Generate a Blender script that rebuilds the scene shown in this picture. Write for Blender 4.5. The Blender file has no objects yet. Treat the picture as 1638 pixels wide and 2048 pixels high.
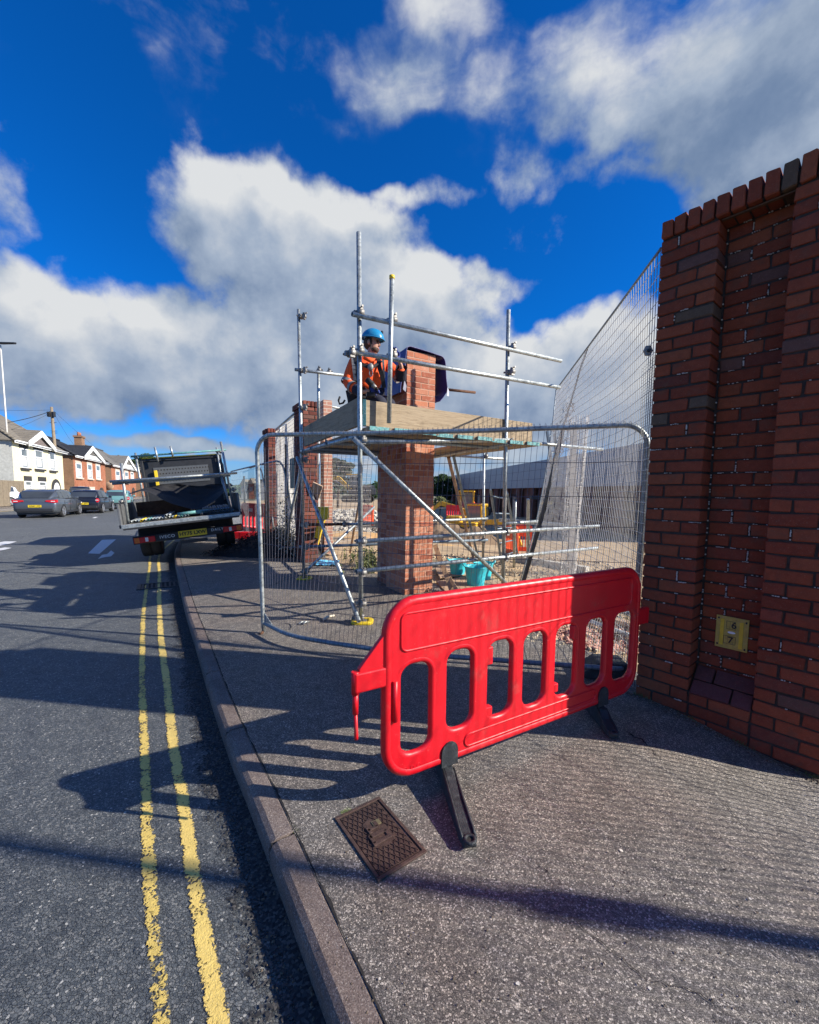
import bpy, bmesh, math, random
from mathutils import Vector, Matrix, noise as mnoise
R = random.Random(7)
SC = bpy.context.scene
COL = SC.collection
PI = math.pi

# ---------------------------------------------------------------- camera
CAMH = 1.38; FPX = 840.0; CX = 819.0; CY = 1056.0
PITCH = math.radians(4.88); ROLL = math.radians(0.58)
F_ = Vector((0, math.cos(PITCH), -math.sin(PITCH)))
U0 = Vector((0, math.sin(PITCH), math.cos(PITCH)))
R0 = Vector((1, 0, 0))
RV = R0*math.cos(ROLL) + U0*math.sin(ROLL)
UV = U0*math.cos(ROLL) - R0*math.sin(ROLL)
CAMP = Vector((0, 0, CAMH))
cam = bpy.data.cameras.new('camera'); camo = bpy.data.objects.new('camera', cam); COL.objects.link(camo)
cam.sensor_fit = 'HORIZONTAL'; cam.sensor_width = 36.0; cam.lens = 36.0*FPX/1638.0
cam.shift_y = (CY-1024.0)/1638.0
cam.clip_start = 0.05; cam.clip_end = 2000
camo.matrix_world = Matrix((
    (RV.x, UV.x, -F_.x, CAMP.x), (RV.y, UV.y, -F_.y, CAMP.y), (RV.z, UV.z, -F_.z, CAMP.z), (0, 0, 0, 1)))
SC.camera = camo

def ray(px, py):
    return RV*((px-CX)/FPX) - UV*((py-CY)/FPX) + F_
def G(px, py, h=0.0):
    """the point at height h seen at a measured place of the photograph"""
    d = ray(px, py); t = (h-CAMH)/d.z
    return CAMP + d*t
def P(px, py, y):
    """the point y metres ahead"""
    d = ray(px, py); return CAMP + d*(y/d.y)

# ---------------------------------------------------------------- light
SUN_EL = math.radians(30.0)
SUN_H = Vector((0.9888, -0.1500)).normalized()
SUN = Vector((SUN_H.x*math.cos(SUN_EL), SUN_H.y*math.cos(SUN_EL), math.sin(SUN_EL)))
SC.view_settings.view_transform = 'Standard'; SC.view_settings.look = 'None'
SC.view_settings.gamma = 1.0; SC.view_settings.use_curve_mapping = False
SC.view_settings.exposure = 0.85
sl = bpy.data.lights.new('sun', 'SUN'); sl.energy = 4.9; sl.angle = math.radians(0.53); sl.color = (1.0, 0.93, 0.82)
so = bpy.data.objects.new('sun', sl); COL.objects.link(so)
so.rotation_euler = (-SUN).to_track_quat('-Z', 'Y').to_euler()
so.location = (8, -2, 8)

W = bpy.data.worlds.new('World'); SC.world = W; W.use_nodes = True
nt = W.node_tree; nt.nodes.clear()
class NB:
    """short hand for node building"""
    def __init__(s, tree): s.t = tree
    def n(s, typ, **kw):
        nd = s.t.nodes.new(typ)
        for k, v in kw.items(): setattr(nd, k, v)
        return nd
    def put(s, sock, v):
        if isinstance(v, bpy.types.NodeSocket): s.t.links.new(v, sock)
        elif v is not None: sock.default_value = v
    def math(s, op, a, b=None, c=None, clamp=False):
        nd = s.n('ShaderNodeMath', operation=op, use_clamp=clamp)
        s.put(nd.inputs[0], a); s.put(nd.inputs[1], b); s.put(nd.inputs[2], c)
        return nd.outputs[0]
    def vm(s, op, a, b=None, scale=None):
        nd = s.n('ShaderNodeVectorMath', operation=op)
        s.put(nd.inputs[0], a); s.put(nd.inputs[1], b)
        if scale is not None: s.put(nd.inputs['Scale'], scale)
        return nd.outputs['Value'] if op in ('LENGTH', 'DOT_PRODUCT', 'DISTANCE') else nd.outputs[0]
    def noise(s, vec, scale, detail=3, rough=0.5, dist=0.0, col=False, lac=2.0):
        nd = s.n('ShaderNodeTexNoise'); s.put(nd.inputs['Vector'], vec); s.put(nd.inputs['Scale'], scale)
        nd.inputs['Detail'].default_value = detail; nd.inputs['Roughness'].default_value = rough
        nd.inputs['Distortion'].default_value = dist; nd.inputs['Lacunarity'].default_value = lac
        return nd.outputs['Color' if col else 'Fac']
    def vor(s, vec, scale, feature='F1', out='Distance', rnd=1.0):
        nd = s.n('ShaderNodeTexVoronoi', feature=feature); s.put(nd.inputs['Vector'], vec); s.put(nd.inputs['Scale'], scale)
        nd.inputs['Randomness'].default_value = rnd
        return nd.outputs[out]
    def ramp(s, fac, stops, interp='LINEAR'):
        nd = s.n('ShaderNodeValToRGB'); nd.color_ramp.interpolation = interp
        el = nd.color_ramp.elements
        while len(el) > 1: el.remove(el[-1])
        el[0].position = stops[0][0]; el[0].color = c4(stops[0][1])
        for p, c in stops[1:]:
            e = el.new(p); e.color = c4(c)
        s.put(nd.inputs[0], fac); return nd.outputs[0]
    def mix(s, fac, a, b, mode='MIX'):
        nd = s.n('ShaderNodeMix', data_type='RGBA', blend_type=mode)
        s.put(nd.inputs[0], fac)
        s.put(nd.inputs[6], c4(a) if isinstance(a, (tuple, float, int)) else a)
        s.put(nd.inputs[7], c4(b) if isinstance(b, (tuple, float, int)) else b)
        return nd.outputs[2]
    def smooth(s, v, lo, hi, a=0.0, b=1.0):
        nd = s.n('ShaderNodeMapRange', interpolation_type='SMOOTHSTEP')
        s.put(nd.inputs[0], v); nd.inputs[1].default_value = lo; nd.inputs[2].default_value = hi
        nd.inputs[3].default_value = a; nd.inputs[4].default_value = b
        return nd.outputs[0]
    def bump(s, h, strength=0.5, dist=0.01, normal=None):
        nd = s.n('ShaderNodeBump'); nd.inputs['Strength'].default_value = strength
        nd.inputs['Distance'].default_value = dist; s.put(nd.inputs['Height'], h)
        if normal is not None: s.put(nd.inputs['Normal'], normal)
        return nd.outputs[0]
def c4(c):
    if isinstance(c, (int, float)): return (c, c, c, 1)
    return (c[0], c[1], c[2], 1) if len(c) == 3 else c

# cumulus: centres are directions in the sky (azimuth, elevation), sizes are angles
CLOUDS = [ # photo place, half sizes, weight
 (470, 400, 80, 60, 1.1), (560, 400, 130, 75, 1.15), (660, 400, 90, 70, 1.0), (600, 490, 230, 120, 1.15), (440, 470, 90, 110, .95), (720, 480, 100, 90, .9), (850, 590, 180, 80, 1.1), (960, 560, 80, 45, .9), (720, 660, 280, 110, 1.15), (640, 580, 200, 110, 1.1),
 (95, 630, 170, 75, 1.1), (30, 590, 100, 60, .8), (330, 640, 140, 75, 1.0), (200, 730, 270, 95, 1.1), (370, 760, 300, 80, 1.1), (560, 740, 220, 120, 1.15), (30, 740, 150, 90, .9), (650, 830, 220, 60, 1.0),
 (0, 430, 110, 110, .8), (-60, 240, 120, 90, .62), (60, 350, 60, 60, .35),
 (790, 150, 110, 90, .78), (880, 40, 110, 80, .72), (690, 235, 60, 25, .4), (960, 170, 110, 90, .55), (1020, 250, 70, 80, .5), (1035, 330, 65, 75, .72), (940, 280, 50, 60, .42), (860, 395, 110, 40, .72), (790, 440, 60, 40, .5),
 (1150, 130, 130, 130, .78), (1250, 200, 120, 140, .92), (1440, 150, 230, 190, 1.2), (1600, 60, 220, 170, 1.15), (1330, 340, 160, 60, .85), (1560, 290, 200, 100, 1.0), (1130, 350, 120, 60, .52), (1090, 440, 70, 60, .42),
 (1180, 690, 130, 75, 1.1), (1240, 650, 60, 40, .8), (1060, 760, 190, 80, 1.15), (900, 770, 130, 90, 1.05), (1260, 800, 170, 90, 1.05), (1000, 850, 180, 70, 1.0), (900, 910, 250, 30, .7),
 (400, 885, 240, 22, .85), (150, 890, 140, 18, .6), (1000, 950, 300, 22, .8), (1250, 880, 160, 40, .9), (1750, 420, 160, 120, .7),
]
def azel(v):
    v = v.normalized(); return math.atan2(v.x, v.y), math.asin(v.z)
g = bpy.data.node_groups.new('cloud_field', 'ShaderNodeTree')
g.interface.new_socket('Dir', in_out='INPUT', socket_type='NodeSocketVector')
g.interface.new_socket('Field', in_out='OUTPUT', socket_type='NodeSocketFloat')
b = NB(g); gi = b.n('NodeGroupInput'); go = b.n('NodeGroupOutput')
d = gi.outputs[0]
sep = b.n('ShaderNodeSeparateXYZ'); b.put(sep.inputs[0], d)
az = b.math('ARCTAN2', sep.outputs[0], sep.outputs[1])
el = b.math('ARCSINE', sep.outputs[2])
cmb = b.n('ShaderNodeCombineXYZ'); b.put(cmb.inputs[0], az); b.put(cmb.inputs[1], el); ae = cmb.outputs[0]
wrp = b.vm('SCALE', b.vm('SUBTRACT', b.noise(d, 5.0, 3, 0.6, col=True), (.5, .5, .5)), scale=0.16)
aw = b.vm('ADD', ae, wrp)
tot = None
for (px, py, rx, ry, w) in CLOUDS:
    a0, e0 = azel(ray(px, py)); a1, _ = azel(ray(px+rx, py)); am, _ = azel(ray(px-rx, py)); _, e1 = azel(ray(px, py-ry)); _, em = azel(ray(px, py+ry))
    ra = (a1-am)/2; re = (e1-em)/2
    q = b.vm('MULTIPLY', b.vm('SUBTRACT', aw, (a0, e0, 0)), (1/ra, 1/re, 0))
    l2 = b.vm('DOT_PRODUCT', q, q)
    v = b.math('MULTIPLY', b.math('SUBTRACT', 1.0, b.math('MULTIPLY', l2, 0.46), clamp=True), w*.95)
    v = b.math('POWER', v, 2.0) if w < 0 else v
    tot = v if tot is None else b.math('SMOOTH_MAX', tot, v, 0.12)
# elsewhere round the sky: broken cloud of the same kind
oth = b.smooth(b.noise(d, 2.2, 2, .5), .50, .72, 0, 1.1)
side = b.math('MAXIMUM', b.smooth(b.math('ABSOLUTE', az), .92, 1.15), b.smooth(el, .95, 1.15))
tot = b.math('MAXIMUM', tot, b.math('MULTIPLY', oth, side))
n1 = b.noise(d, 7.0, 9, 0.57)
n2 = b.noise(d, 26.0, 7, 0.62)
fld = b.math('ADD', tot, b.math('MULTIPLY', b.math('SUBTRACT', n1, .5), 1.40))
fld = b.math('ADD', fld, b.math('MULTIPLY', b.math('SUBTRACT', n2, .5), .30))
hi = b.smooth(el, .60, .74)
mpn = b.n('ShaderNodeMapping'); mpn.inputs['Rotation'].default_value = (0, 0, math.radians(-52)); mpn.inputs['Scale'].default_value = (3.2, 17.0, 1); b.put(mpn.inputs['Vector'], aw)
fld = b.math('ADD', fld, b.math('MULTIPLY', b.math('MULTIPLY', b.math('SUBTRACT', b.noise(mpn.outputs[0], 1.0, 5, .6), .5), .75), hi))
b.put(go.inputs[0], fld)

b = NB(nt)
tc = b.n('ShaderNodeTexCoord'); dv = b.vm('NORMALIZE', tc.outputs['Generated'])
def fieldat(vec):
    gn = b.n('ShaderNodeGroup'); gn.node_tree = g; b.put(gn.inputs[0], vec); return gn.outputs[0]
f0 = fieldat(dv)
f1 = fieldat(b.vm('NORMALIZE', b.vm('ADD', dv, (0.045, -0.0, 0.075))))
sky = b.n('ShaderNodeTexSky', sky_type='NISHITA'); sky.sun_disc = False
sky.sun_elevation = SUN_EL; sky.sun_rotation = math.radians(100.0); sky.altitude = 200; sky.air_density = 1.0; sky.dust_density = 0.25; sky.ozone_density = 3.5
sepd = b.n('ShaderNodeSeparateXYZ'); b.put(sepd.inputs[0], dv)
skyc = b.mix(1.0, sky.outputs[0], (SKY_TINT if 'SKY_TINT' in globals() else (0.03, 0.74, 1.68)), 'MULTIPLY')
elw = b.math('ARCSINE', sepd.outputs[2]); hiw = b.smooth(elw, .60, .74)
dens = b.math('ADD', b.math('MULTIPLY', b.smooth(f0, .30, .74), b.math('SUBTRACT', 1.0, hiw)), b.math('MULTIPLY', b.smooth(f0, .16, 1.05), hiw))
edge = b.math('SUBTRACT', f0, f1)
lum = b.math('ADD', b.math('MULTIPLY', edge, 0.62), 0.62)
thick = b.smooth(f0, .70, 1.60)
lum = b.math('SUBTRACT', lum, b.math('MULTIPLY', thick, b.smooth(elw, .10, .36, .28, .18)))
lum = b.math('SUBTRACT', lum, b.math('MULTIPLY', b.math('MULTIPLY', b.smooth(elw, .42, .50), b.smooth(sepd.outputs[0], .36, .52)), .28))
lum = b.math('ADD', lum, b.math('MULTIPLY', b.math('SUBTRACT', b.noise(dv, 7, 5, .5), .5), .60), clamp=True)
ccol = b.ramp(lum, [(0.0, (1.15, 1.9, 3.4)), (.3, (1.9, 2.7, 4.2)), (.6, (3.7, 4.5, 5.8)), (1.0, (7.4, 7.6, 7.8))])
skyc = b.mix(dens, skyc, ccol)
# pale air low over the horizon, ground colour under it
lowh = b.smooth(sepd.outputs[2], 0.0, 0.17, .72, 0.0)
skyc = b.mix(lowh, skyc, (4.0, 5.2, 6.6))
bg = b.n('ShaderNodeBackground'); bg.inputs[1].default_value = 0.055
b.put(bg.inputs[0], skyc)
wo = b.n('ShaderNodeOutputWorld'); b.put(wo.inputs[0], bg.outputs[0])
W.cycles.sampling_method = 'MANUAL'; W.cycles.sample_map_resolution = 512
SC.cycles.max_bounces = 6; SC.cycles.diffuse_bounces = 2; SC.cycles.glossy_bounces = 3; SC.cycles.transparent_max_bounces = 16
# ---------------------------------------------------------------- mesh helpers
class MB:
    """collects shapes and links them as one mesh object"""
    def __init__(s, xf=None): s.v = []; s.f = []; s.xf = xf; s.m = []; s.cm = 0; s.sm = []; s.csm = False
    def add(s, vs, fs):
        o = len(s.v)
        for p in vs:
            p = Vector(p); s.v.append(s.xf @ p if s.xf is not None else p)
        for f in fs: s.f.append([i+o for i in f]); s.m.append(s.cm); s.sm.append(s.csm)
    def box(s, c, size, rot=None):
        hx, hy, hz = size[0]/2, size[1]/2, size[2]/2; c = Vector(c)
        vs = [Vector((x, y, z)) for x in (-hx, hx) for y in (-hy, hy) for z in (-hz, hz)]
        if rot is not None: vs = [rot @ v for v in vs]
        s.add([v+c for v in vs], [(0,1,3,2),(4,6,7,5),(0,4,5,1),(2,3,7,6),(0,2,6,4),(1,5,7,3)])
    def bar(s, a, b_, w, h, up=(0,0,1)):
        """square section bar from a to b: w across, h along up"""
        a = Vector(a); b_ = Vector(b_); d = (b_-a); L = d.length
        if L < 1e-6: return
        d /= L; up = Vector(up)
        if abs(d.dot(up)) > .98: up = Vector((1,0,0))
        sx = d.cross(up).normalized(); uz = sx.cross(d).normalized()
        vs = []
        for p in (a, b_):
            for i, j in ((-1,-1),(1,-1),(1,1),(-1,1)): vs.append(p+sx*(i*w/2)+uz*(j*h/2))
        s.add(vs, [(3,2,1,0),(4,5,6,7),(0,1,5,4),(1,2,6,5),(2,3,7,6),(3,0,4,7)])
    def tube(s, a, b_, r, n=10, r2=None, caps=True, wall=None):
        a = Vector(a); b_ = Vector(b_); s.path([a, b_], r, n, r2=r2, caps=caps)
        if wall:   # open pipe ends: a dark bore
            pass
    def path(s, pts, r, n=8, r2=None, caps=True, closed=False):
        pts = [Vector(p) for p in pts]; N = len(pts)
        if N < 2: return
        vs = []; prev = None
        for i, p in enumerate(pts):
            if closed: d = pts[(i+1) % N]-pts[i-1]
            else: d = (pts[min(i+1, N-1)]-pts[max(i-1, 0)])
            d = d.normalized() if d.length > 1e-9 else Vector((0,0,1))
            if prev is None:
                up = Vector((0,0,1)) if abs(d.z) < .9 else Vector((1,0,0))
                sx = d.cross(up).normalized()
            else:
                sx = (prev - d*prev.dot(d))
                sx = sx.normalized() if sx.length > 1e-6 else d.orthogonal().normalized()
            prev = sx; sy = d.cross(sx)
            rr = r if r2 is None else r+(r2-r)*i/(N-1)
            if isinstance(r, (list, tuple)): rr = r[i]
            for k in range(n):
                a = 2*PI*k/n; vs.append(p+sx*(math.cos(a)*rr)+sy*(math.sin(a)*rr))
        fs = []
        for i in range(N if closed else N-1):
            j = (i+1) % N
            for k in range(n): fs.append((i*n+k, i*n+(k+1)%n, j*n+(k+1)%n, j*n+k))
        sm = s.csm; s.csm = n > 5; s.add(vs, fs)
        if caps and not closed:
            s.csm = False
            o = len(s.v)-len(vs)
            s.f.append([o+k for k in range(n)][::-1]); s.m.append(s.cm); s.sm.append(False)
            s.f.append([o+(N-1)*n+k for k in range(n)]); s.m.append(s.cm); s.sm.append(False)
        s.csm = sm
    def prism(s, poly, a, b_=None, flip=False):
        """poly: 3D points; extruded by vector a"""
        a = Vector(a); n = len(poly); vs = [Vector(p) for p in poly]+[Vector(p)+a for p in poly]
        fs = [list(range(n))[::-1], list(range(n, 2*n))]
        for i in range(n): fs.append((i, (i+1)%n, n+(i+1)%n, n+i))
        s.add(vs, fs)
    def loft(s, rings, closed=True, cap=True):
        n = len(rings[0]); vs = [p for r in rings for p in r]; fs = []
        for i in range(len(rings)-1):
            for k in range(n if closed else n-1):
                fs.append((i*n+k, i*n+(k+1)%n, (i+1)*n+(k+1)%n, (i+1)*n+k))
        if cap and closed:
            fs.append(list(range(n))[::-1]); fs.append([(len(rings)-1)*n+k for k in range(n)])
        s.add(vs, fs)
    def grid(s, fn, nu, nv):
        vs = [fn(i/nu, j/nv) for j in range(nv+1) for i in range(nu+1)]
        s.add(vs, [(j*(nu+1)+i, j*(nu+1)+i+1, (j+1)*(nu+1)+i+1, (j+1)*(nu+1)+i) for j in range(nv) for i in range(nu)])
    def ball(s, c, rx, ry=None, rz=None, nu=12, nv=8, rot=None):
        ry = rx if ry is None else ry; rz = rx if rz is None else rz; c = Vector(c)
        vs = [Vector((0,0,rz))]
        for j in range(1, nv):
            t = PI*j/nv
            for i in range(nu):
                p = 2*PI*i/nu; vs.append(Vector((rx*math.sin(t)*math.cos(p), ry*math.sin(t)*math.sin(p), rz*math.cos(t))))
        vs.append(Vector((0,0,-rz)))
        if rot is not None: vs = [rot @ v for v in vs]
        fs = [(0, 1+i, 1+(i+1)%nu) for i in range(nu)]
        for j in range(nv-2):
            for i in range(nu): fs.append((1+j*nu+i, 1+(j+1)*nu+i, 1+(j+1)*nu+(i+1)%nu, 1+j*nu+(i+1)%nu))
        e = len(vs)-1
        fs += [(e, 1+(nv-2)*nu+(i+1)%nu, 1+(nv-2)*nu+i) for i in range(nu)]
        sm = s.csm; s.csm = True; s.add([v+c for v in vs], fs); s.csm = sm
    def mesh(s, name, mats, smooth=None, origin=None):
        me = bpy.data.meshes.new(name)
        if origin is not None: vs = [v-origin for v in s.v]
        else: vs = s.v
        me.from_pydata([tuple(v) for v in vs], [], s.f)
        if not isinstance(mats, (list, tuple)): mats = [mats]
        for m in mats: me.materials.append(m)
        me.polygons.foreach_set('material_index', s.m)
        me.polygons.foreach_set('use_smooth', [True]*len(s.f) if smooth else s.sm)
        me.update(); return me
    def build(s, name, mats, parent=None, label=None, smooth=None, kind=None, origin=None):
        """parent: a thing. Points are in world coordinates when the parent has no turn."""
        loc_ = False; q_ = parent
        while q_ is not None: loc_ = loc_ or bool(q_.get('_local')); q_ = q_.parent
        if parent is not None and origin is None and s.xf is None and not loc_:
            wl = parent.location.copy(); pp = parent.parent
            while pp is not None: wl += pp.location; pp = pp.parent
            o_ = wl
        else: o_ = origin
        me = s.mesh(name, mats, smooth, o_)
        o = bpy.data.objects.new(name, me); COL.objects.link(o)
        if parent is not None: o.parent = parent
        elif o_ is not None: o.location = o_
        if label: o['label'] = label
        if kind: o['kind'] = kind
        return o
def thing(name, label, cat, loc=(0,0,0), rotz=0.0, group=None, local=False):
    o = bpy.data.objects.new(name, None); COL.objects.link(o); o.empty_display_size = .1
    o.location = loc; o.rotation_euler = (0, 0, rotz); o['label'] = label; o['category'] = cat
    if group: o['group'] = group
    if local: o['_local'] = 1
    return o
def tag(o, label, cat, group=None):
    o['label'] = label; o['category'] = cat
    if group: o['group'] = group
    return o
def kids(o): return [c for c in COL.objects if c.parent is o]
def copy_tree(o, parent=None):
    ch = [c for c in o.children]
    c = o.copy(); COL.objects.link(c)
    if parent is not None: c.parent = parent
    for k in ch: copy_tree(k, c)
    return c
def inst(me, name, parent, loc, rot=None, scale=None):
    o = bpy.data.objects.new(name, me); COL.objects.link(o); o.parent = parent
    if rot is not None: o.rotation_mode = 'QUATERNION'; o.rotation_quaternion = rot
    o.location = loc
    if scale is not None: o.scale = scale
    return o
def bevel(o, w=.004, seg=2, ang=35):
    m = o.modifiers.new('bevel', 'BEVEL'); m.width = w; m.segments = seg; m.limit_method = 'ANGLE'; m.angle_limit = math.radians(ang)
    return o
def text_mesh(txt, size, extrude=.001, bold=0.0, align='CENTER', space=1.0):
    cu = bpy.data.curves.new('lettering', 'FONT'); cu.body = txt; cu.size = size; cu.extrude = extrude; cu.offset = bold
    cu.align_x = align; cu.align_y = 'CENTER'; cu.space_character = space; cu.resolution_u = 3
    o = bpy.data.objects.new('lettering', cu); COL.objects.link(o)
    dg = bpy.context.evaluated_depsgraph_get(); me = bpy.data.meshes.new_from_object(o.evaluated_get(dg))
    bpy.data.objects.remove(o); bpy.data.curves.remove(cu); me.name = 'lettering'
    return me
def skin_mesh(name, joints, bones, root, sub=2):
    """joints: {key: (pos, radius)}; one smooth surface grown along the bones"""
    keys = list(joints); ix = {k: i for i, k in enumerate(keys)}
    me = bpy.data.meshes.new(name); me.from_pydata([tuple(joints[k][0]) for k in keys], [(ix[a], ix[c]) for a, c in bones], [])
    o = bpy.data.objects.new(name, me); COL.objects.link(o)
    m = o.modifiers.new('s', 'SKIN'); m.use_smooth_shade = True
    sv = me.skin_vertices[0].data
    for k in keys:
        r = joints[k][1]; sv[ix[k]].radius = r if isinstance(r, tuple) else (r, r); sv[ix[k]].use_root = (k == root)
    s = o.modifiers.new('d', 'SUBSURF'); s.levels = sub; s.render_levels = sub
    dg = bpy.context.evaluated_depsgraph_get(); out = bpy.data.meshes.new_from_object(o.evaluated_get(dg))
    bpy.data.objects.remove(o); out.name = name
    return out
def link_mesh(me, name, mat_, parent=None, loc=None, label=None):
    me.materials.clear(); me.materials.append(mat_)
    o = bpy.data.objects.new(name, me); COL.objects.link(o); o.parent = parent
    if loc is not None: o.location = loc
    if label: o['label'] = label
    return o

# ---------------------------------------------------------------- materials
MATS = {}
def newmat(name):
    m = bpy.data.materials.new(name); m.use_nodes = True; m.node_tree.nodes.clear()
    b = NB(m.node_tree); bs = b.n('ShaderNodeBsdfPrincipled'); o = b.n('ShaderNodeOutputMaterial')
    b.put(o.inputs[0], bs.outputs[0]); MATS[name] = m
    b.bs = bs; b.out = o
    b.pos = b.n('ShaderNodeNewGeometry').outputs['Position']
    b.obj = b.n('ShaderNodeTexCoord').outputs['Object']
    return m, b
def setp(b, col=None, rough=None, metal=None, spec=None, normal=None, **kw):
    I = b.bs.inputs
    if col is not None: b.put(I['Base Color'], c4(col) if isinstance(col, (tuple, float)) else col)
    if rough is not None: b.put(I['Roughness'], rough)
    if metal is not None: b.put(I['Metallic'], metal)
    if spec is not None: b.put(I['Specular IOR Level'], spec)
    if normal is not None: b.put(I['Normal'], normal)
    for k, v in kw.items(): b.put(I[k.replace('_', ' ')], v)
def simple(name, col, rough=.6, metal=0.0, var=.15, scale=6.0, bump=0.0, bscale=80, spec=None, dirt=None, obj=False):
    """plain material with uneven colour, grain and worn gloss"""
    m, b = newmat(name); co = b.obj if obj else b.pos
    n1 = b.noise(co, scale, 5, .6); n2 = b.noise(co, scale*7, 3, .6)
    f = b.math('ADD', b.math('MULTIPLY', n1, .7), b.math('MULTIPLY', n2, .3))
    dk = tuple(c*(1-var) for c in col); lt = tuple(min(1, c*(1+var)) for c in col)
    c = b.ramp(f, [(.3, dk), (.7, lt)])
    if dirt is not None:
        c = b.mix(b.smooth(b.noise(co, scale*1.7, 6, .65), .52, .72, 0, dirt[1]), c, dirt[0])
    rg = b.math('ADD', b.math('MULTIPLY', n2, .18), rough-.09)
    nrm = b.bump(b.noise(co, bscale, 4, .6), bump, .01) if bump else None
    setp(b, c, rg, metal, spec, nrm)
    return m
def rnd_mat(name, stops, rough=.85, bump=.5, bscale=140, tint=.12, spec=.25, mott=None):
    """each object of this material takes one colour of the list"""
    m, b = newmat(name)
    oi = b.n('ShaderNodeObjectInfo').outputs['Random']
    c = b.ramp(oi, stops, 'CONSTANT')
    n = b.noise(b.pos, 30, 6, .65); n2 = b.noise(b.pos, 160, 3, .6)
    c = b.mix(b.smooth(n, .3, .7, .0, tint*2.2), c, (0.02, .015, .012))
    c = b.mix(b.smooth(n2, .55, .8, 0, .25), c, (.42, .32, .26))
    oi2 = b.math('FRACT', b.math('MULTIPLY', oi, 37.7))
    c = b.mix(b.math('MULTIPLY', oi2, .35), c, (.5, .5, .5), 'MULTIPLY')
    if mott: c = b.mix(b.smooth(b.noise(b.pos, 9, 4, .6), .55, .7, 0, mott[1]), c, mott[0])
    setp(b, c, rough, 0, spec, b.bump(b.noise(b.pos, bscale, 5, .7), bump, .004))
    return m

# road: surface dressing of rolled stone chips in tar
def chips(name, size, stops, tar, relief, spec=.5, rough=.62, patch=None, fine=.5, tarlo=.02, tarhi=.10, warm=None):
    m, b = newmat(name)
    wp = b.vm('ADD', b.pos, b.vm('SCALE', b.vm('SUBTRACT', b.noise(b.pos, size*.5, 2, .5, col=True), (.5,.5,.5)), scale=.35/size))
    e = b.vor(wp, size, 'DISTANCE_TO_EDGE'); cid = b.vor(wp, size, 'F1', 'Color'); f1 = b.vor(wp, size, 'F1')
    sp = b.n('ShaderNodeSeparateColor'); b.put(sp.inputs[0], cid)
    stone = b.ramp(sp.outputs[0], stops)
    body = b.smooth(e, tarlo, tarhi)
    big = b.noise(b.pos, .7, 5, .6)
    cover = b.smooth(b.noise(b.pos, 9.0, 4, .6), .25, .6, .55, 1.0)
    c = b.mix(b.math('MULTIPLY', body, cover), tar, stone)
    c = b.mix(b.smooth(big, .3, .7, .0, .38), c, (.55, .55, .55), 'MULTIPLY')
    fn = b.noise(b.pos, size*6, 3, .6)
    c = b.mix(b.smooth(fn, .35, .75, 0, .35), c, (.5, .5, .5), 'MULTIPLY')
    # odd white stones
    c = b.mix(b.smooth(sp.outputs[1], .975, .985, 0, .75), c, b.mix(body, tar, (.55, .52, .47)))
    if warm: c = b.mix(b.smooth(b.noise(b.pos, 1.3, 5, .6), .4, .65, 0, warm[1]), c, warm[0], 'MULTIPLY')
    if patch is not None: c = b.mix(patch(b), c, (.30, .30, .32), 'MULTIPLY')
    h = b.math('ADD', b.math('MULTIPLY', b.math('MULTIPLY', body, b.math('ADD', .4, sp.outputs[2])), .8), b.math('MULTIPLY', b.noise(b.pos, size*2.2, 4, .6), fine))
    c = b.mix(1.0, c, (1.0, .965, .92) if 'foot' in name else (.93, .96, .96), 'MULTIPLY')
    setp(b, c, b.math('ADD', b.math('MULTIPLY', fn, .3), rough-.15), 0, spec, b.bump(h, 1.0, relief))
    return m
M = {}
M['road'] = chips('road_chippings', 118, [(0, (.08, .09, .10)), (.4, (.13, .14, .145)), (.75, (.19, .195, .195)), (1, (.30, .29, .27))], (.042, .047, .054), .0045, fine=.7)
M['pave'] = chips('footway_asphalt', 190, [(0, (.105, .098, .092)), (.4, (.215, .20, .184)), (.8, (.35, .325, .295)), (1, (.74, .69, .62))], (.055, .051, .050), .0034, warm=((1.0, .86, .78), .5), fine=.5)
M['gutter'] = chips('gutter_grit', 120, [(0, (.02, .021, .024)), (.6, (.045, .045, .046)), (1, (.10, .095, .085))], (.008, .008, .010), .009)

def crack_mat():
    m, b = newmat('dark_crack'); setp(b, b.ramp(b.noise(b.pos, 60, 4), [(.3, (.006, .006, .006)), (.7, (.025, .022, .02))]), .9); return m
M['crack'] = crack_mat()

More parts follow.
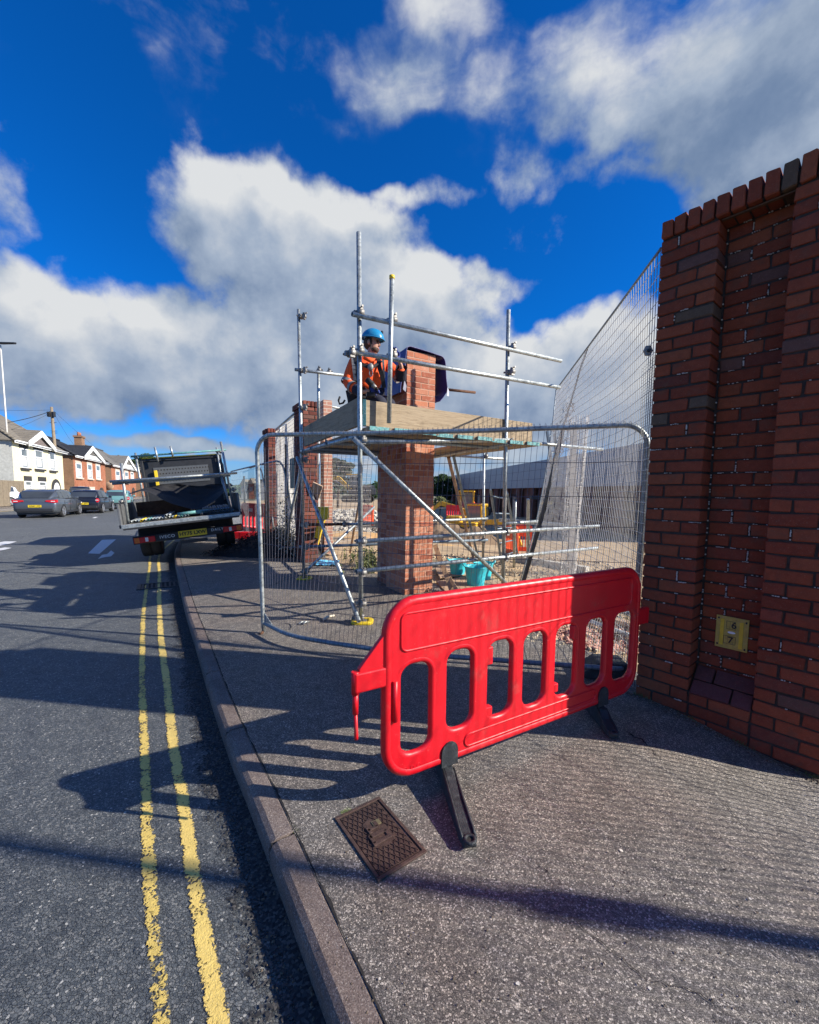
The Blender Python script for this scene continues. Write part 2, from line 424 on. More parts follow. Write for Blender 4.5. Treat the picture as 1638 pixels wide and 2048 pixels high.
def paint_mat(name, col, lo, hi, stretch=1.0):
    """thermoplastic line, worn through to the stones along its edges (uv.x across the line)"""
    m, b = newmat(name)
    uv = b.n('ShaderNodeUVMap').outputs[0]
    sp = b.n('ShaderNodeSeparateXYZ'); b.put(sp.inputs[0], uv)
    ed = b.math('MULTIPLY', b.math('ABSOLUTE', b.math('SUBTRACT', sp.outputs[0], .5)), 2.0)   # 0 centre, 1 edge
    n = b.noise(b.pos, 75, 4, .62, .8); n3 = b.noise(b.pos, 7, 3, .6); n4 = b.noise(b.pos, 24, 4, .6)
    k = b.math('ADD', b.math('ADD', b.math('MULTIPLY', n, .62), b.math('MULTIPLY', n3, .40)), b.math('MULTIPLY', n4, .28))
    k = b.math('SUBTRACT', k, b.math('MULTIPLY', b.math('POWER', ed, 3.0), .30))
    k = b.math('ADD', k, b.math('MULTIPLY', b.math('SUBTRACT', sp.outputs[1], .5), .10))
    a = b.smooth(k, lo, hi)
    c = b.mix(b.smooth(n4, .35, .7, 0, .45), col, tuple(x*.72 for x in col))
    c = b.mix(b.smooth(b.noise(b.pos, 300, 2), .5, .8, 0, .3), c, (.9, .82, .5))
    setp(b, c, .6, 0, .4, b.bump(b.math('ADD', n, b.math('MULTIPLY', b.noise(b.pos, 200, 3), .6)), .8, .004))
    tr = b.n('ShaderNodeBsdfTransparent'); mx = b.n('ShaderNodeMixShader')
    b.put(mx.inputs[0], a); b.put(mx.inputs[1], tr.outputs[0]); b.put(mx.inputs[2], b.bs.outputs[0]); b.put(b.out.inputs[0], mx.outputs[0])
    return m
M['yellow_in'] = paint_mat('yellow_line_paint', (.76, .55, .15), .525, .585)
M['yellow_out'] = paint_mat('yellow_line_paint_worn', (.72, .52, .13), .555, .61)
M['white_line'] = paint_mat('white_line_paint', (.62, .63, .63), .42, .52)

def kerb_mat():
    m, b = newmat('kerb_concrete')
    n = b.noise(b.pos, 260, 3, .6); n2 = b.noise(b.pos, 5, 5, .65); n3 = b.vor(b.pos, 330, 'F1', 'Color')
    sp = b.n('ShaderNodeSeparateColor'); b.put(sp.inputs[0], n3)
    c = b.ramp(sp.outputs[0], [(0, (.13, .10, .088)), (.5, (.21, .165, .14)), (.9, (.29, .235, .20)), (1, (.42, .37, .32))])
    c = b.mix(b.smooth(n2, .35, .7, 0, .55), c, (.55, .5, .5), 'MULTIPLY')
    oi = b.n('ShaderNodeObjectInfo').outputs['Random']
    c = b.mix(b.math('MULTIPLY', oi, .3), c, (.7, .66, .66), 'MULTIPLY')
    setp(b, c, .85, 0, .3, b.bump(b.math('ADD', n, sp.outputs[1]), .7, .0035)); return m
M['kerb'] = kerb_mat()

RED1 = [(0, (.31, .074, .034)), (.22, (.275, .064, .032)), (.42, (.245, .055, .028)), (.60, (.32, .086, .040)), (.74, (.285, .068, .034)), (.84, (.20, .055, .036)), (.90, (.15, .095, .062)), (.93, (.26, .064, .038)), (.97, (.17, .080, .062))]
M['brick_old'] = rnd_mat('old_red_brick', RED1, .9, .6, 120, .10, .2, ((.10, .07, .05), .35))
M['brick_purple'] = rnd_mat('plinth_brick', [(0, (.15, .05, .05)), (.5, (.12, .045, .045))], .8, .4, 120, .1, .25)
M['brick_new'] = rnd_mat('new_brick', [(0, (.56, .215, .12)), (.3, (.50, .18, .10)), (.5, (.60, .26, .155)), (.65, (.44, .14, .08)), (.8, (.54, .225, .135)), (.92, (.38, .13, .08))], .9, .5, 150, .07, .2, ((.62, .40, .30), .4))
M['brick_mid'] = rnd_mat('weathered_brick', [(0, (.21, .06, .042)), (.3, (.16, .048, .036)), (.55, (.24, .085, .06)), (.75, (.11, .04, .036)), (.9, (.18, .085, .065))], .9, .5, 120, .1, .2)
M['mortar_dark'] = simple('dark_old_mortar', (.055, .040, .033), .95, var=.5, scale=30, bump=.8, bscale=200)
def mort():
    m, b = newmat('new_mortar'); c = b.ramp(b.noise(b.pos, 20, 5, .6), [(.3, (.40, .215, .145)), (.7, (.52, .32, .23))])
    setp(b, c, .95, 0, .2, b.bump(b.noise(b.pos, 160, 4), .6, .004)); return m
M['mortar_new'] = mort()
M['lime'] = simple('white_lime_residue', (.62, .56, .50), .95, var=.2, scale=60, bump=.8, bscale=300)

def galv():
    m, b = newmat('galvanised_tube')
    n = b.noise(b.pos, 14, 5, .65); v = b.vor(b.pos, 60, 'F1', 'Color'); sp = b.n('ShaderNodeSeparateColor'); b.put(sp.inputs[0], v)
    f = b.math('ADD', b.math('MULTIPLY', n, .75), b.math('MULTIPLY', sp.outputs[0], .25))
    c = b.ramp(f, [(.25, (.20, .22, .22)), (.5, (.40, .43, .42)), (.75, (.56, .59, .57))])
    c = b.mix(b.smooth(b.noise(b.pos, 5, 6, .7), .60, .72, 0, .7), c, (.20, .15, .10))
    c = b.mix(b.smooth(b.noise(b.pos, 55, 3, .6), .62, .75, 0, .5), c, (.66, .66, .62))
    setp(b, c, b.math('ADD', .33, b.math('MULTIPLY', n, .25)), .72, .5, b.bump(b.noise(b.pos, 90, 4), .15, .003)); return m
M['galv'] = galv()
M['galv_dull'] = simple('dull_fence_tube', (.20, .25, .29), .5, .55, .35, 12, .2, 90)
M['wire'] = simple('fence_wire', (.34, .36, .36), .45, .75, .3, 8)
M['wire_white'] = simple('pale_fence_wire', (.60, .58, .54), .5, .1, .2, 8)
M['wire_dark'] = simple('dark_fence_wire', (.09, .09, .12), .6, .3, .3, 8)
M['rust'] = simple('rusty_steel', (.12, .06, .035), .85, .3, .5, 14, .5, 90)
M['coupler'] = simple('coupler_steel', (.27, .26, .24), .55, .6, .5, 20, .3, 90, dirt=((.10, .05, .03), .7))
M['dark_metal'] = simple('dark_painted_steel', (.026, .028, .032), .5, .3, .3, 9, .1)
def timber(name, c0, c1, sc=(1,1,1), dirtc=(.09,.07,.05)):
    m, b = newmat(name)
    co = b.vm('MULTIPLY', b.obj, sc)
    g_ = b.noise(co, 9, 6, .65, 1.2); g2 = b.noise(co, 40, 4, .6, .6)
    c = b.ramp(b.math('ADD', b.math('MULTIPLY', g_, .6), b.math('MULTIPLY', g2, .4)), [(.3, c0), (.52, c1), (.7, tuple(x*1.15 for x in c1))])
    c = b.mix(b.smooth(b.noise(b.obj, 2.2, 5, .65), .5, .75, 0, .55), c, dirtc)
    setp(b, c, .85, 0, .2, b.bump(g2, .5, .003)); return m
M['board'] = timber('scaffold_board', (.17, .125, .075), (.36, .28, .185), (.35, .35, 6))
M['plank'] = timber('rough_plank', (.24, .15, .09), (.44, .30, .18), (5, 5, .4))
M['ply'] = timber('plywood_sheet', (.30, .19, .12), (.48, .33, .22), (1, 1, 1))
M['teal'] = simple('teal_hoop_iron', (.08, .24, .24), .6, .2, .45, 30, .3, 90, dirt=((.42, .45, .42), .95))
M['yellow_pl'] = simple('yellow_plastic', (.75, .52, .02), .45, 0, .2, 14, .1, dirt=((.2, .15, .06), .6))
M['yellow_ma'] = simple('machine_yellow', (.72, .40, .02), .45, 0, .2, 6, .05, dirt=((.25, .16, .07), .5))
M['black_rub'] = simple('black_rubber', (.020, .024, .028), .6, 0, .4, 16, .4, 140, dirt=((.10, .11, .11), .5))
M['black_pl'] = simple('black_plastic', (.022, .023, .026), .45, 0, .3, 12)
M['white_pl'] = simple('white_plastic', (.78, .79, .80), .4, 0, .08, 6)
M['blue_bucket'] = simple('turquoise_plastic', (.03, .50, .58), .42, 0, .12, 9, .05, dirt=((.35, .5, .5), .5))
M['orange_bar'] = simple('orange_plastic', (.80, .10, .02), .45, 0, .15, 9)
M['soil'] = simple('sandy_soil', (.42, .30, .17), .95, 0, .45, 1.3, 1.0, 30, dirt=((.20, .15, .09), .8))
M['clay'] = simple('orange_clay', (.50, .30, .12), .95, 0, .35, 2.2, 1.0, 20)
M['rubble'] = simple('pale_rubble', (.50, .46, .38), .95, 0, .35, 3, 1.0, 20)
def redpl():
    m, b = newmat('red_barrier_plastic')
    n = b.noise(b.obj, 3, 5, .6); sc_ = b.noise(b.vm('MULTIPLY', b.obj, (40, 3, 200)), 1.0, 4, .6)
    c = b.ramp(n, [(.3, (.62, .004, .012)), (.7, (.78, .007, .018))])
    c = b.mix(b.smooth(b.noise(b.obj, 60, 5, .8), .62, .72, 0, .5), c, (.80, .30, .27)); c = b.mix(b.smooth(b.vor(b.obj, 170), .10, .03, 0, .6), c, (.75, .5, .45))
    c = b.mix(b.smooth(b.noise(b.obj, 5, 7, .75), .52, .72, 0, .42), c, (.36, .10, .08))
    setp(b, c, b.math('ADD', .30, b.math('MULTIPLY', b.noise(b.obj, 22, 4), .22)), 0, .45, b.bump(b.noise(b.obj, 120, 4), .08, .003)); return m
M['red_pl'] = redpl()
M['cover'] = simple('rusty_cast_iron', (.085, .050, .040), .62, .35, .35, 40, .5, 220, dirt=((.17, .11, .08), .5))
M['brass'] = simple('brass_tag', (.28, .23, .12), .5, .5, .3, 60)
def glass(name, col=(.03, .035, .04), rough=.06):
    m, b = newmat(name); setp(b, b.ramp(b.noise(b.pos, .9, 3), [(.3, col), (.7, tuple(c*1.8 for c in col))]), rough, 0, .9); return m
M['glass'] = glass('car_glass')
M['pane'] = glass('window_pane', (.10, .115, .12), .08)
M['curtain'] = simple('net_curtain', (.55, .56, .55), .8, 0, .2, 3)
M['upvc'] = simple('white_window_frame', (.78, .79, .79), .4, 0, .04, 4)
def carp(name, col, metal=.3):
    m, b = newmat(name); setp(b, col, .32, metal, .5, Coat_Weight=.8, Coat_Roughness=.05); return m
M['car_grey'] = carp('grey_car_paint', (.10, .115, .135), .5)
M['car_black'] = carp('black_car_paint', (.010, .012, .020), .2)
M['car_teal'] = carp('pale_teal_car_paint', (.16, .33, .32), .3)
M['car_white'] = carp('white_car_paint', (.72, .73, .74), 0)
M['tyre'] = simple('tyre_rubber', (.018, .018, .019), .8, 0, .2, 10)
M['alloy'] = simple('alloy_wheel', (.55, .56, .58), .3, .8, .1, 10)
M['lamp_red'] = simple('red_lamp_lens', (.55, .01, .02), .2, 0, .2, 20)
M['lamp_white'] = simple('clear_lamp_lens', (.75, .76, .78), .15, 0, .1, 20)
M['lamp_amber'] = simple('amber_lamp_lens', (.70, .16, .02), .25, 0, .1, 20)
M['plate_y'] = simple('yellow_number_plate', (.78, .58, .02), .4, 0, .08, 20)
M['ink'] = simple('black_ink', (.012, .012, .012), .5, 0, .1, 20)
M['silver_txt'] = simple('silver_badge', (.55, .56, .58), .35, .6, .1, 20)
M['net'] = simple('black_netting', (.009, .009, .011), .8, 0, .5, 20, .6, 60)
M['foil'] = simple('blue_plastic_sheet', (.025, .022, .16), .38, 0, .3, 6, .2, 20)
M['foil_lt'] = simple('pale_sheet_underside', (.45, .46, .52), .4, 0, .2, 6)
# ---------------------------------------------------------------- the ground
def V2(p): return Vector((p[0], p[1], 0))
U_ST = Vector((-.40, .917, 0)).normalized(); N_ST = Vector((.917, .40, 0)).normalized()   # the street's line and its right hand
W0 = Vector((1.575, 2.80, 0)); WA = Vector((.645, -.764, 0)).normalized(); WN = Vector((-.764, -.645, 0)).normalized()
def sstep(x, a, b_):
    t = max(0, min(1, (x-a)/(b_-a))); return t*t*(3-2*t)
def pz(x, y):
    d = Vector((x, y, 0))-W0; s = d.dot(WA); t = d.dot(WN)
    z = -.11*sstep(s, .0, .95)*(1-sstep(t, .15, 1.0))
    return z+.006*mnoise.noise(Vector((x*.9, y*.9, 0)))*(1-sstep(y, 4, 8))
def catmull(pts, n=10):
    pts = [2*pts[0]-pts[1]]+pts+[2*pts[-1]-pts[-2]]; out = []
    for i in range(1, len(pts)-2):
        p0, p1, p2, p3 = pts[i-1:i+3]
        for k in range(n):
            t = k/n; out.append(.5*((2*p1)+(-p0+p2)*t+(2*p0-5*p1+4*p2-p3)*t*t+(-p0+3*p1-3*p2+p3)*t**3))
    out.append(pts[-2]); return out
ftop = [G(*q) for q in ((675,2048), (504,1600), (459,1491), (417,1369), (388,1271), (371,1217), (359,1166), (349,1115))]
d0 = (ftop[0]-ftop[1]).normalized()
ftop = [ftop[0]+d0*9, ftop[0]+d0*3, ftop[0]+d0*1.0] + ftop
last = ftop[-1]
for k, w in ((2.0, .35), (4.5, .6), (8, .9), (14, 1), (30, 1), (70, 1), (130, 1)):
    last = ftop[-1]; pv = (ftop[-1]-ftop[-2]).normalized(); dd = (pv*(1-w)+U_ST*w).normalized()
    ftop.append(last+dd*(k-(0 if k == 2 else [2, 4.5, 8, 14, 30, 70][[4.5, 8, 14, 30, 70, 130].index(k)])))
KF = catmull(ftop, 12)                       # front top edge of the kerb
def offs(line, w):
    out = []
    for i, p in enumerate(line):
        t = (line[min(i+1, len(line)-1)]-line[max(i-1, 0)]).normalized(); nrm = Vector((t.y, -t.x, 0)); out.append(p+nrm*w)
    return out
# near kerb front edge as arc lengths
def arc(line):
    L = [0]
    for i in range(1, len(line)): L.append(L[-1]+(line[i]-line[i-1]).length)
    return L
KL = arc(KF)
def at_arc(line, L, s):
    for i in range(1, len(L)):
        if L[i] >= s:
            t = (s-L[i-1])/max(1e-9, L[i]-L[i-1]); return line[i-1].lerp(line[i], t), (line[i]-line[i-1]).normalized()
    return line[-1], (line[-1]-line[-2]).normalized()
KB = offs(KF, .100)
# road sheet
mb = MB(); rows = []
for p in offs(KF, .06):
    rows.append([Vector((p.x - w, p.y + w*.436*(1 if p.y > 3 else max(0, p.y/3)), -.1)) for w in (0, .5, 1.5, 4, 9, 20, 45, 90)])
for i in range(len(rows)-1):
    for j in range(7): mb.add([rows[i][j], rows[i][j+1], rows[i+1][j+1], rows[i+1][j]], [(0,1,2,3)][::1])
o = mb.build('road', M['road']); o['kind'] = 'structure'
# gutter grit strip lies against the kerb, thinning out over the road
def gutter_mat():
    m, b = newmat('gutter_grit_fading'); uv = b.n('ShaderNodeUVMap').outputs[0]; sp = b.n('ShaderNodeSeparateXYZ'); b.put(sp.inputs[0], uv)
    v = b.vor(b.pos, 120, 'F1', 'Color'); sc_ = b.n('ShaderNodeSeparateColor'); b.put(sc_.inputs[0], v)
    c = b.ramp(sc_.outputs[0], [(0, (.02,.021,.024)), (.6, (.05,.05,.05)), (1, (.12,.11,.10))])
    a = b.math('ADD', sp.outputs[0], b.math('MULTIPLY', b.math('SUBTRACT', b.noise(b.pos, 8, 6, .7), .5), 1.3)); a = b.math('ADD', a, b.math('MULTIPLY', b.math('SUBTRACT', sc_.outputs[1], .5), .5))
    setp(b, c, .9, 0, .2, b.bump(sc_.outputs[2], 1.0, .006)); tr = b.n('ShaderNodeBsdfTransparent'); mx = b.n('ShaderNodeMixShader')
    b.put(mx.inputs[0], b.smooth(a, .40, .62)); b.put(mx.inputs[1], tr.outputs[0]); b.put(mx.inputs[2], b.bs.outputs[0]); b.put(b.out.inputs[0], mx.outputs[0]); return m
gm_ = gutter_mat(); near_ = [q for q in range(len(KF)) if -2 < KF[q].y < 12]
A = [offs(KF, .004)[q] for q in near_]; B = [offs(KF, -.22)[q] for q in near_]
me = bpy.data.meshes.new('gutter'); vs = []; fs = []; uvs = []
for a, c in zip(B, A): vs += [(a.x, a.y, -.0965), (c.x, c.y, -.092)]
for q in range(len(A)-1): fs.append((2*q, 2*q+1, 2*q+3, 2*q+2)); uvs += [(0,0), (1,0), (1,0), (0,0)]
me.from_pydata(vs, [], fs); ul = me.uv_layers.new(name='UVMap')
for q, w_ in enumerate(uvs): ul.data[q].uv = w_
me.materials.append(gm_); o = bpy.data.objects.new('gutter', me); COL.objects.link(o); o['kind'] = 'structure'
# footway
SITE = [Vector((3.6, -12, 0)), Vector((3.6, 0.2, 0)), W0+WA*.95-WN*.3, W0-WN*.32+WA*.0, Vector((.75, 5.3, 0)), Vector((.35, 6.3, 0)), Vector((-.9, 7.2, 0)), Vector((-1.6, 8.4, 0)), Vector((-3.4, 11.4, 0)), Vector((-6.5, 18.5, 0)), Vector((-12, 31, 0)), Vector((-32, 77, 0))]
SA = arc(SITE)
mb = MB(); NU = 26
ys = []
for i in range(len(KB)): ys.append(i)
prevrow = None
def site_x(y):
    for i in range(1, len(SITE)):
        if SITE[i].y >= y:
            t = (y-SITE[i-1].y)/(SITE[i].y-SITE[i-1].y); return SITE[i-1].x+(SITE[i].x-SITE[i-1].x)*t
    return SITE[-1].x
def pave_row(y, xl, xr):
    return [Vector((xl+(xr-xl)*(k/NU)**1.0, y, 0)) for k in range(NU+1)]
rows = []
for p in KB:
    if p.y > 76 or p.y < -11.5: continue
    rows.append((p.y, p.x))
fine = []
for (y0, x0), (y1, x1) in zip(rows, rows[1:]):
    m_ = max(1, int((y1-y0)/.12)) if y0 < 6 else 1
    for q in range(m_): fine.append((y0+(y1-y0)*q/m_, x0+(x1-x0)*q/m_))
fine.append(rows[-1]); pr = None
for y, x in fine:
    rw = pave_row(y, x, site_x(y)+.05)
    for v in rw: v.z = pz(v.x, v.y)
    rw[0].z = 0.0
    if pr:
        o_ = len(mb.v); mb.v += pr+rw
        for k in range(NU): mb.f.append([o_+k, o_+k+1, o_+NU+1+k+1, o_+NU+1+k]); mb.m.append(0); mb.sm.append(True)
    pr = rw
o = mb.build('pavement', M['pave']); o['kind'] = 'structure'
# kerb stones one by one
kerb = thing('kerb', 'granite brown concrete kerb with dark joints curving along the footway edge', 'kerb', (0, 0, 0))
s = .0; i = 0; jo = KL[[k for k in range(len(KF)) if KF[k].y > 1.2][0]]
prof = [(.0, -.13), (.0, -.030), (.010, -.010), (.030, 0.002), (.100, .002), (.100, -.13)]
def kerb_piece(s0, s1, name='kerb_stone'):
    mb = MB(); rings = []; n = max(2, int((s1-s0)/.12))
    for k in range(n+1):
        p, t = at_arc(KF, KL, s0+(s1-s0)*k/n); nn = Vector((t.y, -t.x, 0))
        dz = pz(p.x, p.y)*0
        rings.append([p+nn*a+Vector((0,0,z+dz)) for a, z in prof])
    mb.loft(rings); mb.sm = [False]*len(mb.f)
    ob = mb.build(name, M['kerb'], kerb)
    if s0 < 14: bevel(ob, .004, 2, 50)
joints = [G(545, 1700), G(462, 1480), G(415, 1362)]
def arc_of(p):
    return min(range(len(KF)), key=lambda k: (KF[k]-p).length)
j0 = KL[arc_of(joints[0])]
L_ = .915
ends = [j0+L_*k for k in range(-10, 60)]
for k in range(len(ends)-1):
    if ends[k] < .2 or ends[k] > 60: continue
    kerb_piece(ends[k]+.0055, ends[k+1]-.0055)
mb = MB()
for e_ in ends:
    if .5 < e_ < 20:
        p, t = at_arc(KF, KL, e_); nn = Vector((t.y, -t.x, 0)); rj = Matrix(((t.x, nn.x, 0), (t.y, nn.y, 0), (0, 0, 1)))
        mb.box(p+nn*.053+Vector((0,0,-.068)), (.016, .088, .120), rj)
o = mb.build('joint_filler', M['crack'], kerb); o['kind'] = 'stuff'
mb = MB(); rings = []
for i in range(len(KF)):
    if KL[i] > 58:
        rings.append([KF[i]+Vector((0,0,-.12)), KF[i]+Vector((0,0,.002)), KB[i]+Vector((0,0,.002))])
if len(rings) > 1: mb.loft(rings, closed=False); mb.build('kerb_run', M['kerb'], kerb)
# dark joint filler and the gap behind the kerb
mb = MB(); k1 = offs(KF, .103)
for i in range(len(k1)-1):
    if k1[i].y < -4 or k1[i].y > 14: continue
    for q in range(6):
        A = k1[i].lerp(k1[i+1], q/6); B = k1[i].lerp(k1[i+1], (q+1)/6); t = (k1[i+1]-k1[i]).normalized(); nn = Vector((t.y, -t.x, 0))
        ka = KL[i]+(KL[i+1]-KL[i])*q/6; kb2 = KL[i]+(KL[i+1]-KL[i])*(q+1)/6
        f = lambda k: max(.002, .006+.007*mnoise.noise(Vector((k*8, 5, 0)))+.006*mnoise.noise(Vector((k*30, 9, 0))))
        za = .0025
        mb.add([A+Vector((0,0,za+.001)), A+nn*f(ka)+Vector((0,0,za+pz(A.x,A.y))), B+nn*f(kb2)+Vector((0,0,za+pz(B.x,B.y))), B+Vector((0,0,za+.001))], [(0,1,2,3)])
o = mb.build('kerb_gap', M['crack']); o['kind'] = 'structure'
# yellow lines
def ribbon(name, Lp, Rp, mat_, z, n=10, kind='structure'):
    A = catmull(Lp, n); B = catmull(Rp, n)
    me = bpy.data.meshes.new(name); vs = []; fs = []; uv = []
    L = arc(A)
    for a, c in zip(A, B): vs += [(a.x, a.y, z), (c.x, c.y, z)]
    for i in range(len(A)-1): fs.append((2*i, 2*i+1, 2*i+3, 2*i+2)); uv += [(0, L[i]), (1, L[i]), (1, L[i+1]), (0, L[i+1])]
    me.from_pydata(vs, [], fs); ul = me.uv_layers.new(name='UVMap')
    tot = L[-1]
    for i, q in enumerate(uv): ul.data[i].uv = (q[0], .5)
    me.materials.append(mat_); o = bpy.data.objects.new(name, me); COL.objects.link(o); o['kind'] = kind; return o
H = -.1
inn = [(419, 456, 2048), (405, 440, 1942), (371, 405, 1764), (352, 380, 1600), (347, 377, 1588), (334, 359, 1491), (325, 344, 1376), (315, 332, 1290), (312, 325, 1210), (315, 323, 1149), (317, 324, 1107)]
outr = [(303, 344, 2048), (299, 330, 1925), (280, 318, 1754), (279, 307, 1600), (277, 301, 1491), (273, 295, 1344), (278, 294, 1246), (284, 296, 1198), (294, 304, 1137), (300, 309, 1105)]
def edgepts(tab):
    Lp = [G(a, y, H) for a, c, y in tab]; Rp = [G(c, y, H) for a, c, y in tab]
    e0 = (Lp[0]-Lp[2]).normalized()
    Lp = [Lp[0]+e0*3, Lp[0]+e0*1.2, Lp[0]+e0*.4]+Lp; Rp = [Rp[0]+e0*3, Rp[0]+e0*1.2, Rp[0]+e0*.4]+Rp
    for k in (3, 8, 20, 45):
        Lp.append(Lp[-1]+U_ST*k); Rp.append(Rp[-1]+U_ST*k)
    return Lp, Rp
# straighten jitter: keep the widths even
def even(Lp, Rp, w=.085):
    L2 = []; R2 = []
    for i in range(len(Lp)):
        c = (Lp[i]+Rp[i])/2; t = (Lp[min(i+1, len(Lp)-1)]-Lp[max(i-1, 0)]).normalized(); nn = Vector((t.y, -t.x, 0))
        L2.append(c-nn*w/2); R2.append(c+nn*w/2)
    return L2, R2
A, B = edgepts([t for t in inn if t[2] not in (1588, 1942)]); A, B = even(A, B, .070); ribbon('yellow_line', A, B, M['yellow_in'], -.096)
A, B = edgepts([t for t in outr if t[2] != 1925]); A, B = even(A, B, .064); ribbon('yellow_line', A, B, M['yellow_out'], -.096)
# white arrow heads and the far marks
def flat(name, pts, mat_, h, z=.004):
    mb = MB(); vs = [G(x, y, h)+Vector((0,0,z)) for x, y in pts]; mb.add(vs, [list(range(len(vs)))])
    me = mb.mesh(name, mat_); ul = me.uv_layers.new(name='UVMap')
    for q in ul.data: q.uv = (.5, .5)
    o = bpy.data.objects.new(name, me); COL.objects.link(o); o['kind'] = 'structure'; return o
flat('road_arrow', [(176,1107), (204,1080), (232,1079), (199,1108)], M['white_line'], H)
flat('road_arrow', [(196,1118), (204,1110), (215,1108), (222,1101), (229,1106), (222,1113), (208,1115)], M['white_line'], H)
flat('road_arrow', [(-8,1086), (10,1083), (34,1083), (22,1087), (-8,1093)], M['white_line'], H)
flat('road_arrow', [(-8,1098), (10,1095), (24,1096), (8,1100), (-8,1102)], M['white_line'], H)
flat('road_mark', [(184,1036), (190,1034), (196,1034), (190,1036.5)], M['white_line'], H)
# far footway across the street
mb = MB(); A0 = G(20, 1021, -.1)
def fl(s, w, z): p = A0+U_ST*s-N_ST*w; return Vector((p.x, p.y, z))
mb.add([fl(-60,0,-.1), fl(140,0,-.1), fl(140,.15,0.01), fl(-60,.15,0.01), fl(140,7.5,.01), fl(-60,7.5,.01)], [(0,1,2,3), (3,2,4,5)])
o = mb.build('far_pavement', M['pave']); o['kind'] = 'structure'
mb = MB(); mb.add([fl(-60,-.35,-.094), fl(140,-.35,-.094), fl(140,-.25,-.094), fl(-60,-.25,-.094)], [(0,1,2,3)])
me = mb.mesh('yellow_line', M['yellow_in']); ul = me.uv_layers.new(name='UVMap')
for q in ul.data: q.uv = (.5, .8)
o = bpy.data.objects.new('yellow_line', me); COL.objects.link(o); o['kind'] = 'structure'
# open ground to the horizon, and the building site behind the wall line
mb = MB(); mb.grid(lambda u, v: Vector(((u-.5)*2400, -60+v*1500, -1.25)), 4, 4)
o = mb.build('ground', simple('far_earth', (.16, .15, .10), .95, 0, .3, .02)); o['kind'] = 'structure'
mb = MB()
def sz(x, y):
    t = max(0, (y - 7.0)/16.0)
    base = -.02-.72*sstep(y+x*.6, 8.0, 22.0)
    return base+.05*mnoise.noise(Vector((x*.6, y*.6, 2)))*sstep(y+x*.5, 4.0, 7)+.02*mnoise.noise(Vector((x*2.6, y*2.6, 7)))
rows2 = []
yv = [-12, -6, -2, 0, .6, 1.2, 1.8] + [2.0+.25*k for k in range(50)] + [15+1.5*k for k in range(16)] + [42, 50, 62, 80, 110]
for y in yv:
    xl = site_x(y); n = 40
    xs_ = [xl+(70-xl)*(k/n)**2.6 for k in range(n+1)]
    rows2.append([Vector((x, y, sz(x, y)-(.03 if k == 0 else 0))) for k, x in enumerate(xs_)])
for r0, r1 in zip(rows2, rows2[1:]):
    o_ = len(mb.v); n = len(r0)-1; mb.v += r0+r1
    for k in range(n): mb.f.append([o_+k, o_+k+1, o_+n+1+k+1, o_+n+1+k]); mb.m.append(0); mb.sm.append(True)
o = mb.build('site_ground', M['soil']); o['kind'] = 'structure'
# cracks in the footway
def crack(pts, w=.006, seed=1, h=0, nseg=7):
    rr = random.Random(seed); P3 = [G(x, y, h) for x, y in pts]; L = []
    for a, c in zip(P3, P3[1:]):
        for k in range(nseg): L.append(a.lerp(c, k/nseg)+Vector((rr.uniform(-1,1), rr.uniform(-1,1), 0))*w*1.6)
    L.append(P3[-1]); mb = MB()
    N = len(L)
    ws = [w*rr.uniform(.25, 1)*min(1, 3*min(i, N-1-i)/N+.15) for i in range(N)]
    for i in range(N-1):
        t = (L[i+1]-L[i]).normalized(); nn = Vector((t.y, -t.x, 0))
        q = [L[i]-nn*ws[i]/2, L[i]+nn*ws[i]/2, L[i+1]+nn*ws[i+1]/2, L[i+1]-nn*ws[i+1]/2]
        mb.add([Vector((v.x, v.y, (pz(v.x, v.y) if h == 0 else h)+.0035)) for v in q], [(0,1,2,3)])
    o = mb.build('crack', M['crack']); o['kind'] = 'structure'
crack([(1388,1540), (1440,1590), (1530,1690)], .004, 2)
crack([(1255,1462), (1285,1480), (1322,1512)], .012, 3)
crack([(1100,1800), (1190,1880), (1290,1960), (1400,1990), (1480,2048)], .0035, 4)
crack([(1040,1700), (1110,1760)], .003, 5)
crack([(520,1180), (548,1168), (600,1150)], .02, 6, nseg=10)
crack([(560,1305), (690,1322), (740,1318)], .006, 7)
crack([(395,1300), (430,1290), (520,1310), (600,1325)], .005, 8, nseg=10)
crack([(640,1560), (700,1600), (720,1640)], .004, 9)
# pale flecks of litter and old gum on the footway
mb = MB()
for x, y, r in ((1242,1703,.010), (1036,1970,.007), (970,1600,.004), (490,1314,.007), (1142,1780,.006), (600,1248,.012), (640,1250,.006), (1395,1610,.005), (1300,1980,.006), (900,1840,.004), (1500,1800,.006), (760,1960,.004), (1080,1630,.004)):
    p = G(x, y); n = 7
    mb.add([p+Vector((math.cos(2*PI*k/n)*r*R.uniform(.5,1.1), math.sin(2*PI*k/n)*r*R.uniform(.5,1.1), .005)) for k in range(n)], [list(range(n))])
o = mb.build('litter', simple('pale_litter', (.62, .58, .50), .9, 0, .2, 50)); o['kind'] = 'stuff'
tag(o, 'pale flecks of grit and litter scattered on the footway', 'litter')
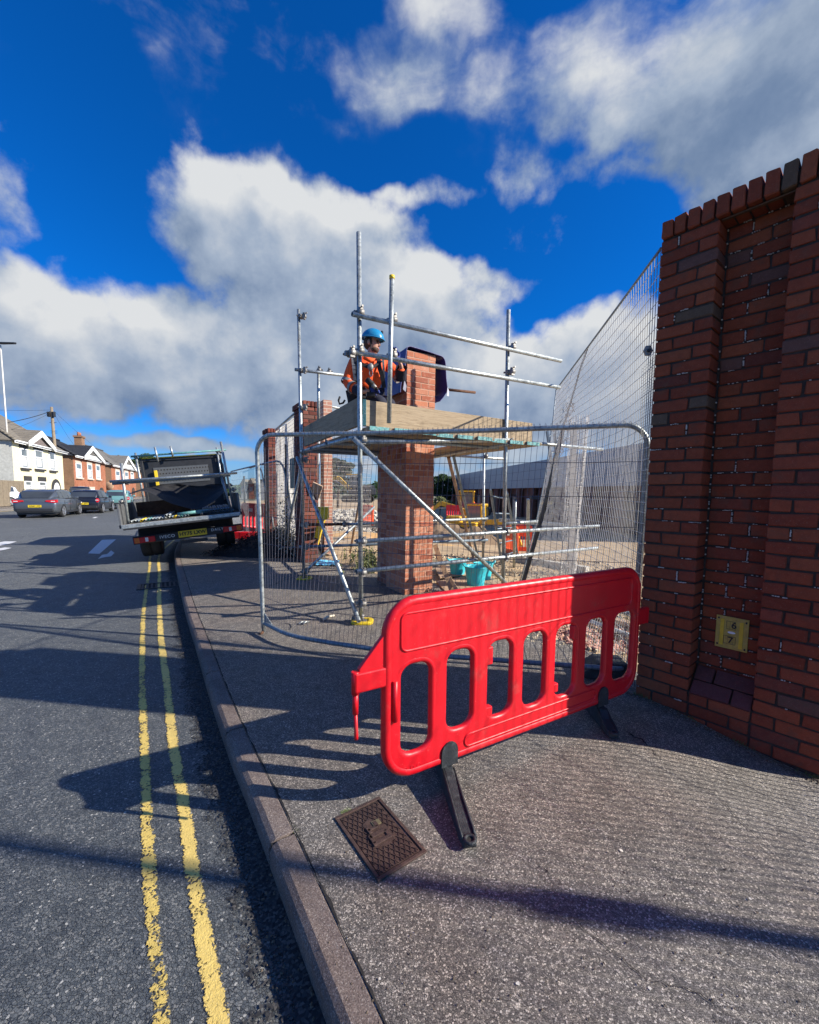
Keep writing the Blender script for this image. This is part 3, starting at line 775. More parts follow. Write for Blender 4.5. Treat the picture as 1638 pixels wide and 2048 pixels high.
# gully grate in the channel
gp = G(322, 1171, H); gt = thing('drain_grate', 'black iron gully grate set in the road against the kerb across the yellow lines', 'drain', (gp.x, gp.y, H))
t = (at_arc(KF, KL, KL[arc_of(G(362, 1168))])[1]); nn = Vector((t.y, -t.x, 0)); rot = Matrix((( nn.x, t.x, 0), (nn.y, t.y, 0), (0, 0, 1)))
mb = MB()
for a, w, l in ((-.29, .05, .40), (.29, .05, .40)): mb.box(gp+nn*a+Vector((0,0,.006)), (w, l, .012), rot)
for a in (-.19, .19): mb.box(gp+t*a+Vector((0,0,.006)), (.56, .04, .011), rot)
mb.build('frame', M['dark_metal'], gt)
mb = MB(); mb.box(gp+Vector((0,0,.0015)), (.54, .36, .003), rot); mb.build('well', M['crack'], gt)
for k in range(9):
    mb = MB(); mb.box(gp+nn*(-.24+.06*k)+Vector((0,0,.006)), (.028, .35, .007), rot); mb.build('grate_bar', M['dark_metal'], gt)

# grit, dead leaves and weeds caught in the channel and along the foot of the wall
mb = MB(); mg = MB(); rr = random.Random(44)
def bit(p, s_):
    a = rr.uniform(0, 6.28); c = Vector((math.cos(a), math.sin(a), 0))*s_; e = Vector((-math.sin(a), math.cos(a), 0))*s_*.7
    mb.add([p-c-e, p+c-e, p+c+e, p-c+e, p+Vector((0,0,s_*.8))], [(0,1,4), (1,2,4), (2,3,4), (3,0,4)])
for k in range(900):
    s_ = rr.uniform(KL[near_[0]], KL[near_[0]]+13); p, t = at_arc(KF, KL, s_); nn = Vector((t.y, -t.x, 0)); p = p-nn*(.004+abs(rr.gauss(0, .05))); p.z = -.092; bit(p, rr.uniform(.002, .0065))
for k in range(700):
    p = W0+WA*rr.uniform(-.05, 1.0)+WN*(abs(rr.gauss(0, .03))+.004); p.z = pz(p.x, p.y)+.003; bit(p, rr.uniform(.002, .006))
for k in range(260):
    p = G(rr.uniform(640, 1638), rr.uniform(1500, 2048)); p.z = pz(p.x, p.y)+.003; bit(p, rr.uniform(.0015, .0035))
o = mb.build('grit', simple('dark_brown_grit', (.12,.09,.06), .95, 0, .6, 60)); o['kind'] = 'stuff'; tag(o, 'loose grit and leaf litter along the kerb channel and the wall foot', 'grit')
for k in range(140):
    c = rr.choice([.02, .03, .33, .60, .9]); p = W0+WA*(c+rr.gauss(0, .03))+WN*.008; p.z = pz(p.x, p.y); a = rr.uniform(0, 6.28)
    mg.add([p-WA*.002, p+WA*.002, p+WN*.012*rr.random()+WA*rr.uniform(-.02,.02)+Vector((0,0,rr.uniform(.008,.035)))], [(0,1,2)])
for s_ in ends[6:12]:
    for k in range(14):
        p, t = at_arc(KF, KL, max(.1, s_+rr.gauss(0, .02))); nn = Vector((t.y, -t.x, 0)); p = p+nn*(.102+rr.uniform(-.01,.012)); p.z = .001
        mg.add([p-t*.002, p+t*.002, p+Vector((rr.uniform(-.012,.012), rr.uniform(-.012,.012), rr.uniform(.004,.012)))], [(0,1,2)])
o = mg.build('weed_blades', simple('moss_green', (.10,.13,.04), .9, 0, .4, 60)); o['kind'] = 'stuff'; tag(o, 'tiny green moss and weeds at the wall foot and kerb joints', 'weeds')
# ---------------------------------------------------------------- brick work
def brick_mesh(Lx, D, Hh, ch=.004, jit=.0025, seed=0, mat_=None):
    rr = random.Random(seed); bm = bmesh.new(); bmesh.ops.create_cube(bm, size=1)
    for v in bm.verts: v.co = Vector((v.co.x*Lx, v.co.y*D, v.co.z*Hh))
    bmesh.ops.bevel(bm, geom=list(bm.edges), offset=ch, segments=1, affect='EDGES')
    for v in bm.verts: v.co += Vector((rr.uniform(-1,1), rr.uniform(-1,1)*.6, rr.uniform(-1,1)))*jit
    me = bpy.data.meshes.new('brick'); bm.to_mesh(me); bm.free(); me.materials.append(mat_); return me
_bm = {}
def bmesh_of(Lx, D, Hh, mat_, nvar=6, ch=.0045, jit=.0035):
    k = (round(Lx, 4), round(D, 4), round(Hh, 4), mat_.name)
    if k not in _bm: _bm[k] = [brick_mesh(Lx, D, Hh, ch, jit*1.0, int(Lx*1000+D*77+Hh*55)+i, mat_) for i in range(nvar)]
    return R.choice(_bm[k])
def brick_at(parent, c, ax, Lx, D, Hh, mat_, jit=.0033, wob=.006, rotx=None, name='brick'):
    """ax: unit vector along the brick; c: centre in world"""
    me = bmesh_of(Lx, D, Hh, mat_, jit=jit)
    ang = math.atan2(ax.y, ax.x)
    q = Matrix.Rotation(ang+R.uniform(-1,1)*wob, 4, 'Z').to_quaternion()
    if rotx is not None: q = q @ rotx
    off = Vector((-ax.y, ax.x, 0))*R.uniform(-.0025, .0025)
    return inst(me, name, parent, c+off-parent.location, q)
def ray_plane(px, py, p0, n):
    d = ray(px, py); t = (p0-CAMP).dot(n)/d.dot(n); return CAMP+d*t

wall = thing('brick_wall', 'tall dark red brick boundary wall with two pillars, a recessed panel and brick on edge coping', 'wall', (W0.x, W0.y, 0))
ztop = ray_plane(1320, 485, W0, WN).z; CRS = .0765
NC = int(round((ztop+.09)/CRS)); zb0 = ztop-NC*CRS
RD = .15
def wp(s, back, z): return W0+WA*s-WN*back+Vector((0,0,z))
def wall_brick(s0, L, back, D, z, mat_=None, Hh=.0645):
    brick_at(wall, wp(s0+L/2, back+D/2, z+Hh/2), WA, L, D, Hh, mat_ or M['brick_old'])
for k in range(NC):
    z = zb0+k*CRS+.006
    # bed joints: stretcher and header alternate
    low = z < .075; e = k % 2
    if e: seq = [(.0, .094), (.105, .200)]
    else: seq = [(.0, .200), (.211, .094)]
    for s0, L in seq: wall_brick(s0, L, 0, .16, z)
    if low:
        if e: seq = [(.316, .2), (.527, .09)]
        else: seq = [(.316, .09), (.417, .2)]
        for s0, L in seq: wall_brick(s0, L, .002, .16, z)
    elif z > .20:
        if e: seq = [(.318, .110), (.439, .2)]
        else: seq = [(.318, .2), (.529, .11)]
        for s0, L in seq: wall_brick(s0, L, RD, .1, z)
    if e: seq = [(.6285, .2), (.8395, .094)]
    else: seq = [(.6285, .094), (.7335, .2)]
    for s0, L in seq: wall_brick(s0, L, 0, .16, z)
# sloped plinth bricks in the recess
_zl = [zb0+k*CRS+.006 for k in range(NC) if zb0+k*CRS+.006 < .075]; zs0 = _zl[-1]+.0645+.012; zs1 = zs0+.145; sl_ = math.hypot(RD, zs1-zs0); th = math.atan2(zs1-zs0, RD)
for r_ in range(2):
    f = (r_+.5)/2; back = .004+RD*f; z = zs0+(zs1-zs0)*f
    for s0, L in ([(.318, .20), (.527, .094)] if r_ == 0 else [(.318, .094), (.421, .20)]):
        q = Matrix.Rotation(th, 4, 'X').to_quaternion()
        brick_at(wall, wp(s0+L/2, back, z-.022), -WA*1, L, sl_/2-.008, .045, M['brick_purple'], rotx=Matrix.Rotation(-th, 4, 'X').to_quaternion(), name='plinth_brick')
# coping
n = 13; cw = .929/n
for i in range(n):
    hgt = .098+.045*(i/(n-1))
    me = bmesh_of(round(cw-.012, 3), .235, round(hgt, 3), M['brick_old'], 2)
    c = wp(cw*(i+.5)-.002, .100, ztop+.008+hgt/2+R.uniform(-.001, .001))
    inst(me, 'coping_brick', wall, c-wall.location, Matrix.Rotation(math.atan2(WA.y, WA.x)+R.uniform(-.01, .01), 4, 'Z').to_quaternion())
# mortar body
mb = MB(); rw_ = Matrix(((WA.x, -WN.x, 0), (WA.y, -WN.y, 0), (0, 0, 1)))
def wbox(s0, s1, b0, b1, z0, z1): mb.box(wp((s0+s1)/2, (b0+b1)/2, (z0+z1)/2), (s1-s0, b1-b0, z1-z0), rw_)
wbox(.006, .296, .009, .34, -.2, ztop+.012)
wbox(.637, .924, .009, .34, -.2, ztop+.012)
wbox(.296, .637, RD+.008, .34, -.2, ztop+.012)
wbox(.296, .637, .010, RD+.008, -.2, zs0-.004)
wbox(.012, .918, .012, .20, ztop+.012, ztop+.085)
mb.add([wp(.300, .012, zs0-.02), wp(.633, .012, zs0-.02), wp(.633, RD+.02, zs1-.024), wp(.300, RD+.02, zs1-.024), wp(.300, RD+.02, .1), wp(.633, RD+.02, .1)], [(0,1,2,3), (0,3,4), (1,5,2)])
mb.build('mortar', M['mortar_dark'], wall)
# lintel bar over the recess
mb = MB(); mb.bar(wp(.31, .03, ztop-.004), wp(.63, .03, ztop-.004), .02, .008); mb.build('lintel_bar', M['rust'], wall)
# white lime bits left in the joints
mb = MB(); rr = random.Random(5)
for k in range(NC+1):
    zj = zb0+k*CRS-.001
    for (s0, s1, bk, pr) in ((.0, .305, -.001, .10), (.318, .63, RD-.001, .42), (.629, .93, -.001, .06)):
        if bk > 0 and zj < .27: continue
        prob = pr*(1.4 if zj < 1.7 else .8)
        s_ = s0+rr.uniform(0, .06)
        while s_ < s1-.03:
            if rr.random() < prob:
                L = rr.uniform(.01, .07); nseg = max(1, int(L/.010))
                for q in range(nseg):
                    a = s_+L*q/nseg
                    if rr.random() < .3: continue
                    mb.box(wp(a+.005, bk+.001, zj+rr.uniform(-.0015, .0015)), (rr.uniform(.005, .011), .009, rr.uniform(.002, .0055)), rw_)
                s_ += L
            s_ += rr.uniform(.01, .05)
    # perpends
    e = k % 2
    for s_, bk, pr in (((.0995 if e else .2055), 0, .12), ((.4335 if e else .5235), RD, .55), ((.834 if e else .728), 0, .1)):
        if bk and zj < .26: continue
        if rr.random() < pr:
            for q in range(6):
                if rr.random() < .75: mb.box(wp(s_+rr.uniform(-.001, .001), bk+.0005, zj+.011+q*.010), (rr.uniform(.003, .0075), .009, rr.uniform(.006, .010)), rw_)
    if zj > .25:
        for q in range(5):
            if rr.random() < .22: mb.box(wp(.3125, RD-.003, zj+.008+q*.014), (.006, .010, .008), rw_)
o = mb.build('lime_residue', M['lime'], wall); o['kind'] = 'stuff'

# hydrant plate in the recess
pb = wp(0, RD-.006, 0)
cs = [ray_plane(x, y, pb, WN) for x, y in ((1433,1229), (1499,1240), (1495,1306), (1430,1291))]
pc = sum(cs, Vector())/4; pw = ((cs[1]-cs[0]).dot(WA)+(cs[2]-cs[3]).dot(WA))/2; ph = ((cs[0].z-cs[3].z)+(cs[1].z-cs[2].z))/2
hs = thing('hydrant_plate', 'square yellow hydrant marker plate with black numbers 6 and 7 screwed into the wall recess', 'sign', tuple(pc))
def hx(a, z, out=0): return pc+WA*a*pw+Vector((0,0,z*ph))+WN*out
def hbox(name, a, z, w, h, t0, t1, m_):
    mb = MB(); mb.box(hx(a, z, (t0+t1)/2), (w*pw, t1-t0, h*ph), rw_); return mb.build(name, m_, hs)
M['sign_y'] = simple('faded_yellow_plate', (.46, .34, .07), .55, 0, .25, 40, .1, 200, dirt=((.34, .30, .2), .6))
M['sign_y2'] = simple('bright_yellow_strip', (.66, .46, .03), .5, 0, .15, 40)
o = hbox('plate', 0, 0, 1, 1, 0, .005, M['sign_y']); bevel(o, .002, 2)
hbox('side_strip', -.30, .0, .115, .82, .005, .009, M['sign_y2']); hbox('side_strip', .29, -.02, .115, .82, .005, .009, M['sign_y2'])
for z, w, a in ((.24, .27, -.03), (-.22, .36, -.05)):
    hbox('number_slot', a, z, w, .24, .0045, .0065, M['sign_y']); 
    mb = MB()
    for q in (-w/2, w/2): mb.box(hx(a+q, z, .0068), (.0015, .002, .25*ph), rw_)
    for q in (-.12, .12): mb.box(hx(a, z+q, .0068), (w*pw, .002, .0015), rw_)
    for q in ((-.03, .05) if z > 0 else (-.06, .06, .11)): mb.box(hx(a+q, z, .0066), (.001, .0016, .24*ph), rw_)
    mb.build('slot_edge', M['ink'], hs)
qs = (Matrix(((WA.x, 0, WN.x), (WA.y, 0, WN.y), (0, 1, 0)))).to_quaternion()
for ch_, a, z in (('6', .06, .245), ('7', -.02, -.225)):
    me = text_mesh(ch_, .2*ph*1.35, .0006, .0012); ob = link_mesh(me, 'lettering', M['ink'], hs, None)
    ob.rotation_mode = 'QUATERNION'; ob.rotation_quaternion = qs; ob.location = hx(a, z, .008)-pc
mb = MB(); n = 14
mb.prism([hx(.0+.12*math.cos(2*PI*k/n), .02+.035*math.sin(2*PI*k/n), .005) for k in range(n)], WN*.003); mb.build('maker_oval', M['white_pl'], hs)
for a, z in ((-.42, .42), (.42, .40), (-.42, -.40), (.42, -.42)):
    mb = MB(); mb.prism([hx(a, z, .005)+WA*.005*math.cos(2*PI*k/8)+Vector((0,0,.007*math.sin(2*PI*k/8))) for k in range(8)], WN*.002); mb.build('screw', M['ink'], hs)

# ---- the new pillar being built
LD = Vector((-.5, .866, 0)); CD = Vector((.866, .5, 0)); KP = Vector((-.055, 5.55, 0))
pil = thing('new_brick_pillar', 'tall fresh salmon brick gate pillar standing inside the scaffold under a blue cover', 'pillar', tuple(KP))
def pk(c, l, z): return KP+CD*c+LD*l+Vector((0,0,z))
BH = .066; BC = .076; NCN = 42
Z2 = []
for k in range(NCN):
    z = k*BC+BH/2+.003; o_ = lambda ax, c, L, D: brick_at(pil, c, ax, L, D, BH, M['brick_new'], jit=.0012, wob=.002)
    if k % 2 == 0:
        o_(CD, pk(.1075, .051, z), .215, .102); o_(CD, pk(.3325, .051, z), .215, .102)
        o_(LD, pk(.051, .112+.1075, z), .215, .102); o_(LD, pk(.051, .112+.225+.1075, z), .215, .102)
        o_(LD, pk(.076+.051, .575+.1075, z), .215, .102); o_(LD, pk(.076+.051, .80+.1075, z), .215, .102)
    else:
        o_(LD, pk(.051, .1075, z), .215, .102); o_(LD, pk(.051, .3325, z), .215, .102); o_(LD, pk(.051, .506, z), .102, .102)
        o_(CD, pk(.112+.1075, .051, z), .215, .102); o_(CD, pk(.388, .051, z), .104, .102)
        o_(LD, pk(.076+.051, .575+.051, z), .102, .102); o_(LD, pk(.076+.051, .69+.1075, z), .215, .102) if k < 41 else None
mb = MB(); rp = Matrix(((CD.x, LD.x, 0), (CD.y, LD.y, 0), (0, 0, 1)))
mb.box(pk(.22, .28, NCN*BC/2), (.434, .554, NCN*BC), rp); mb.box(pk(.26, .79, NCN*BC/2-.03), (.36, .46, NCN*BC-.06), rp)
mb.build('mortar', M['mortar_new'], pil)
# blue cover folded over its head
cov = thing('pillar_cover', 'dark blue plastic sheet folded over the head of the new brick pillar', 'sheet', tuple(pk(.2, .2, 3.27)))
zt = NCN*BC+.012
sec = [(-.105, zt-.56), (-.085, zt-.42), (-.045, zt-.24), (-.02, zt-.03), (.0, zt+.008), (.06, zt+.03), (.25, zt+.012), (.44, zt-.003), (.53, zt-.02), (.575, zt-.09), (.585, zt-.25), (.61, zt-.42), (.60, zt-.48), (.555, zt-.53), (.50, zt-.60)]
sc_ = catmull([Vector((a, 0, c)) for a, c in sec], 4); mb = MB()
def cv(i, l, t=0):
    p = sc_[i]; d = (sc_[min(i+1, len(sc_)-1)]-sc_[max(i-1, 0)]).normalized(); n_ = Vector((-d.z, 0, d.x))
    w = .012*mnoise.noise(Vector((i*.22, l*4, 0)))
    return pk(p.x+n_.x*(t+w), l, p.z+n_.z*(t+w))
ls = [-.035+.62*q/10 for q in range(11)]; n = len(sc_)
rings = [[cv(i, l) for i in range(n)]+[cv(i, l, .007) for i in reversed(range(n))] for l in ls]
mb.loft(rings); mb.build('cover_sheet', M['foil'], cov, smooth=False)
for tri in ([pk(.615, -.04, zt-.40), pk(.60, -.04, zt-.52), pk(.645, -.03, zt-.52), pk(.645, -.03, zt-.45)], [pk(-.075, -.04, zt-.52), pk(-.055, -.04, zt-.40), pk(-.03, -.05, zt-.47), pk(-.04, -.05, zt-.55)]):
    mb = MB(); mb.prism(tri, LD*.006); mb.build('turned_edge', M['foil_lt'], cov)

# ---- two older pillars further along
def old_pillar(name, label, K, cl, ll, ztop_, mat_c, seed):
    R.seed(seed); t = thing(name, label, 'pillar', tuple(K)); q = lambda c, l, z: K+CD*c+LD*l+Vector((0,0,z))
    nc = int(ztop_/.076)
    for k in range(nc-1):
        z = k*.076+.035
        a = 0 if k % 2 == 0 else .112
        x = a
        while x < cl-.03:
            L = min(.215, cl-x); brick_at(t, q(x+L/2, .051, z), CD, round(L, 2), .102, .064, mat_c); x += L+.011
        x = .112 if k % 2 == 0 else 0
        while x < ll-.03:
            L = min(.215, ll-x); brick_at(t, q(.051, x+L/2, z), LD, round(L, 2), .102, .064, mat_c); x += L+.011
    z = (nc-1)*.076+.052
    x = 0
    while x < cl: brick_at(t, q(x+.032, .08, z), CD, .062, .2, .1, mat_c, name='coping_brick'); x += .075
    x = .12
    while x < ll: brick_at(t, q(.08, x+.032, z), LD, .062, .2, .1, mat_c, name='coping_brick'); x += .075
    mb = MB(); mb.box(q(cl/2, ll/2, nc*.038), (cl-.016, ll-.016, nc*.076), rp); mb.build('mortar', M['mortar_dark'], t)
    return t
old_pillar('brick_pillar', 'weathered red brick pillar leaning timbers against it behind the left scaffold corner', Vector((P(608,1000,8.0).x, 8.0, 0)), .27, .66, P(608,803,8.0).z, M['brick_mid'], 11)
old_pillar('brick_pillar', 'furthest narrow red brick pillar left of the white sheeted fence', Vector((P(538,1000,11.0).x, 11.0, 0)), .34, .60, P(538,856,11.0).z, M['brick_mid'], 12)
R.seed(99)
# ---------------------------------------------------------------- steel mesh fence in front
def wires(mb, pa, pb, r=.0018, n=3): mb.path([pa, pb], r, n, caps=False)
def arcpts(c, a, b_, r, n=6):
    """quarter bend from c+a*r to c+b*r"""
    return [c+a*(r*math.cos(t*PI/2/n))+b_*(r*math.sin(t*PI/2/n)) for t in range(n+1)]
f = thing('site_fence', 'grey steel mesh site fence panel crossing the footway between the scaffold and the red barrier', 'fence', (-1.43, 4.0, 0))
FL = [Vector((-1.43, 4.0, 0)), Vector((1.70, 3.12, 0))]
bot = [G(530,1254,.10), G(575,1268,.10), G(640,1282,.10), G(780,1302,.10), G(900,1313,.10), G(1100,1328,.10), G(1240,1338,.10)]
bot[0] = Vector((-1.39, 3.97, .10))
def fence_plan(u):  # slight belly of the bottom rail
    return catmull(bot, 8)
bl = fence_plan(0); BA = arc(bl)
def fbot(u): return at_arc(bl, BA, u*BA[-1]*.9999+1e-5)[0]
top_z = 1.90; rr_ = .16
XA = Vector((3.13, -.88, 0)).normalized(); ZA = Vector((0,0,1))
tl = Vector((-1.45, 4.02, top_z)); tr = Vector((1.74, 3.12, top_z-.01))
lp = [Vector((-1.40, 3.97, .02)), Vector((-1.41, 3.975, .12)), Vector((-1.43, 4.0, 1.0)), tl-ZA*rr_]
lp += arcpts(tl+XA*rr_-ZA*rr_, -XA, ZA, rr_)[1:]
mid = [tl.lerp(tr, .3)+Vector((0,0,-.008)), tl.lerp(tr, .65)+Vector((0,0,-.012))]
rp_ = arcpts(tr-XA*rr_-ZA*rr_, ZA, XA, rr_)
frame_pts = lp+mid+rp_+[Vector((1.73, 3.115, 1.0)), Vector((1.69, 3.10, .10))]
mb = MB(); mb.path(frame_pts, .020, 10); mb.build('frame_tube', M['galv'], f)
mb = MB(); mb.path([bl[0]]+bl[::2]+[Vector((1.69, 3.10, .10))], .019, 10); mb.build('bottom_rail', M['galv_dull'], f)
mb = MB(); mb.path([Vector((-1.40, 3.97, .03)), Vector((-1.415, 3.945, .01)), Vector((-1.43, 3.93, .004))], .013, 8); mb.build('foot_pin', M['rust'], f)
mb = MB(); mb.add([Vector((-1.405, 3.97, .22)), Vector((-1.405, 3.97, .09)), Vector((-1.31, 3.945, .09))], [(0,1,2)]); mb.v += [v+Vector((.002,.006,0)) for v in mb.v[:3]]; mb.f += [[5,4,3],[0,3,4,1],[1,4,5,2],[2,5,3,0]]; mb.m += [0]*4; mb.sm += [False]*4
mb.build('corner_gusset', M['galv_dull'], f)
mb = MB(); NVW = 78
for i in range(1, NVW):
    u = i/NVW; t_ = tl.lerp(tr, u); bb = fbot(u)
    edge_ = min(u, 1-u)*3.2; zt_ = top_z-(.16-math.sqrt(max(0, .16**2-(.16-min(.16, edge_))**2)))
    mid1 = t_.lerp(bb, .5)+Vector((0,0,0))
    mb.path([Vector((t_.x, t_.y, zt_+.018)), mid1+Vector((.006*mnoise.noise(Vector((u*30,1,0))), .02*mnoise.noise(Vector((u*9, 2, 0))), 0)), bb+Vector((0,0,-.01))], .0016, 3, caps=False)
# wire loops showing round the rails
    mb.path([Vector((t_.x, t_.y-.0225, zt_-.02)), Vector((t_.x, t_.y-.0225, zt_+.012)), Vector((t_.x, t_.y, zt_+.022))], .0016, 3, caps=False)
    mb.path([bb+Vector((0,-.021,-.015)), bb+Vector((0,-.021,.02))], .0016, 3, caps=False)
for k, z in enumerate((.36, .62, .88, 1.14, 1.36, 1.62)):
    pts = []
    for i in range(25):
        u = i/24; w = (z-.1)/(top_z-.1); t_ = tl.lerp(tr, u); bb = fbot(u)
        sag = -.035*math.sin(PI*u)*(1 if k % 2 else .4)*(1-w)+.012*mnoise.noise(Vector((u*5, k*3, 1)))
        p = bb.lerp(t_, w); pts.append(Vector((p.x, p.y-.004, z+sag)))
    mb.path(pts, .0022, 4, caps=False)
o = mb.build('mesh_wires', M['wire_dark'], f); o['kind'] = 'stuff'
# black rubber block foot at its right end
bl_ = thing('rubber_weight', 'black rubber block under the right end of the front mesh panel', 'rubber block', (1.60, 3.06, 0))
mb = MB(); mb.prism([Vector((1.32, 3.04, .0)), Vector((1.32, 3.04, .05)), Vector((1.42, 3.02, .13)), Vector((1.62, 2.99, .13)), Vector((1.66, 2.98, .0))], Vector((.03, .2, 0))); o = mb.build('rubber_block', M['black_rub'], bl_); bevel(o, .012)

# ---------------------------------------------------------------- tall curling mesh beside the wall
cf = thing('mesh_fence', 'tall pale welded mesh fence curling away from the end of the dark brick wall', 'fence', (1.63, 2.9, 0))
TOPL = [Vector((1.64, 2.90, 3.10)), Vector((2.25, 6.4, 2.95))]
TOPL[0] = P(1322, 497, 2.88); TOPL[1] = P(1112, 780, 6.4)
botc = catmull([Vector((1.60, 2.88, .02)), Vector((1.66, 3.5, .0)), Vector((1.66, 4.3, .0)), Vector((1.72, 5.4, .0)), Vector((1.70, 6.37, .0))], 8)
midc = catmull([Vector((1.62, 2.88, 1.4)), Vector((1.83, 3.7, 1.4)), Vector((1.90, 4.3, 1.4)), Vector((1.93, 5.2, 1.4)), Vector((2.0, 6.38, 1.4))], 8)
Ab, Am = arc(botc), arc(midc)
def cfs(u, t):
    B_ = at_arc(botc, Ab, u*Ab[-1]*.9999+1e-5)[0]; M_ = at_arc(midc, Am, u*Am[-1]*.9999+1e-5)[0]; T_ = TOPL[0].lerp(TOPL[1], u)
    p = B_*(2*(t-.5)*(t-1)) + M_*(4*t*(1-t)) + T_*(2*t*(t-.5))
    return p
mb = MB(); NV2 = 74
for i in range(NV2+1):
    u = i/NV2
    mb.path([cfs(u, k/10)+Vector((0,0,.0)) for k in range(11)], .0032, 3, caps=False)
for k in range(0, 41):
    t = k/40
    mb.path([cfs(j/22, t)+Vector((-.003,0,.012*mnoise.noise(Vector((j*.4,k,0))))) for j in range(23)], .0027, 3, caps=False)
o = mb.build('mesh_wires', M['wire_white'], cf); o['kind'] = 'stuff'
mb = MB()
for k in range(1, 120):   # overlapping finer strip by the wall
    t = k/120*.80
    mb.path([cfs(u_, t)+Vector((.012,.006,0)) for u_ in (0, .03, .06, .09)], .0013, 3, caps=False)
for j in range(8):
    mb.path([cfs(j*.0125, q/8*.80)+Vector((.012,.006,0)) for q in range(9)], .0013, 3, caps=False)
o = mb.build('overlap_wires', M['wire_dark'], cf); o['kind'] = 'stuff'
mb = MB(); mb.path([cfs(j/20, 1.0) for j in range(21)], .010, 6); mb.build('top_edge', M['galv_dull'], cf)
mb = MB(); mb.path([cfs(1.0, k/8) for k in range(9)], .008, 6); mb.build('end_post', M['galv_dull'], cf)
# leaning edge bar with torn fibre on it
bp = [G(1044,1173,0), P(1090,1010,6.0), P(1110,925,6.0), P(1128,850,5.9), P(1143,800,5.7), P(1160,740,5.4), P(1176,694,5.1)]
mb = MB()
for a, c in zip(bp[:3], bp[1:4]): mb.bar(a, c, .055, .045, (1,0,0))
mb.build('edge_bar', M['dark_metal'], cf)
mb = MB(); mb.path(bp[2:], .012, 5); mb.build('edge_wire', M['dark_metal'], cf)
mb = MB()
for k in range(130):
    u = R.uniform(0, 1); p = (bp[2].lerp(bp[4], u)); 
    a = p+Vector((R.uniform(-.05,.05), R.uniform(-.05,.05), R.uniform(-.05,.05))); c = a+Vector((R.uniform(-.05,.05), R.uniform(-.03,.03), R.uniform(-.08,.06)))
    mb.bar(a, c, .009, .004)
o = mb.build('torn_fibre', M['rust'], cf); o['kind'] = 'stuff'
# a second sheet of mesh rolled on itself behind the first: pale and dense
m2 = thing('mesh_roll', 'dense pale roll of welded mesh standing on end behind the curling fence', 'mesh roll', tuple(G(1140,1165,-.02)))
mb = MB(); c0 = G(1138,1150,-.02)
for k in range(26):
    a = 2*PI*k/26; r_ = .11+.03*math.sin(a*3)
    q = lambda z: c0+Vector((math.cos(a+z*.15)*r_*(1+.1*z)+.03*z, math.sin(a+z*.15)*r_, z))
    mb.path([q(z) for z in (0, .7, 1.4, 2.1, 2.7)], .0045, 4, caps=False)
for k in range(46):
    z = .03+k*.058
    mb.path([c0+Vector((math.cos(a)*(.11+.03*math.sin(a*3))*(1+.1*z)+.03*z, math.sin(a)*.12, z+.02*math.sin(a*2+k))) for a in [2*PI*j/14 for j in range(15)]], .0028, 3, caps=False)
o = mb.build('mesh_wires', M['wire_white'], m2); o['kind'] = 'stuff'
mb = MB(); mb.bar(G(1147,1160,-.02)+Vector((0,.1,0)), P(1147,850,G(1147,1160,-.02).y+.1), .10, .035, (0,1,0)); mb.build('timber_post', simple('weathered_grey_timber', (.44, .41, .36), .9, 0, .3, 8), m2)
# grey clamp on the wall end
ck = P(1297, 701, 2.84); ct = thing('clamp_plate', 'small grey bolted clamp plate fixing the tall mesh to the wall end', 'clamp', tuple(ck))
mb = MB(); mb.prism([ck+Vector((.03*math.cos(2*PI*k/6), 0, .036*math.sin(2*PI*k/6))) for k in range(6)], (0,.012,0)); mb.build('plate', M['coupler'], ct)
mb = MB(); mb.prism([ck+Vector((.011*math.cos(2*PI*k/6), -.012, .011*math.sin(2*PI*k/6))) for k in range(6)], (0,.012,0)); mb.build('bolt', M['dark_metal'], ct)

# fence that carries on from the near end of the wall, beside the camera
nf = thing('roadside_mesh_fence', 'mesh fence panel that carries on from the near end of the dark brick wall', 'fence', (2.25, 1.75, 0))
e0 = W0+WA*.97-WN*.05; e1 = e0+WA*2.6
mb = MB()
for i in range(46):
    p = e0.lerp(e1, i/45); mb.path([p, p+ZA*1.45, p+ZA*2.9], .0026, 4, caps=False)
for k in range(10):
    z = .05+k*.30; mb.path([e0.lerp(e1, j/8)+Vector((0,0,z)) for j in range(9)], .0026, 4, caps=False)
o = mb.build('mesh_wires', M['wire_white'], nf); o['kind'] = 'stuff'
lq = Vector((-.306, 1.425, 0))+Vector((SUN_H.x, SUN_H.y, 0))*1.55+Vector((SUN_H.x, SUN_H.y, 0))*5.2
lc = thing('lamp_column', 'tall grey column standing inside the site beyond the mesh fence beside the camera', 'lamp post', tuple(lq))
mb = MB(); mb.path([lq, lq+ZA*1.2], .05, 12); mb.path([lq+ZA*1.2, lq+ZA*9], .040, 12); mb.box(lq+ZA*3.35, (.11, .11, .22)); mb.build('column', M['galv_dull'], lc)
mb = MB(); mb.path([e0, e0+ZA*2.9], .012, 6); mb.build('end_post', M['galv_dull'], nf)

# ---------------------------------------------------------------- red plastic barrier
BL = Vector((-.104, 1.718, 0)); BRt = Vector((1.459, 2.63, 0)); BD = (BRt-BL); BW = BD.length; BD.normalize(); BN = Vector((BD.y, -BD.x, 0))
bar = thing('red_barrier', 'bright red plastic pedestrian barrier with six slots standing across the footway', 'barrier', (.70, 2.19, 0))
ZB, ZT = .125, .925
def bq(u, z, out=0): return BL+BD*u+BN*out+Vector((0,0,z))
def rounded(u0, u1, z0, z1, r, n=7, squash=1.0):
    pts = []
    for (cx, cz, a0) in ((u1-r, z1-r, 0), (u0+r, z1-r, PI/2), (u0+r, z0+r, PI), (u1-r, z0+r, 1.5*PI)):
        for k in range(n+1): a = a0+PI/2*k/n; pts.append((cx+r*math.cos(a), cz+r*math.sin(a)))
    return pts
from mathutils.geometry import tessellate_polygon, delaunay_2d_cdt
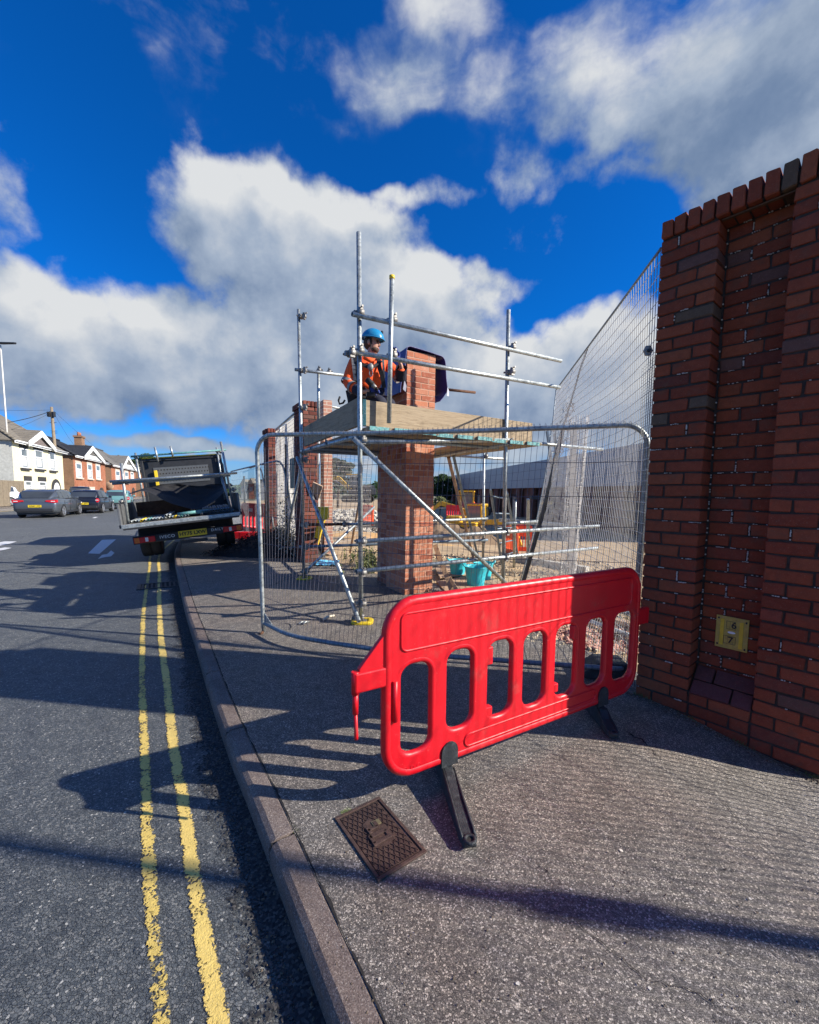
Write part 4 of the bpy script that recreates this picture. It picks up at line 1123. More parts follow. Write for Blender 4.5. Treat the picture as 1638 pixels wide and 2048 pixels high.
def plate_with_holes(outer, holes, thick, to3, inset=.012, name='panel', mat_=None, parent=None, lip=.016):
    """board with openings; edges rolled over with a lip"""
    loops = [outer]+holes; P2 = []; cons = []; 
    for lp_ in loops:
        s = len(P2); P2 += [Vector(p) for p in lp_]
        for i in range(len(lp_)): cons.append((s+i, s+(i+1) % len(lp_)))
    vo, eo, fo, ov, oe, of = delaunay_2d_cdt(P2, cons, [], 0, 1e-6)
    def inside(p, poly):
        c = False; j = len(poly)-1
        for i in range(len(poly)):
            if (poly[i][1] > p.y) != (poly[j][1] > p.y) and p.x < (poly[j][0]-poly[i][0])*(p.y-poly[i][1])/(poly[j][1]-poly[i][1])+poly[i][0]: c = not c
            j = i
        return c
    fs = []
    for f_ in fo:
        c = sum((vo[i] for i in f_), Vector((0,0)))/len(f_)
        if inside(c, outer) and not any(inside(c, h) for h in holes): fs.append(list(f_))
    mb = MB(); n = len(vo)
    mb.add([to3(v.x, v.y, thick/2) for v in vo], fs); mb.add([to3(v.x, v.y, -thick/2) for v in vo], [f_[::-1] for f_ in fs])
    for lp_ in loops:
        m_ = len(lp_); s = len(mb.v)
        mb.add([to3(p[0], p[1], thick/2) for p in lp_]+[to3(p[0], p[1], -thick/2) for p in lp_], [(i, (i+1)%m_, m_+(i+1)%m_, m_+i) for i in range(m_)])
    return mb
outer = rounded(0, BW, ZB, ZT, .15, 8)
# openings measured along the panel (fraction of width), the third and fifth stepped as in the photo
sl = []
u_edges = []
def u_at(px): # along-panel coordinate of a vertical line of the picture at panel height
    p = ray_plane(px, 1330 if px < 1100 else 1290, BL, BN); return (p-BL).dot(BD)
slots_px = [(796,862), (888,945), (970,1022), (1041,1088), (1106,1150), (1166,1207), (1222,1262)]
def zof(px, py): return ray_plane(px, py, BL, BN).z
ztab = [(827,1320,1513), (915,1293,1457), (996,1275,1431), (1063,1255,1411), (1128,1242,1390), (1186,1227,1370), (1241,1215,1372)]
for (a, c), (m_, t_, q_) in zip(slots_px, ztab):
    u0, u1 = u_at(a), u_at(c); zt_ = zof(m_, t_); zb_ = zof(m_, q_)
    r_ = min((u1-u0)/2*.98, .07)
    sl.append(rounded(u0, u1, max(.215, zb_), min(.665, zt_), r_, 6))
# feet cut-outs in the bottom edge
def notch(u, w=.05, h=.105): return rounded(u-w, u+w, ZB-.02, ZB+h, w*.98, 6)
uf = [u_at(897), u_at(1205)]
mb = plate_with_holes(outer, sl, .036, bq)
body = mb.build('panel', M['red_pl'], bar)
for p in body.data.polygons: p.use_smooth = False
bevel(body, .009, 3, 60)
# weld double points so the bevel works
bm = bmesh.new(); bm.from_mesh(body.data); bmesh.ops.remove_doubles(bm, verts=bm.verts, dist=1e-5); bmesh.ops.recalc_face_normals(bm, faces=bm.faces); bm.to_mesh(body.data); bm.free()
# thick rim
def rim(name, pts2, r, out=0, closed=True, flat_=1):
    mb = MB(); mb.path([bq(a, z, out) for a, z in pts2], r, 8, closed=closed); return mb.build(name, M['red_pl'], bar)
rim('rim', rounded(.014, BW-.014, ZB+.014, ZT-.014, .137, 8), .024)
for k, s_ in enumerate(sl):
    c = (sum(p[0] for p in s_)/len(s_), sum(p[1] for p in s_)/len(s_))
    rim('slot_rim', [(p[0]+(p[0]-c[0])*.10, p[1]+(p[1]-c[1])*.03) for p in s_], .0195)
for z0_, z1_, ua, ub in ((.70, .865, .075, BW-.10), (.165, .225, uf[0]+.09, uf[1]-.07)):
    rim('moulded_border', rounded(ua, ub, z0_, z1_, .03, 5), .0060, .018)
# stepped teeth in the third slot and fifth slot
def tooth(u, z, w, h):
    mb = MB(); mb.box(bq(u, z), (w, .034, h), Matrix(((BD.x, BN.x, 0), (BD.y, BN.y, 0), (0, 0, 1)))); o = mb.build('slot_tooth', M['red_pl'], bar); bevel(o, .006, 2)
us = [( u_at(a), u_at(c)) for a, c in slots_px]
tooth(us[2][0]+.012, .585, .05, .09); tooth(us[2][0]+.014, .30, .055, .05); tooth(us[4][1]-.012, .60, .045, .08); tooth(us[4][0]+.012, .31, .05, .05)
# grip and lugs
mb = MB(); mb.path([bq(.045, .40, .020), bq(.045, .58, .020)], .013, 8); mb.build('grip_rib', M['red_pl'], bar)
o_ = Matrix(((BD.x, BN.x, 0), (BD.y, BN.y, 0), (0, 0, 1)))
def lug(u, z, w, h, t=.03):
    mb = MB(); mb.box(bq(u, z), (w, t, h), o_); return mb
mb = MB(); mb.prism([bq(.01, .80, -.012), bq(.01, .585, -.012), bq(-.115, .585, -.012), bq(-.115, .66, -.012)], BN*.024); o = mb.build('hook_web', M['red_pl'], bar); bevel(o, .004)
mb = lug(-.052, .605, .17, .085, .040); o = mb.build('hook_arm', M['red_pl'], bar); bevel(o, .008)
mb = MB(); mb.path([bq(-.128, .65), bq(-.128, .555)], .017, 8); mb.path([bq(-.128, .555), bq(-.128, .47)], .0125, 8); mb.path([bq(-.128, .47), bq(-.124, .375), bq(-.124, .36)], .0085, 8); o = mb.build('hook_pin', M['red_pl'], bar)
mb = lug(BW+.045, .60, .12, .105, .034); o = mb.build('socket_lug', M['red_pl'], bar); bevel(o, .008)
mb = MB(); mb.path([bq(BW+.10, .55), bq(BW+.10, .65)], .018, 8); mb.build('socket_ring', M['red_pl'], bar)
for a in (.10, .135, .17):
    mb = MB(); mb.path([bq(a, .162, .0185)+BD*(.009*math.cos(t))+Vector((0,0,.009*math.sin(t))) for t in [2*PI*k/10 for k in range(10)]], .0012, 4, closed=True); mb.build('recycling_mark', M['red_pl'], bar)
# black swivel feet
def foot(u, dirn, lf, lb, name='swivel_foot'):
    c = bq(u, 0); dirn = dirn.normalized(); sd = Vector((-dirn.y, dirn.x, 0))
    mb = MB(); pts = [(u+.046*math.cos(PI*k/8), ZB+.050+.046*math.sin(PI*k/8)) for k in range(9)]
    pts = [(u+.046, ZB-.02)]+pts+[(u-.046, ZB-.02)]
    mb.prism([bq(a, z, .026) for a, z in pts], BN*-.052); mb.build('foot_socket', M['black_rub'], bar)
    mb = MB()
    def sect(t, hw, z1, drop=0): p = c+dirn*t; return [p-sd*hw, p+sd*hw, p+sd*hw*.75+ZA*z1, p-sd*hw*.75+ZA*z1]
    def base(t, hw, z1): return [v+ZA*.004 for v in sect(t, hw, z1)]
    mb.loft([base(-lb, .022, .018), base(-lb*.5, .030, .05), base(-.05, .030, .092), base(.0, .031, .100), base(.05, .031, .094), base(lf*.5, .032, .06), base(lf*.85, .034, .035), base(lf, .030, .028)])
    fo_ = mb.build(name, M['black_rub'], bar); bevel(fo_, .006, 2, 25)
    # raised edge ribs and end ring
    mb = MB()
    for s_ in (-1, 1): mb.path([c+dirn*t+sd*s_*w+ZA*z for t, w, z in ((.03, .026, .096), (lf*.5, .026, .066), (lf*.85, .028, .042), (lf*.97, .026, .034))], .006, 6)
    mb.build('rib', M['black_rub'], fo_)
    mb = MB(); e = c+dirn*(lf-.005)
    mb.path([e+Vector((.020*math.cos(t), .020*math.sin(t), .036)) for t in [2*PI*k/14 for k in range(14)]], .008, 6, closed=True); mb.build('eye_ring', M['black_rub'], fo_)
    mb = MB(); mb.prism([e+Vector((.016*math.cos(2*PI*k/12), .016*math.sin(2*PI*k/12), .033)) for k in range(12)], (0,0,.003)); mb.build('eye_hole', M['crack'], fo_)
    mb = MB(); mb.path([c+ZA*.10, c+ZA*.16], .016, 8); mb.build('pivot', M['black_rub'], fo_)
tipL = G(942, 1703); foot(uf[0], tipL-bq(uf[0], 0), (tipL-bq(uf[0], 0)).length-.01, .30)
tipR = G(1228, 1478); foot(uf[1], tipR-bq(uf[1], 0), (tipR-bq(uf[1], 0)).length, .30)

# ---------------------------------------------------------------- hydrant cover in the footway
hc = [G(*q) for q in ((672,1640), (762,1592), (850,1712), (752,1766))]   # left, top, right, bottom corners
hcc = sum(hc, Vector())/4; ax1 = ((hc[1]-hc[0])+(hc[2]-hc[3])).normalized(); ax2 = Vector((ax1.y, -ax1.x, 0)); 
w1 = (((hc[1]-hc[0])+(hc[2]-hc[3]))/2).length; w2 = abs(((hc[3]-hc[0])+(hc[2]-hc[1])).dot(ax2)/2)
mc = thing('hydrant_cover', 'rusty brown cast iron hydrant cover with diamond tread and raised letters in the footway', 'manhole cover', tuple(hcc))
rm = Matrix(((ax1.x, ax2.x, 0), (ax1.y, ax2.y, 0), (0, 0, 1)))
def hp(a, c, z=0): return hcc+ax1*a+ax2*c+Vector((0,0,z))
def hb(name, a, c, la, lc, z0, z1, mat_=None, bev=0, parent=None):
    mb = MB(); mb.box(hp(a, c, (z0+z1)/2), (la, lc, z1-z0), rm); o = mb.build(name, mat_ or M['cover'], parent or mc)
    if bev: bevel(o, bev, 2)
    return o
fw = .014
for a, c, la, lc in ((0, -w2/2+fw/2, w1, fw), (0, w2/2-fw/2, w1, fw), (-w1/2+fw/2, 0, fw, w2-2*fw-.002), (w1/2-fw/2, 0, fw, w2-2*fw-.002)): hb('frame_side', a, c, la, lc, -.01, .010, None, .002)
hb('gap', 0, 0, w1-2*fw, w2-2*fw, -.001, .0035, M['crack'])
lidw, lidl = w1-2*fw-.010, w2-2*fw-.010
hb('lid', 0, 0, lidw, lidl, .000, .0055)
# diamond ribs
mb = MB(); st = .0235
hw, hl = lidw/2-.004, lidl/2-.004
def cliprib(p0, dr):
    # clip a line to the lid rectangle
    t0, t1 = -9, 9
    for pc_, dd, lim in ((p0[0], dr[0], hw), (p0[1], dr[1], hl)):
        if abs(dd) < 1e-9:
            if abs(pc_) > lim: return None
            continue
        a = (-lim-pc_)/dd; c = (lim-pc_)/dd
        if a > c: a, c = c, a
        t0 = max(t0, a); t1 = min(t1, c)
    return (t0, t1) if t1 > t0+.004 else None
for k in range(-14, 15):
    for dr in ((.5, .866), (-.5, .866)):
        p0 = (k*st, 0); r_ = cliprib(p0, dr)
        if r_:
            a = hp(p0[0]+dr[0]*r_[0], p0[1]+dr[1]*r_[0], .0068); c = hp(p0[0]+dr[0]*r_[1], p0[1]+dr[1]*r_[1], .0068)
            mb.bar(a, c, .0035, .0036)
o = mb.build('tread_ribs', M['cover'], mc); o['kind'] = 'stuff'
# raised pad and the letters F H
cx_, cy_ = -.004, -.01
mb = MB(); mb.prism([hp(a+cx_, c+cy_, .004) for a, c in ((-.030,-.062), (.012,-.085), (.030,-.045), (.052,-.010), (.052,.060), (.010,.078), (-.045,.060), (-.030,.02))], (0,0,.005)); mb.build('pad', M['cover'], mc)
for a, c, la, lc in ((.0, .048, .085, .018), (-.034, .025, .014, .045), (.0, .010, .075, .020), (.034, .028, .014, .03), (-.022, -.022, .014, .035), (.018, -.036, .016, .030), (-.002, -.022, .050, .012)):
    hb('raised_letter', a+cx_, c+cy_, la, lc, .008, .0145, None, .0015)
hb('brass_tag', .020, -.052, .036, .028, .008, .0125, M['brass'], .001)
mb = MB()
for k in range(70):
    p = hp(R.uniform(-.02,.03)-w1*.25, -w2/2-.004+R.uniform(-.012,.01), .002); a = R.uniform(0, 6.28); h_ = R.uniform(.006,.016)
    mb.add([p, p+Vector((.002,.001,0)), p+Vector((math.cos(a)*.012, math.sin(a)*.012, h_))], [(0,1,2)])
M['moss'] = simple('green_weed', (.13, .17, .05), .9, 0, .4, 60)
o = mb.build('weed_tuft', M['moss']); o['kind'] = 'stuff'; tag(o, 'small green weeds at the corner of the hydrant cover', 'weeds')
# ---------------------------------------------------------------- scaffold
def pipe(mb, a, b_, r=.0242, n=12, wall=.004):
    a = Vector(a); b_ = Vector(b_); d = (b_-a).normalized(); sx = d.orthogonal().normalized(); sy = d.cross(sx)
    ring = lambda p, rr: [p+sx*(rr*math.cos(2*PI*k/n))+sy*(rr*math.sin(2*PI*k/n)) for k in range(n)]
    mb.csm = True; mb.loft([ring(a, r-wall), ring(a, r), ring(b_, r), ring(b_, r-wall), ring(a, r-wall)], cap=False); mb.csm = False
S1 = P(722,1245,4.40); S1 = G(722,1245); S4 = G(608,1158); S3 = Vector((P(1014,900,5.42).x, 5.42, 0)); S5 = G(966,1128); 
sc = thing('scaffold', 'galvanised tube scaffold with a timber board platform built round the new brick pillar', 'scaffold', tuple(S1))
def up(S, z): return Vector((S.x, S.y, z))
tube_i = [0]
def tube(a, b_, mat_='galv', name='scaffold_tube', parent=None, r=.0242):
    mb = MB(); pipe(mb, a, b_, r); return mb.build(name, M[mat_], parent or sc)
# coupler: two half shells, flaps and bolts
def coupler_mesh():
    mb = MB(); mb.csm = True
    mb.path([Vector((0,0,-.028)), Vector((0,0,.028))], .031, 10); mb.path([Vector((-.028,.052,0)), Vector((.028,.052,0))], .031, 10); mb.csm = False
    mb.box((.038,.0,.0), (.03,.035,.045)); mb.box((-.036,.0,0), (.022,.03,.05)); mb.box((0,.052,.036), (.042,.034,.024)); mb.box((0,.052,-.036), (.045,.03,.018))
    mb.path([Vector((.048,-.03,0)), Vector((.048,.035,0))], .006, 6); mb.path([Vector((0,.03,.046)), Vector((0,.09,.046))], .006, 6)
    mb.path([Vector((.048,-.044,0)), Vector((.048,-.028,0))], .012, 6); mb.path([Vector((0,.085,.046)), Vector((0,.10,.046))], .012, 6)
    return mb.mesh('coupler', M['coupler'])
CM = coupler_mesh()
def coupler(p, side=None, parent=None):
    side = Vector((0,-1,0)) if side is None else side
    a = math.atan2(side.y, side.x)-PI/2
    return inst(CM, 'coupler', parent or sc, Vector(p)-(parent or sc).location, Matrix.Rotation(a, 4, 'Z').to_quaternion())
hgt = lambda S, px, py: P(px, py, S.y).z
FD = (S3-S1).normalized(); FNr = Vector((FD.y, -FD.x, 0))      # front line and its outward side
SD = (S4-S1).normalized()
# standards
tube(up(S1, .03), P(717.5, 465, S1.y+.02)); tube(up(S4, .03), P(597, 619, S4.y)); tube(up(S3, .03), P(1017, 620, S3.y)); tube(up(S5, .0), P(968, 880, S5.y))
mp = S1+FD*.50
_n = Vector(((S3-S1).normalized().y, -(S3-S1).normalized().x, 0)); pt = ray_plane(784, 552, S1+_n*.11, _n); pb_ = ray_plane(778, 846, S1+_n*.11, _n); tube(pt, pb_)
mb = MB(); mb.path([pt+ZA*.004, pt-ZA*.03], .0275, 12); mb.build('yellow_cap', M['yellow_pl'], sc)
# guard rails in front
def along(S, d, z0, px): # point on the vertical plane through S along d
    n_ = Vector((d.y, -d.x, 0)); return ray_plane(px, z0, S, n_)
o1 = S1+FNr*.05
def fp(px, py, off=.05): return ray_plane(px, py, S1+FNr*off, FNr)
tube(fp(704,628), fp(1122,722)); tube(fp(706,704), fp(1119,775))
lo = [(fp(714,1083,.05), fp(1198,1052,.05)), (fp(713,1143,.05), fp(1195,1096,.05))]
for a, c in lo: tube(a, c)
# sleeve joints of darker tube
# under the deck
tube(fp(716,884,.05), fp(1020,880,.05)); 
tube(P(603,903,S4.y-.05), P(718,872,S1.y-.02)); tube(P(868,914,6.9), P(1018,886,5.30)); tube(P(905,911,8.1), P(1008,918,8.1)); tube(P(1004,880,5.6), P(1204,899,6.6))
# back and side ledgers
tube(P(600,1050,S4.y), P(700,1048,6.9), 'rust'); tube(P(690,1049,6.85), P(975,1037,S5.y-.05)); tube(P(598,1094,S4.y), P(975,1080,S5.y-.05), 'galv_dull')
tube(P(683,1091,6.9), P(800,1087,7.3))
tube(P(1010,1047,5.9), P(1078,1043,6.4)); 
tube(P(590,739,S4.y), P(700,752,7.0)); tube(P(637,742,7.0), P(637,848,7.0)); tube(P(893,779,6.3), P(950,785,6.6), 'rust', r=.02)
tube(P(1030,1000,7.0), G(1028,1138,-.05)); 
# braces
bfs = .10
tube(fp(706,876,.11), ray_plane(1024,1178,S1+FNr*.11,FNr)); tube(P(594,915,S4.y-.1), P(718,1243,S1.y-.12)); tube(G(606,1148,.05), P(748,1014,8.0)); 
tube(G(565,1108,.0), P(601,940,6.7)); tube(G(700,1105,0.0), P(722,985,7.7), 'ply')
# couplers
for px, py in ((717,628), (717,704), (783,643), (783,713)): coupler(fp(px, py, .0), FNr)
for px, py in ((1015,697), (1014,745), (1012,1063), (1009,1114), (1010,886)): coupler(up(S3, hgt(S3, px, py)), FNr)
for px, py in ((720,1082), (720,1143), (719,880), (720,1205)): coupler(up(S1, hgt(S1, px, py)), FNr)
for px, py in ((598,633), (598,741), (600,815), (603,905), (605,1050), (606,1094), (607,1142), (600,920)): coupler(up(S4, hgt(S4, px, py)), Vector((1,-.2,0)))
for px, py in ((968,912), (966,1038), (966,1081)): coupler(up(S5, hgt(S5, px, py)))
for px, py, d_ in ((660,746,6.9), (640,742,7.0), (655,889,5.6), (714,1236,4.38), (1020,1172,5.45), (690,1048,6.85)): coupler(P(px, py, d_))
coupler(fp(700,708,.05), FNr)
# base plates of yellow plastic
def bplate(p):
    mb = MB(); n = 20; rings = []
    for z, s_ in ((.004, 1), (.020, 1), (.030, .9), (.030, .62), (.016, .55), (.016, .0001)):
        rings.append([p+Vector((math.copysign(abs(math.cos(2*PI*k/n))**.45, math.cos(2*PI*k/n))*.115*s_, math.copysign(abs(math.sin(2*PI*k/n))**.45, math.sin(2*PI*k/n))*.10*s_, z)) for k in range(n)])
    mb.loft(rings, cap=False); mb.build('base_plate', M['yellow_pl'], sc, smooth=False)
    mb = MB(); mb.box(p+ZA*.022, (.09, .09, .008)); mb.path([p+ZA*.02, p+ZA*.09], .019, 8); mb.build('jack_foot', M['coupler'], sc)
bplate(up(S1, 0)+Vector((.015,0,0))); bplate(up(S4, 0)+Vector((.01,0,0))); bplate(up(S3, 0))
# platform
DK = hgt(S1, 728, 852)
d1 = fp(728, 800, -.02); tz = d1.z; dz0 = hgt(S1, 728, 850)
A_ = up(S1+FD*.04-FNr*.02, 0); B_ = Vector((P(1063,850,5.72).x, 5.72, 0))
fd2 = (B_-A_).normalized(); Lf = (B_-A_).length
def toe(a, c, z0, z1, name='toe_board', mat_='board'):
    d = (c-a).normalized(); m_ = (a+c)/2; L = (c-a).length; t = thing_local_board(d, m_, L, z0, z1, name, mat_)
def thing_local_board(d, m_, L, z0, z1, name, mat_, w=.038):
    mb = MB(); hx_ = L/2; hz = (z1-z0)/2
    vs = [Vector((x, y, z)) for x in (-hx_, hx_) for y in (-w/2, w/2) for z in (-hz, hz)]
    mb.add(vs, [(0,1,3,2),(4,6,7,5),(0,4,5,1),(2,3,7,6),(0,2,6,4),(1,5,7,3)])
    me = mb.mesh(name, M[mat_]); o = bpy.data.objects.new(name, me); COL.objects.link(o); o.parent = sc
    o.location = Vector((m_.x, m_.y, (z0+z1)/2))-sc.location; o.rotation_euler = (0, 0, math.atan2(d.y, d.x)); bevel(o, .003, 1); return o
toe(A_, B_, dz0-.005, tz)
# left toe board, from S1 back to S4, and a second below it
C_ = up(S4+Vector((.05,-.05,0)), 0)
zl1 = hgt(S4, 606, 852)
toe(A_+Vector((-.05,.03,0)), C_, dz0+.0, (tz+zl1)/2+.00)
for k, m_ in ((0, A_),):
    mb = MB(); mb.box(Vector((A_.x+.008, A_.y-.004, (tz+dz0)/2)), (.035, .045, tz-dz0+.004)); mb.build('hoop_iron', M['teal'], sc)
# deck boards run from front to back along the left side direction
bd = SD; ZD = dz0-.028; nb = 9; wbd = Lf/ (nb+.0)
for k in range(nb):
    s_ = (k+.5)*wbd; base = A_+fd2*s_; L = 2.35 if k < 8 else 2.0
    a = base-SD*(.13+.03*((k*7) % 3)); c = base+SD*L
    if abs(s_-1.0) < 2 and True:
        # leave the pillar its opening
        mid_ = (KP-base).dot(SD)
        near = abs((KP+CD*.22-(base+SD*((KP-base).dot(SD)))).length) < .42
    if near:
        e1_ = base+SD*((KP-base).dot(SD)-.12)
        thing_local_board(SD, (a+e1_)/2, (e1_-a).length, ZD-.03+.001*(k%2), ZD+.008, 'deck_board', 'board', wbd-.012)
        s2 = base+SD*((KP-base).dot(SD)+.9)
        if (c-s2).dot(SD) > .1: thing_local_board(SD, (s2+c)/2, (c-s2).length, ZD-.03, ZD+.008, 'deck_board', 'board', wbd-.012)
    else:
        thing_local_board(SD, (a+c)/2, (c-a).length, ZD-.03+.001*(k%2), ZD+.008, 'deck_board', 'board', wbd-.012)
    mb = MB(); q = a-SD*.002; mb.box(Vector((q.x, q.y, ZD-.012)), (wbd-.02, .012, .042), Matrix.Rotation(math.atan2(fd2.y, fd2.x), 3, 'Z')); mb.build('hoop_iron', M['teal'], sc)
# transoms under the boards
for s_ in (.25, 1.0, 1.75, 2.2):
    a = A_+SD*s_-fd2*.1; tube(up(a, ZD-.058), up(a+fd2*(2.2 if s_ != 1.0 else .6), ZD-.058+.02), 'galv_dull')

# ladder leaning inside the scaffold
def ladder(name, label, l0, l1, r0, r1, n, mat_='galv_dull'):
    t = thing(name, label, 'ladder', tuple(l0))
    for a, c in ((l0, l1), (r0, r1)):
        mb = MB(); mb.bar(a, c, .028, .065, (0,1,0)); mb.build('stile', M[mat_], t)
    for k in range(n):
        u = (k+.6)/n; mb = MB(); mb.path([l0.lerp(l1, u), r0.lerp(r1, u)], .014, 8); mb.build('rung', M[mat_], t)
ladder('ladder', 'grey step ladder leaning behind the scaffold front right of the pillar', G(1003,1128,-.05), P(981,978,6.9), G(1036,1115,-.05), P(1014,985,7.5), 5)
ladder('ladder', 'tall ladder rising behind the right ends of the guard rails', P(1108,960,6.9), P(1094,862,6.9), P(1118,960,7.3), P(1107,850,7.3), 3)
# leaning boards and props
def leaning(name, label, cat, a, c, w, h, mat_, group=None):
    t = thing(name, label, cat, tuple(a), group=group); mb = MB(); mb.bar(a, c, w, h, (0,1,0)); o = mb.build(name+'_board', M[mat_], t); bevel(o, .003, 1); return t
leaning('timber_prop', 'pale squared timber leaning from the ground to the platform right of the pillar', 'prop', G(948,1122,-.1), P(897,915,6.9), .05, .05, 'ply')
leaning('timber_prop', 'grey steel channel leaning close beside the pale timber prop', 'prop', G(957,1118,-.1), P(907,912,6.9), .045, .03, 'galv_dull')
leaning('plank', 'brown plank leaning on the foot of the new pillar beside the buckets', 'plank', G(906,1187), P(870,1090,6.1), .07, .03, 'plank')
leaning('plank', 'dark thin plank fallen against the first leaning plank by the new pillar', 'plank', G(920,1192), P(872,1108,6.2), .05, .03, 'plank')
leaning('plank', 'long rough plank leaning against the older red pillar behind the left scaffold leg', 'plank', G(592,1112), P(636,968,8.0), .20, .03, 'ply')
leaning('white_post', 'slim white post standing in front of the older red pillar', 'post', G(636,1092), P(636,802,8.4), .05, .05, 'white_pl')
leaning('grey_post', 'grey timber post in the soil right of the scaffold', 'post', G(1056,1140,-.1), P(1056,998,7.4), .05, .05, 'galv')
leaning('steel_rail', 'pale steel rail lying across trestles behind the scaffold', 'rail', P(1000,1040,9.5), P(1150,1053,8.0), .08, .10, 'galv')
leaning('concrete_lintel', 'grey concrete beam on the ground behind the curling mesh', 'beam', G(1045,1135,-.1)+Vector((0,.4,.1)), G(1190,1160,-.1)+Vector((.0,.3,.1)), .15, .15, 'rubble')
for k, (x0,y0,x1,y1,m_) in enumerate(((1060,1170,1290,1208,'plank'), (1090,1196,1290,1243,'galv_dull'), (1130,1222,1300,1268,'ply'), (1085,1215,1280,1290,'galv'))):
    lab = ['brown plank lying on the soil behind the barrier, furthest of four', 'dull grey tube lying on the soil behind the barrier', 'pale timber lying on the soil behind the barrier nearest the wall', 'bright galvanised tube lying among the stones behind the barrier'][k]
    a = G(x0,y0,.0)+ZA*.04; c = G(x1,y1,.0)+ZA*.05; t = thing('loose_timber' if m_ != 'galv' else 'loose_tube', lab, 'plank' if 'tube' not in lab else 'tube', tuple(a)); mb = MB()
    if 'tube' in lab: pipe(mb, a, c)
    else: mb.bar(a, c, .10, .04)
    mb.build('length', M[m_], t)
# plywood sheets on the ground by the buckets
for k, q in enumerate((((872,1165), (960,1150), (1035,1178), (905,1200)), ((870,1140), (930,1128), (1000,1146), (880,1160)))):
    t = thing('ply_sheet', ['worn plywood sheet lying on the ground under the turquoise buckets', 'worn plywood sheet lying behind the turquoise buckets'][k], 'plywood', tuple(G(*q[0])))
    mb = MB(); mb.prism([G(x, y)+ZA*(.006+.02*k) for x, y in q], (0,0,.014)); mb.build('sheet', M['ply'], t)
# coil of cable lying by the pillar foot
t = thing('cable_coil', 'loose black coiled cable lying at the foot of the new pillar', 'cable', tuple(G(862,1192)))
mb = MB(); a = G(852,1183)+ZA*.02; c = G(915,1200)+ZA*.02
mb.path([a.lerp(c, k/90)+Vector((.0, .028*math.cos(k*.9), .028*math.sin(k*.9)+.012)) for k in range(91)], .006, 5); mb.build('coil', M['black_pl'], t)
t = thing('cable_coil', 'thin rusty rod trailing from the cable along the footway', 'rod', tuple(G(850,1212))); mb = MB(); mb.path([G(835,1222)+ZA*.01, G(870,1205)+ZA*.012, G(905,1208)+ZA*.01], .008, 6); mb.build('rod', M['rust'], t)

# turquoise buckets
def bucket(p, s, label, tilt=0):
    t = thing('bucket', label, 'bucket', tuple(p)); n = 24; rings = []
    for z, r_ in ((.0, .115), (.0, .120), (.02, .128), (.16, .150), (.29, .172), (.30, .182), (.315, .184), (.315, .170), (.29, .166), (.03, .120), (.028, .0005)):
        rings.append([p+Vector((math.cos(2*PI*k/n)*r_*s, math.sin(2*PI*k/n)*r_*s*(1-.04*math.sin(z*9)), z*s)) for k in range(n)])
    mb = MB(); mb.csm = True; mb.loft(rings, cap=False); mb.build('tub', M['blue_bucket'], t)
    for sg in (-1, 1):
        mb = MB(); c = p+Vector((sg*.175*s, 0, .305*s)); mb.path([c+Vector((sg*a*s, b__*s, h_*s)) for a, b__, h_ in ((-.005,-.06,0), (.02,-.045,.03), (.03,0,.04), (.02,.045,.03), (-.005,.06,0))], .011*s, 6); mb.build('handle', M['blue_bucket'], t)
bucket(G(951,1172), .96, 'nearest turquoise rubber bucket on the plywood right of the new pillar')
bucket(G(966,1160), .90, 'turquoise bucket nested half hidden behind the nearest one')
bucket(G(915,1152), .86, 'turquoise bucket standing closest to the new pillar behind the leaning planks')
# small litter on the footway: clips, orange peg, blue sheet
t = thing('fence_clip', 'two pale steel fence clips joined together lying under the front mesh panel', 'clip', tuple(G(605,1248)))
for a, c in (((598,1250), (610,1246)), ((606,1250), (618,1246))):
    mb = MB(); mb.path([G(*a)+ZA*.012, (G(*a)+G(*c))/2+ZA*.024, G(*c)+ZA*.012], .009, 6); mb.build('clip_jaw', M['galv'], t)
t = thing('tape_scrap', 'scrap of pale rolled tape lying left of the scaffold base plate', 'scrap', tuple(G(655,1240)))
mb = MB(); mb.path([G(647,1243)+ZA*.02, G(655,1239)+ZA*.03, G(668,1233)+ZA*.012], .012, 6); mb.build('scrap', simple('masking_tape', (.62, .56, .44), .8), t)
t = thing('wire_hook', 'thin black wire hook lying on the footway inside the front mesh panel', 'wire', tuple(G(575,1255)))
mb = MB(); mb.path([G(570,1247)+ZA*.004, G(580,1249)+ZA*.004, G(583,1255)+ZA*.004, G(578,1260)+ZA*.004], .003, 5); mb.build('hook', M['black_pl'], t)
t = thing('yellow_peg', 'small yellow plastic peg standing on the footway behind the red barrier', 'peg', tuple(G(784,1232)))
mb = MB(); c = G(784,1232); mb.loft([[c+Vector((math.cos(2*PI*k/7)*r_, math.sin(2*PI*k/7)*r_, z)) for k in range(7)] for z, r_ in ((0,.022), (.02,.018), (.035,.010), (.055,.004))]); mb.build('peg', M['yellow_pl'], t)
t = thing('blue_sheet', 'crumpled blue plastic sheet on the ground behind the left scaffold leg', 'plastic sheet', tuple(G(655,1125)))
mb = MB(); c = G(652,1128)
mb.grid(lambda u, v: c+Vector(((u-.5)*.45, (v-.5)*.5, .02+.07*abs(mnoise.noise(Vector((u*4, v*4, 3)))))), 12, 8); mb.build('sheet', simple('light_blue_sheet', (.10, .35, .55), .5, 0, .4, 20), t)
t = thing('yellow_chute', 'yellow plastic rubble chute leaning on the older red pillar', 'chute', tuple(G(630,1113)))
a = G(626,1114)+ZA*.02; c = P(646,1026,7.6); mb = MB(); d = (c-a).normalized(); sx = Vector((1,0,0))
rings = []
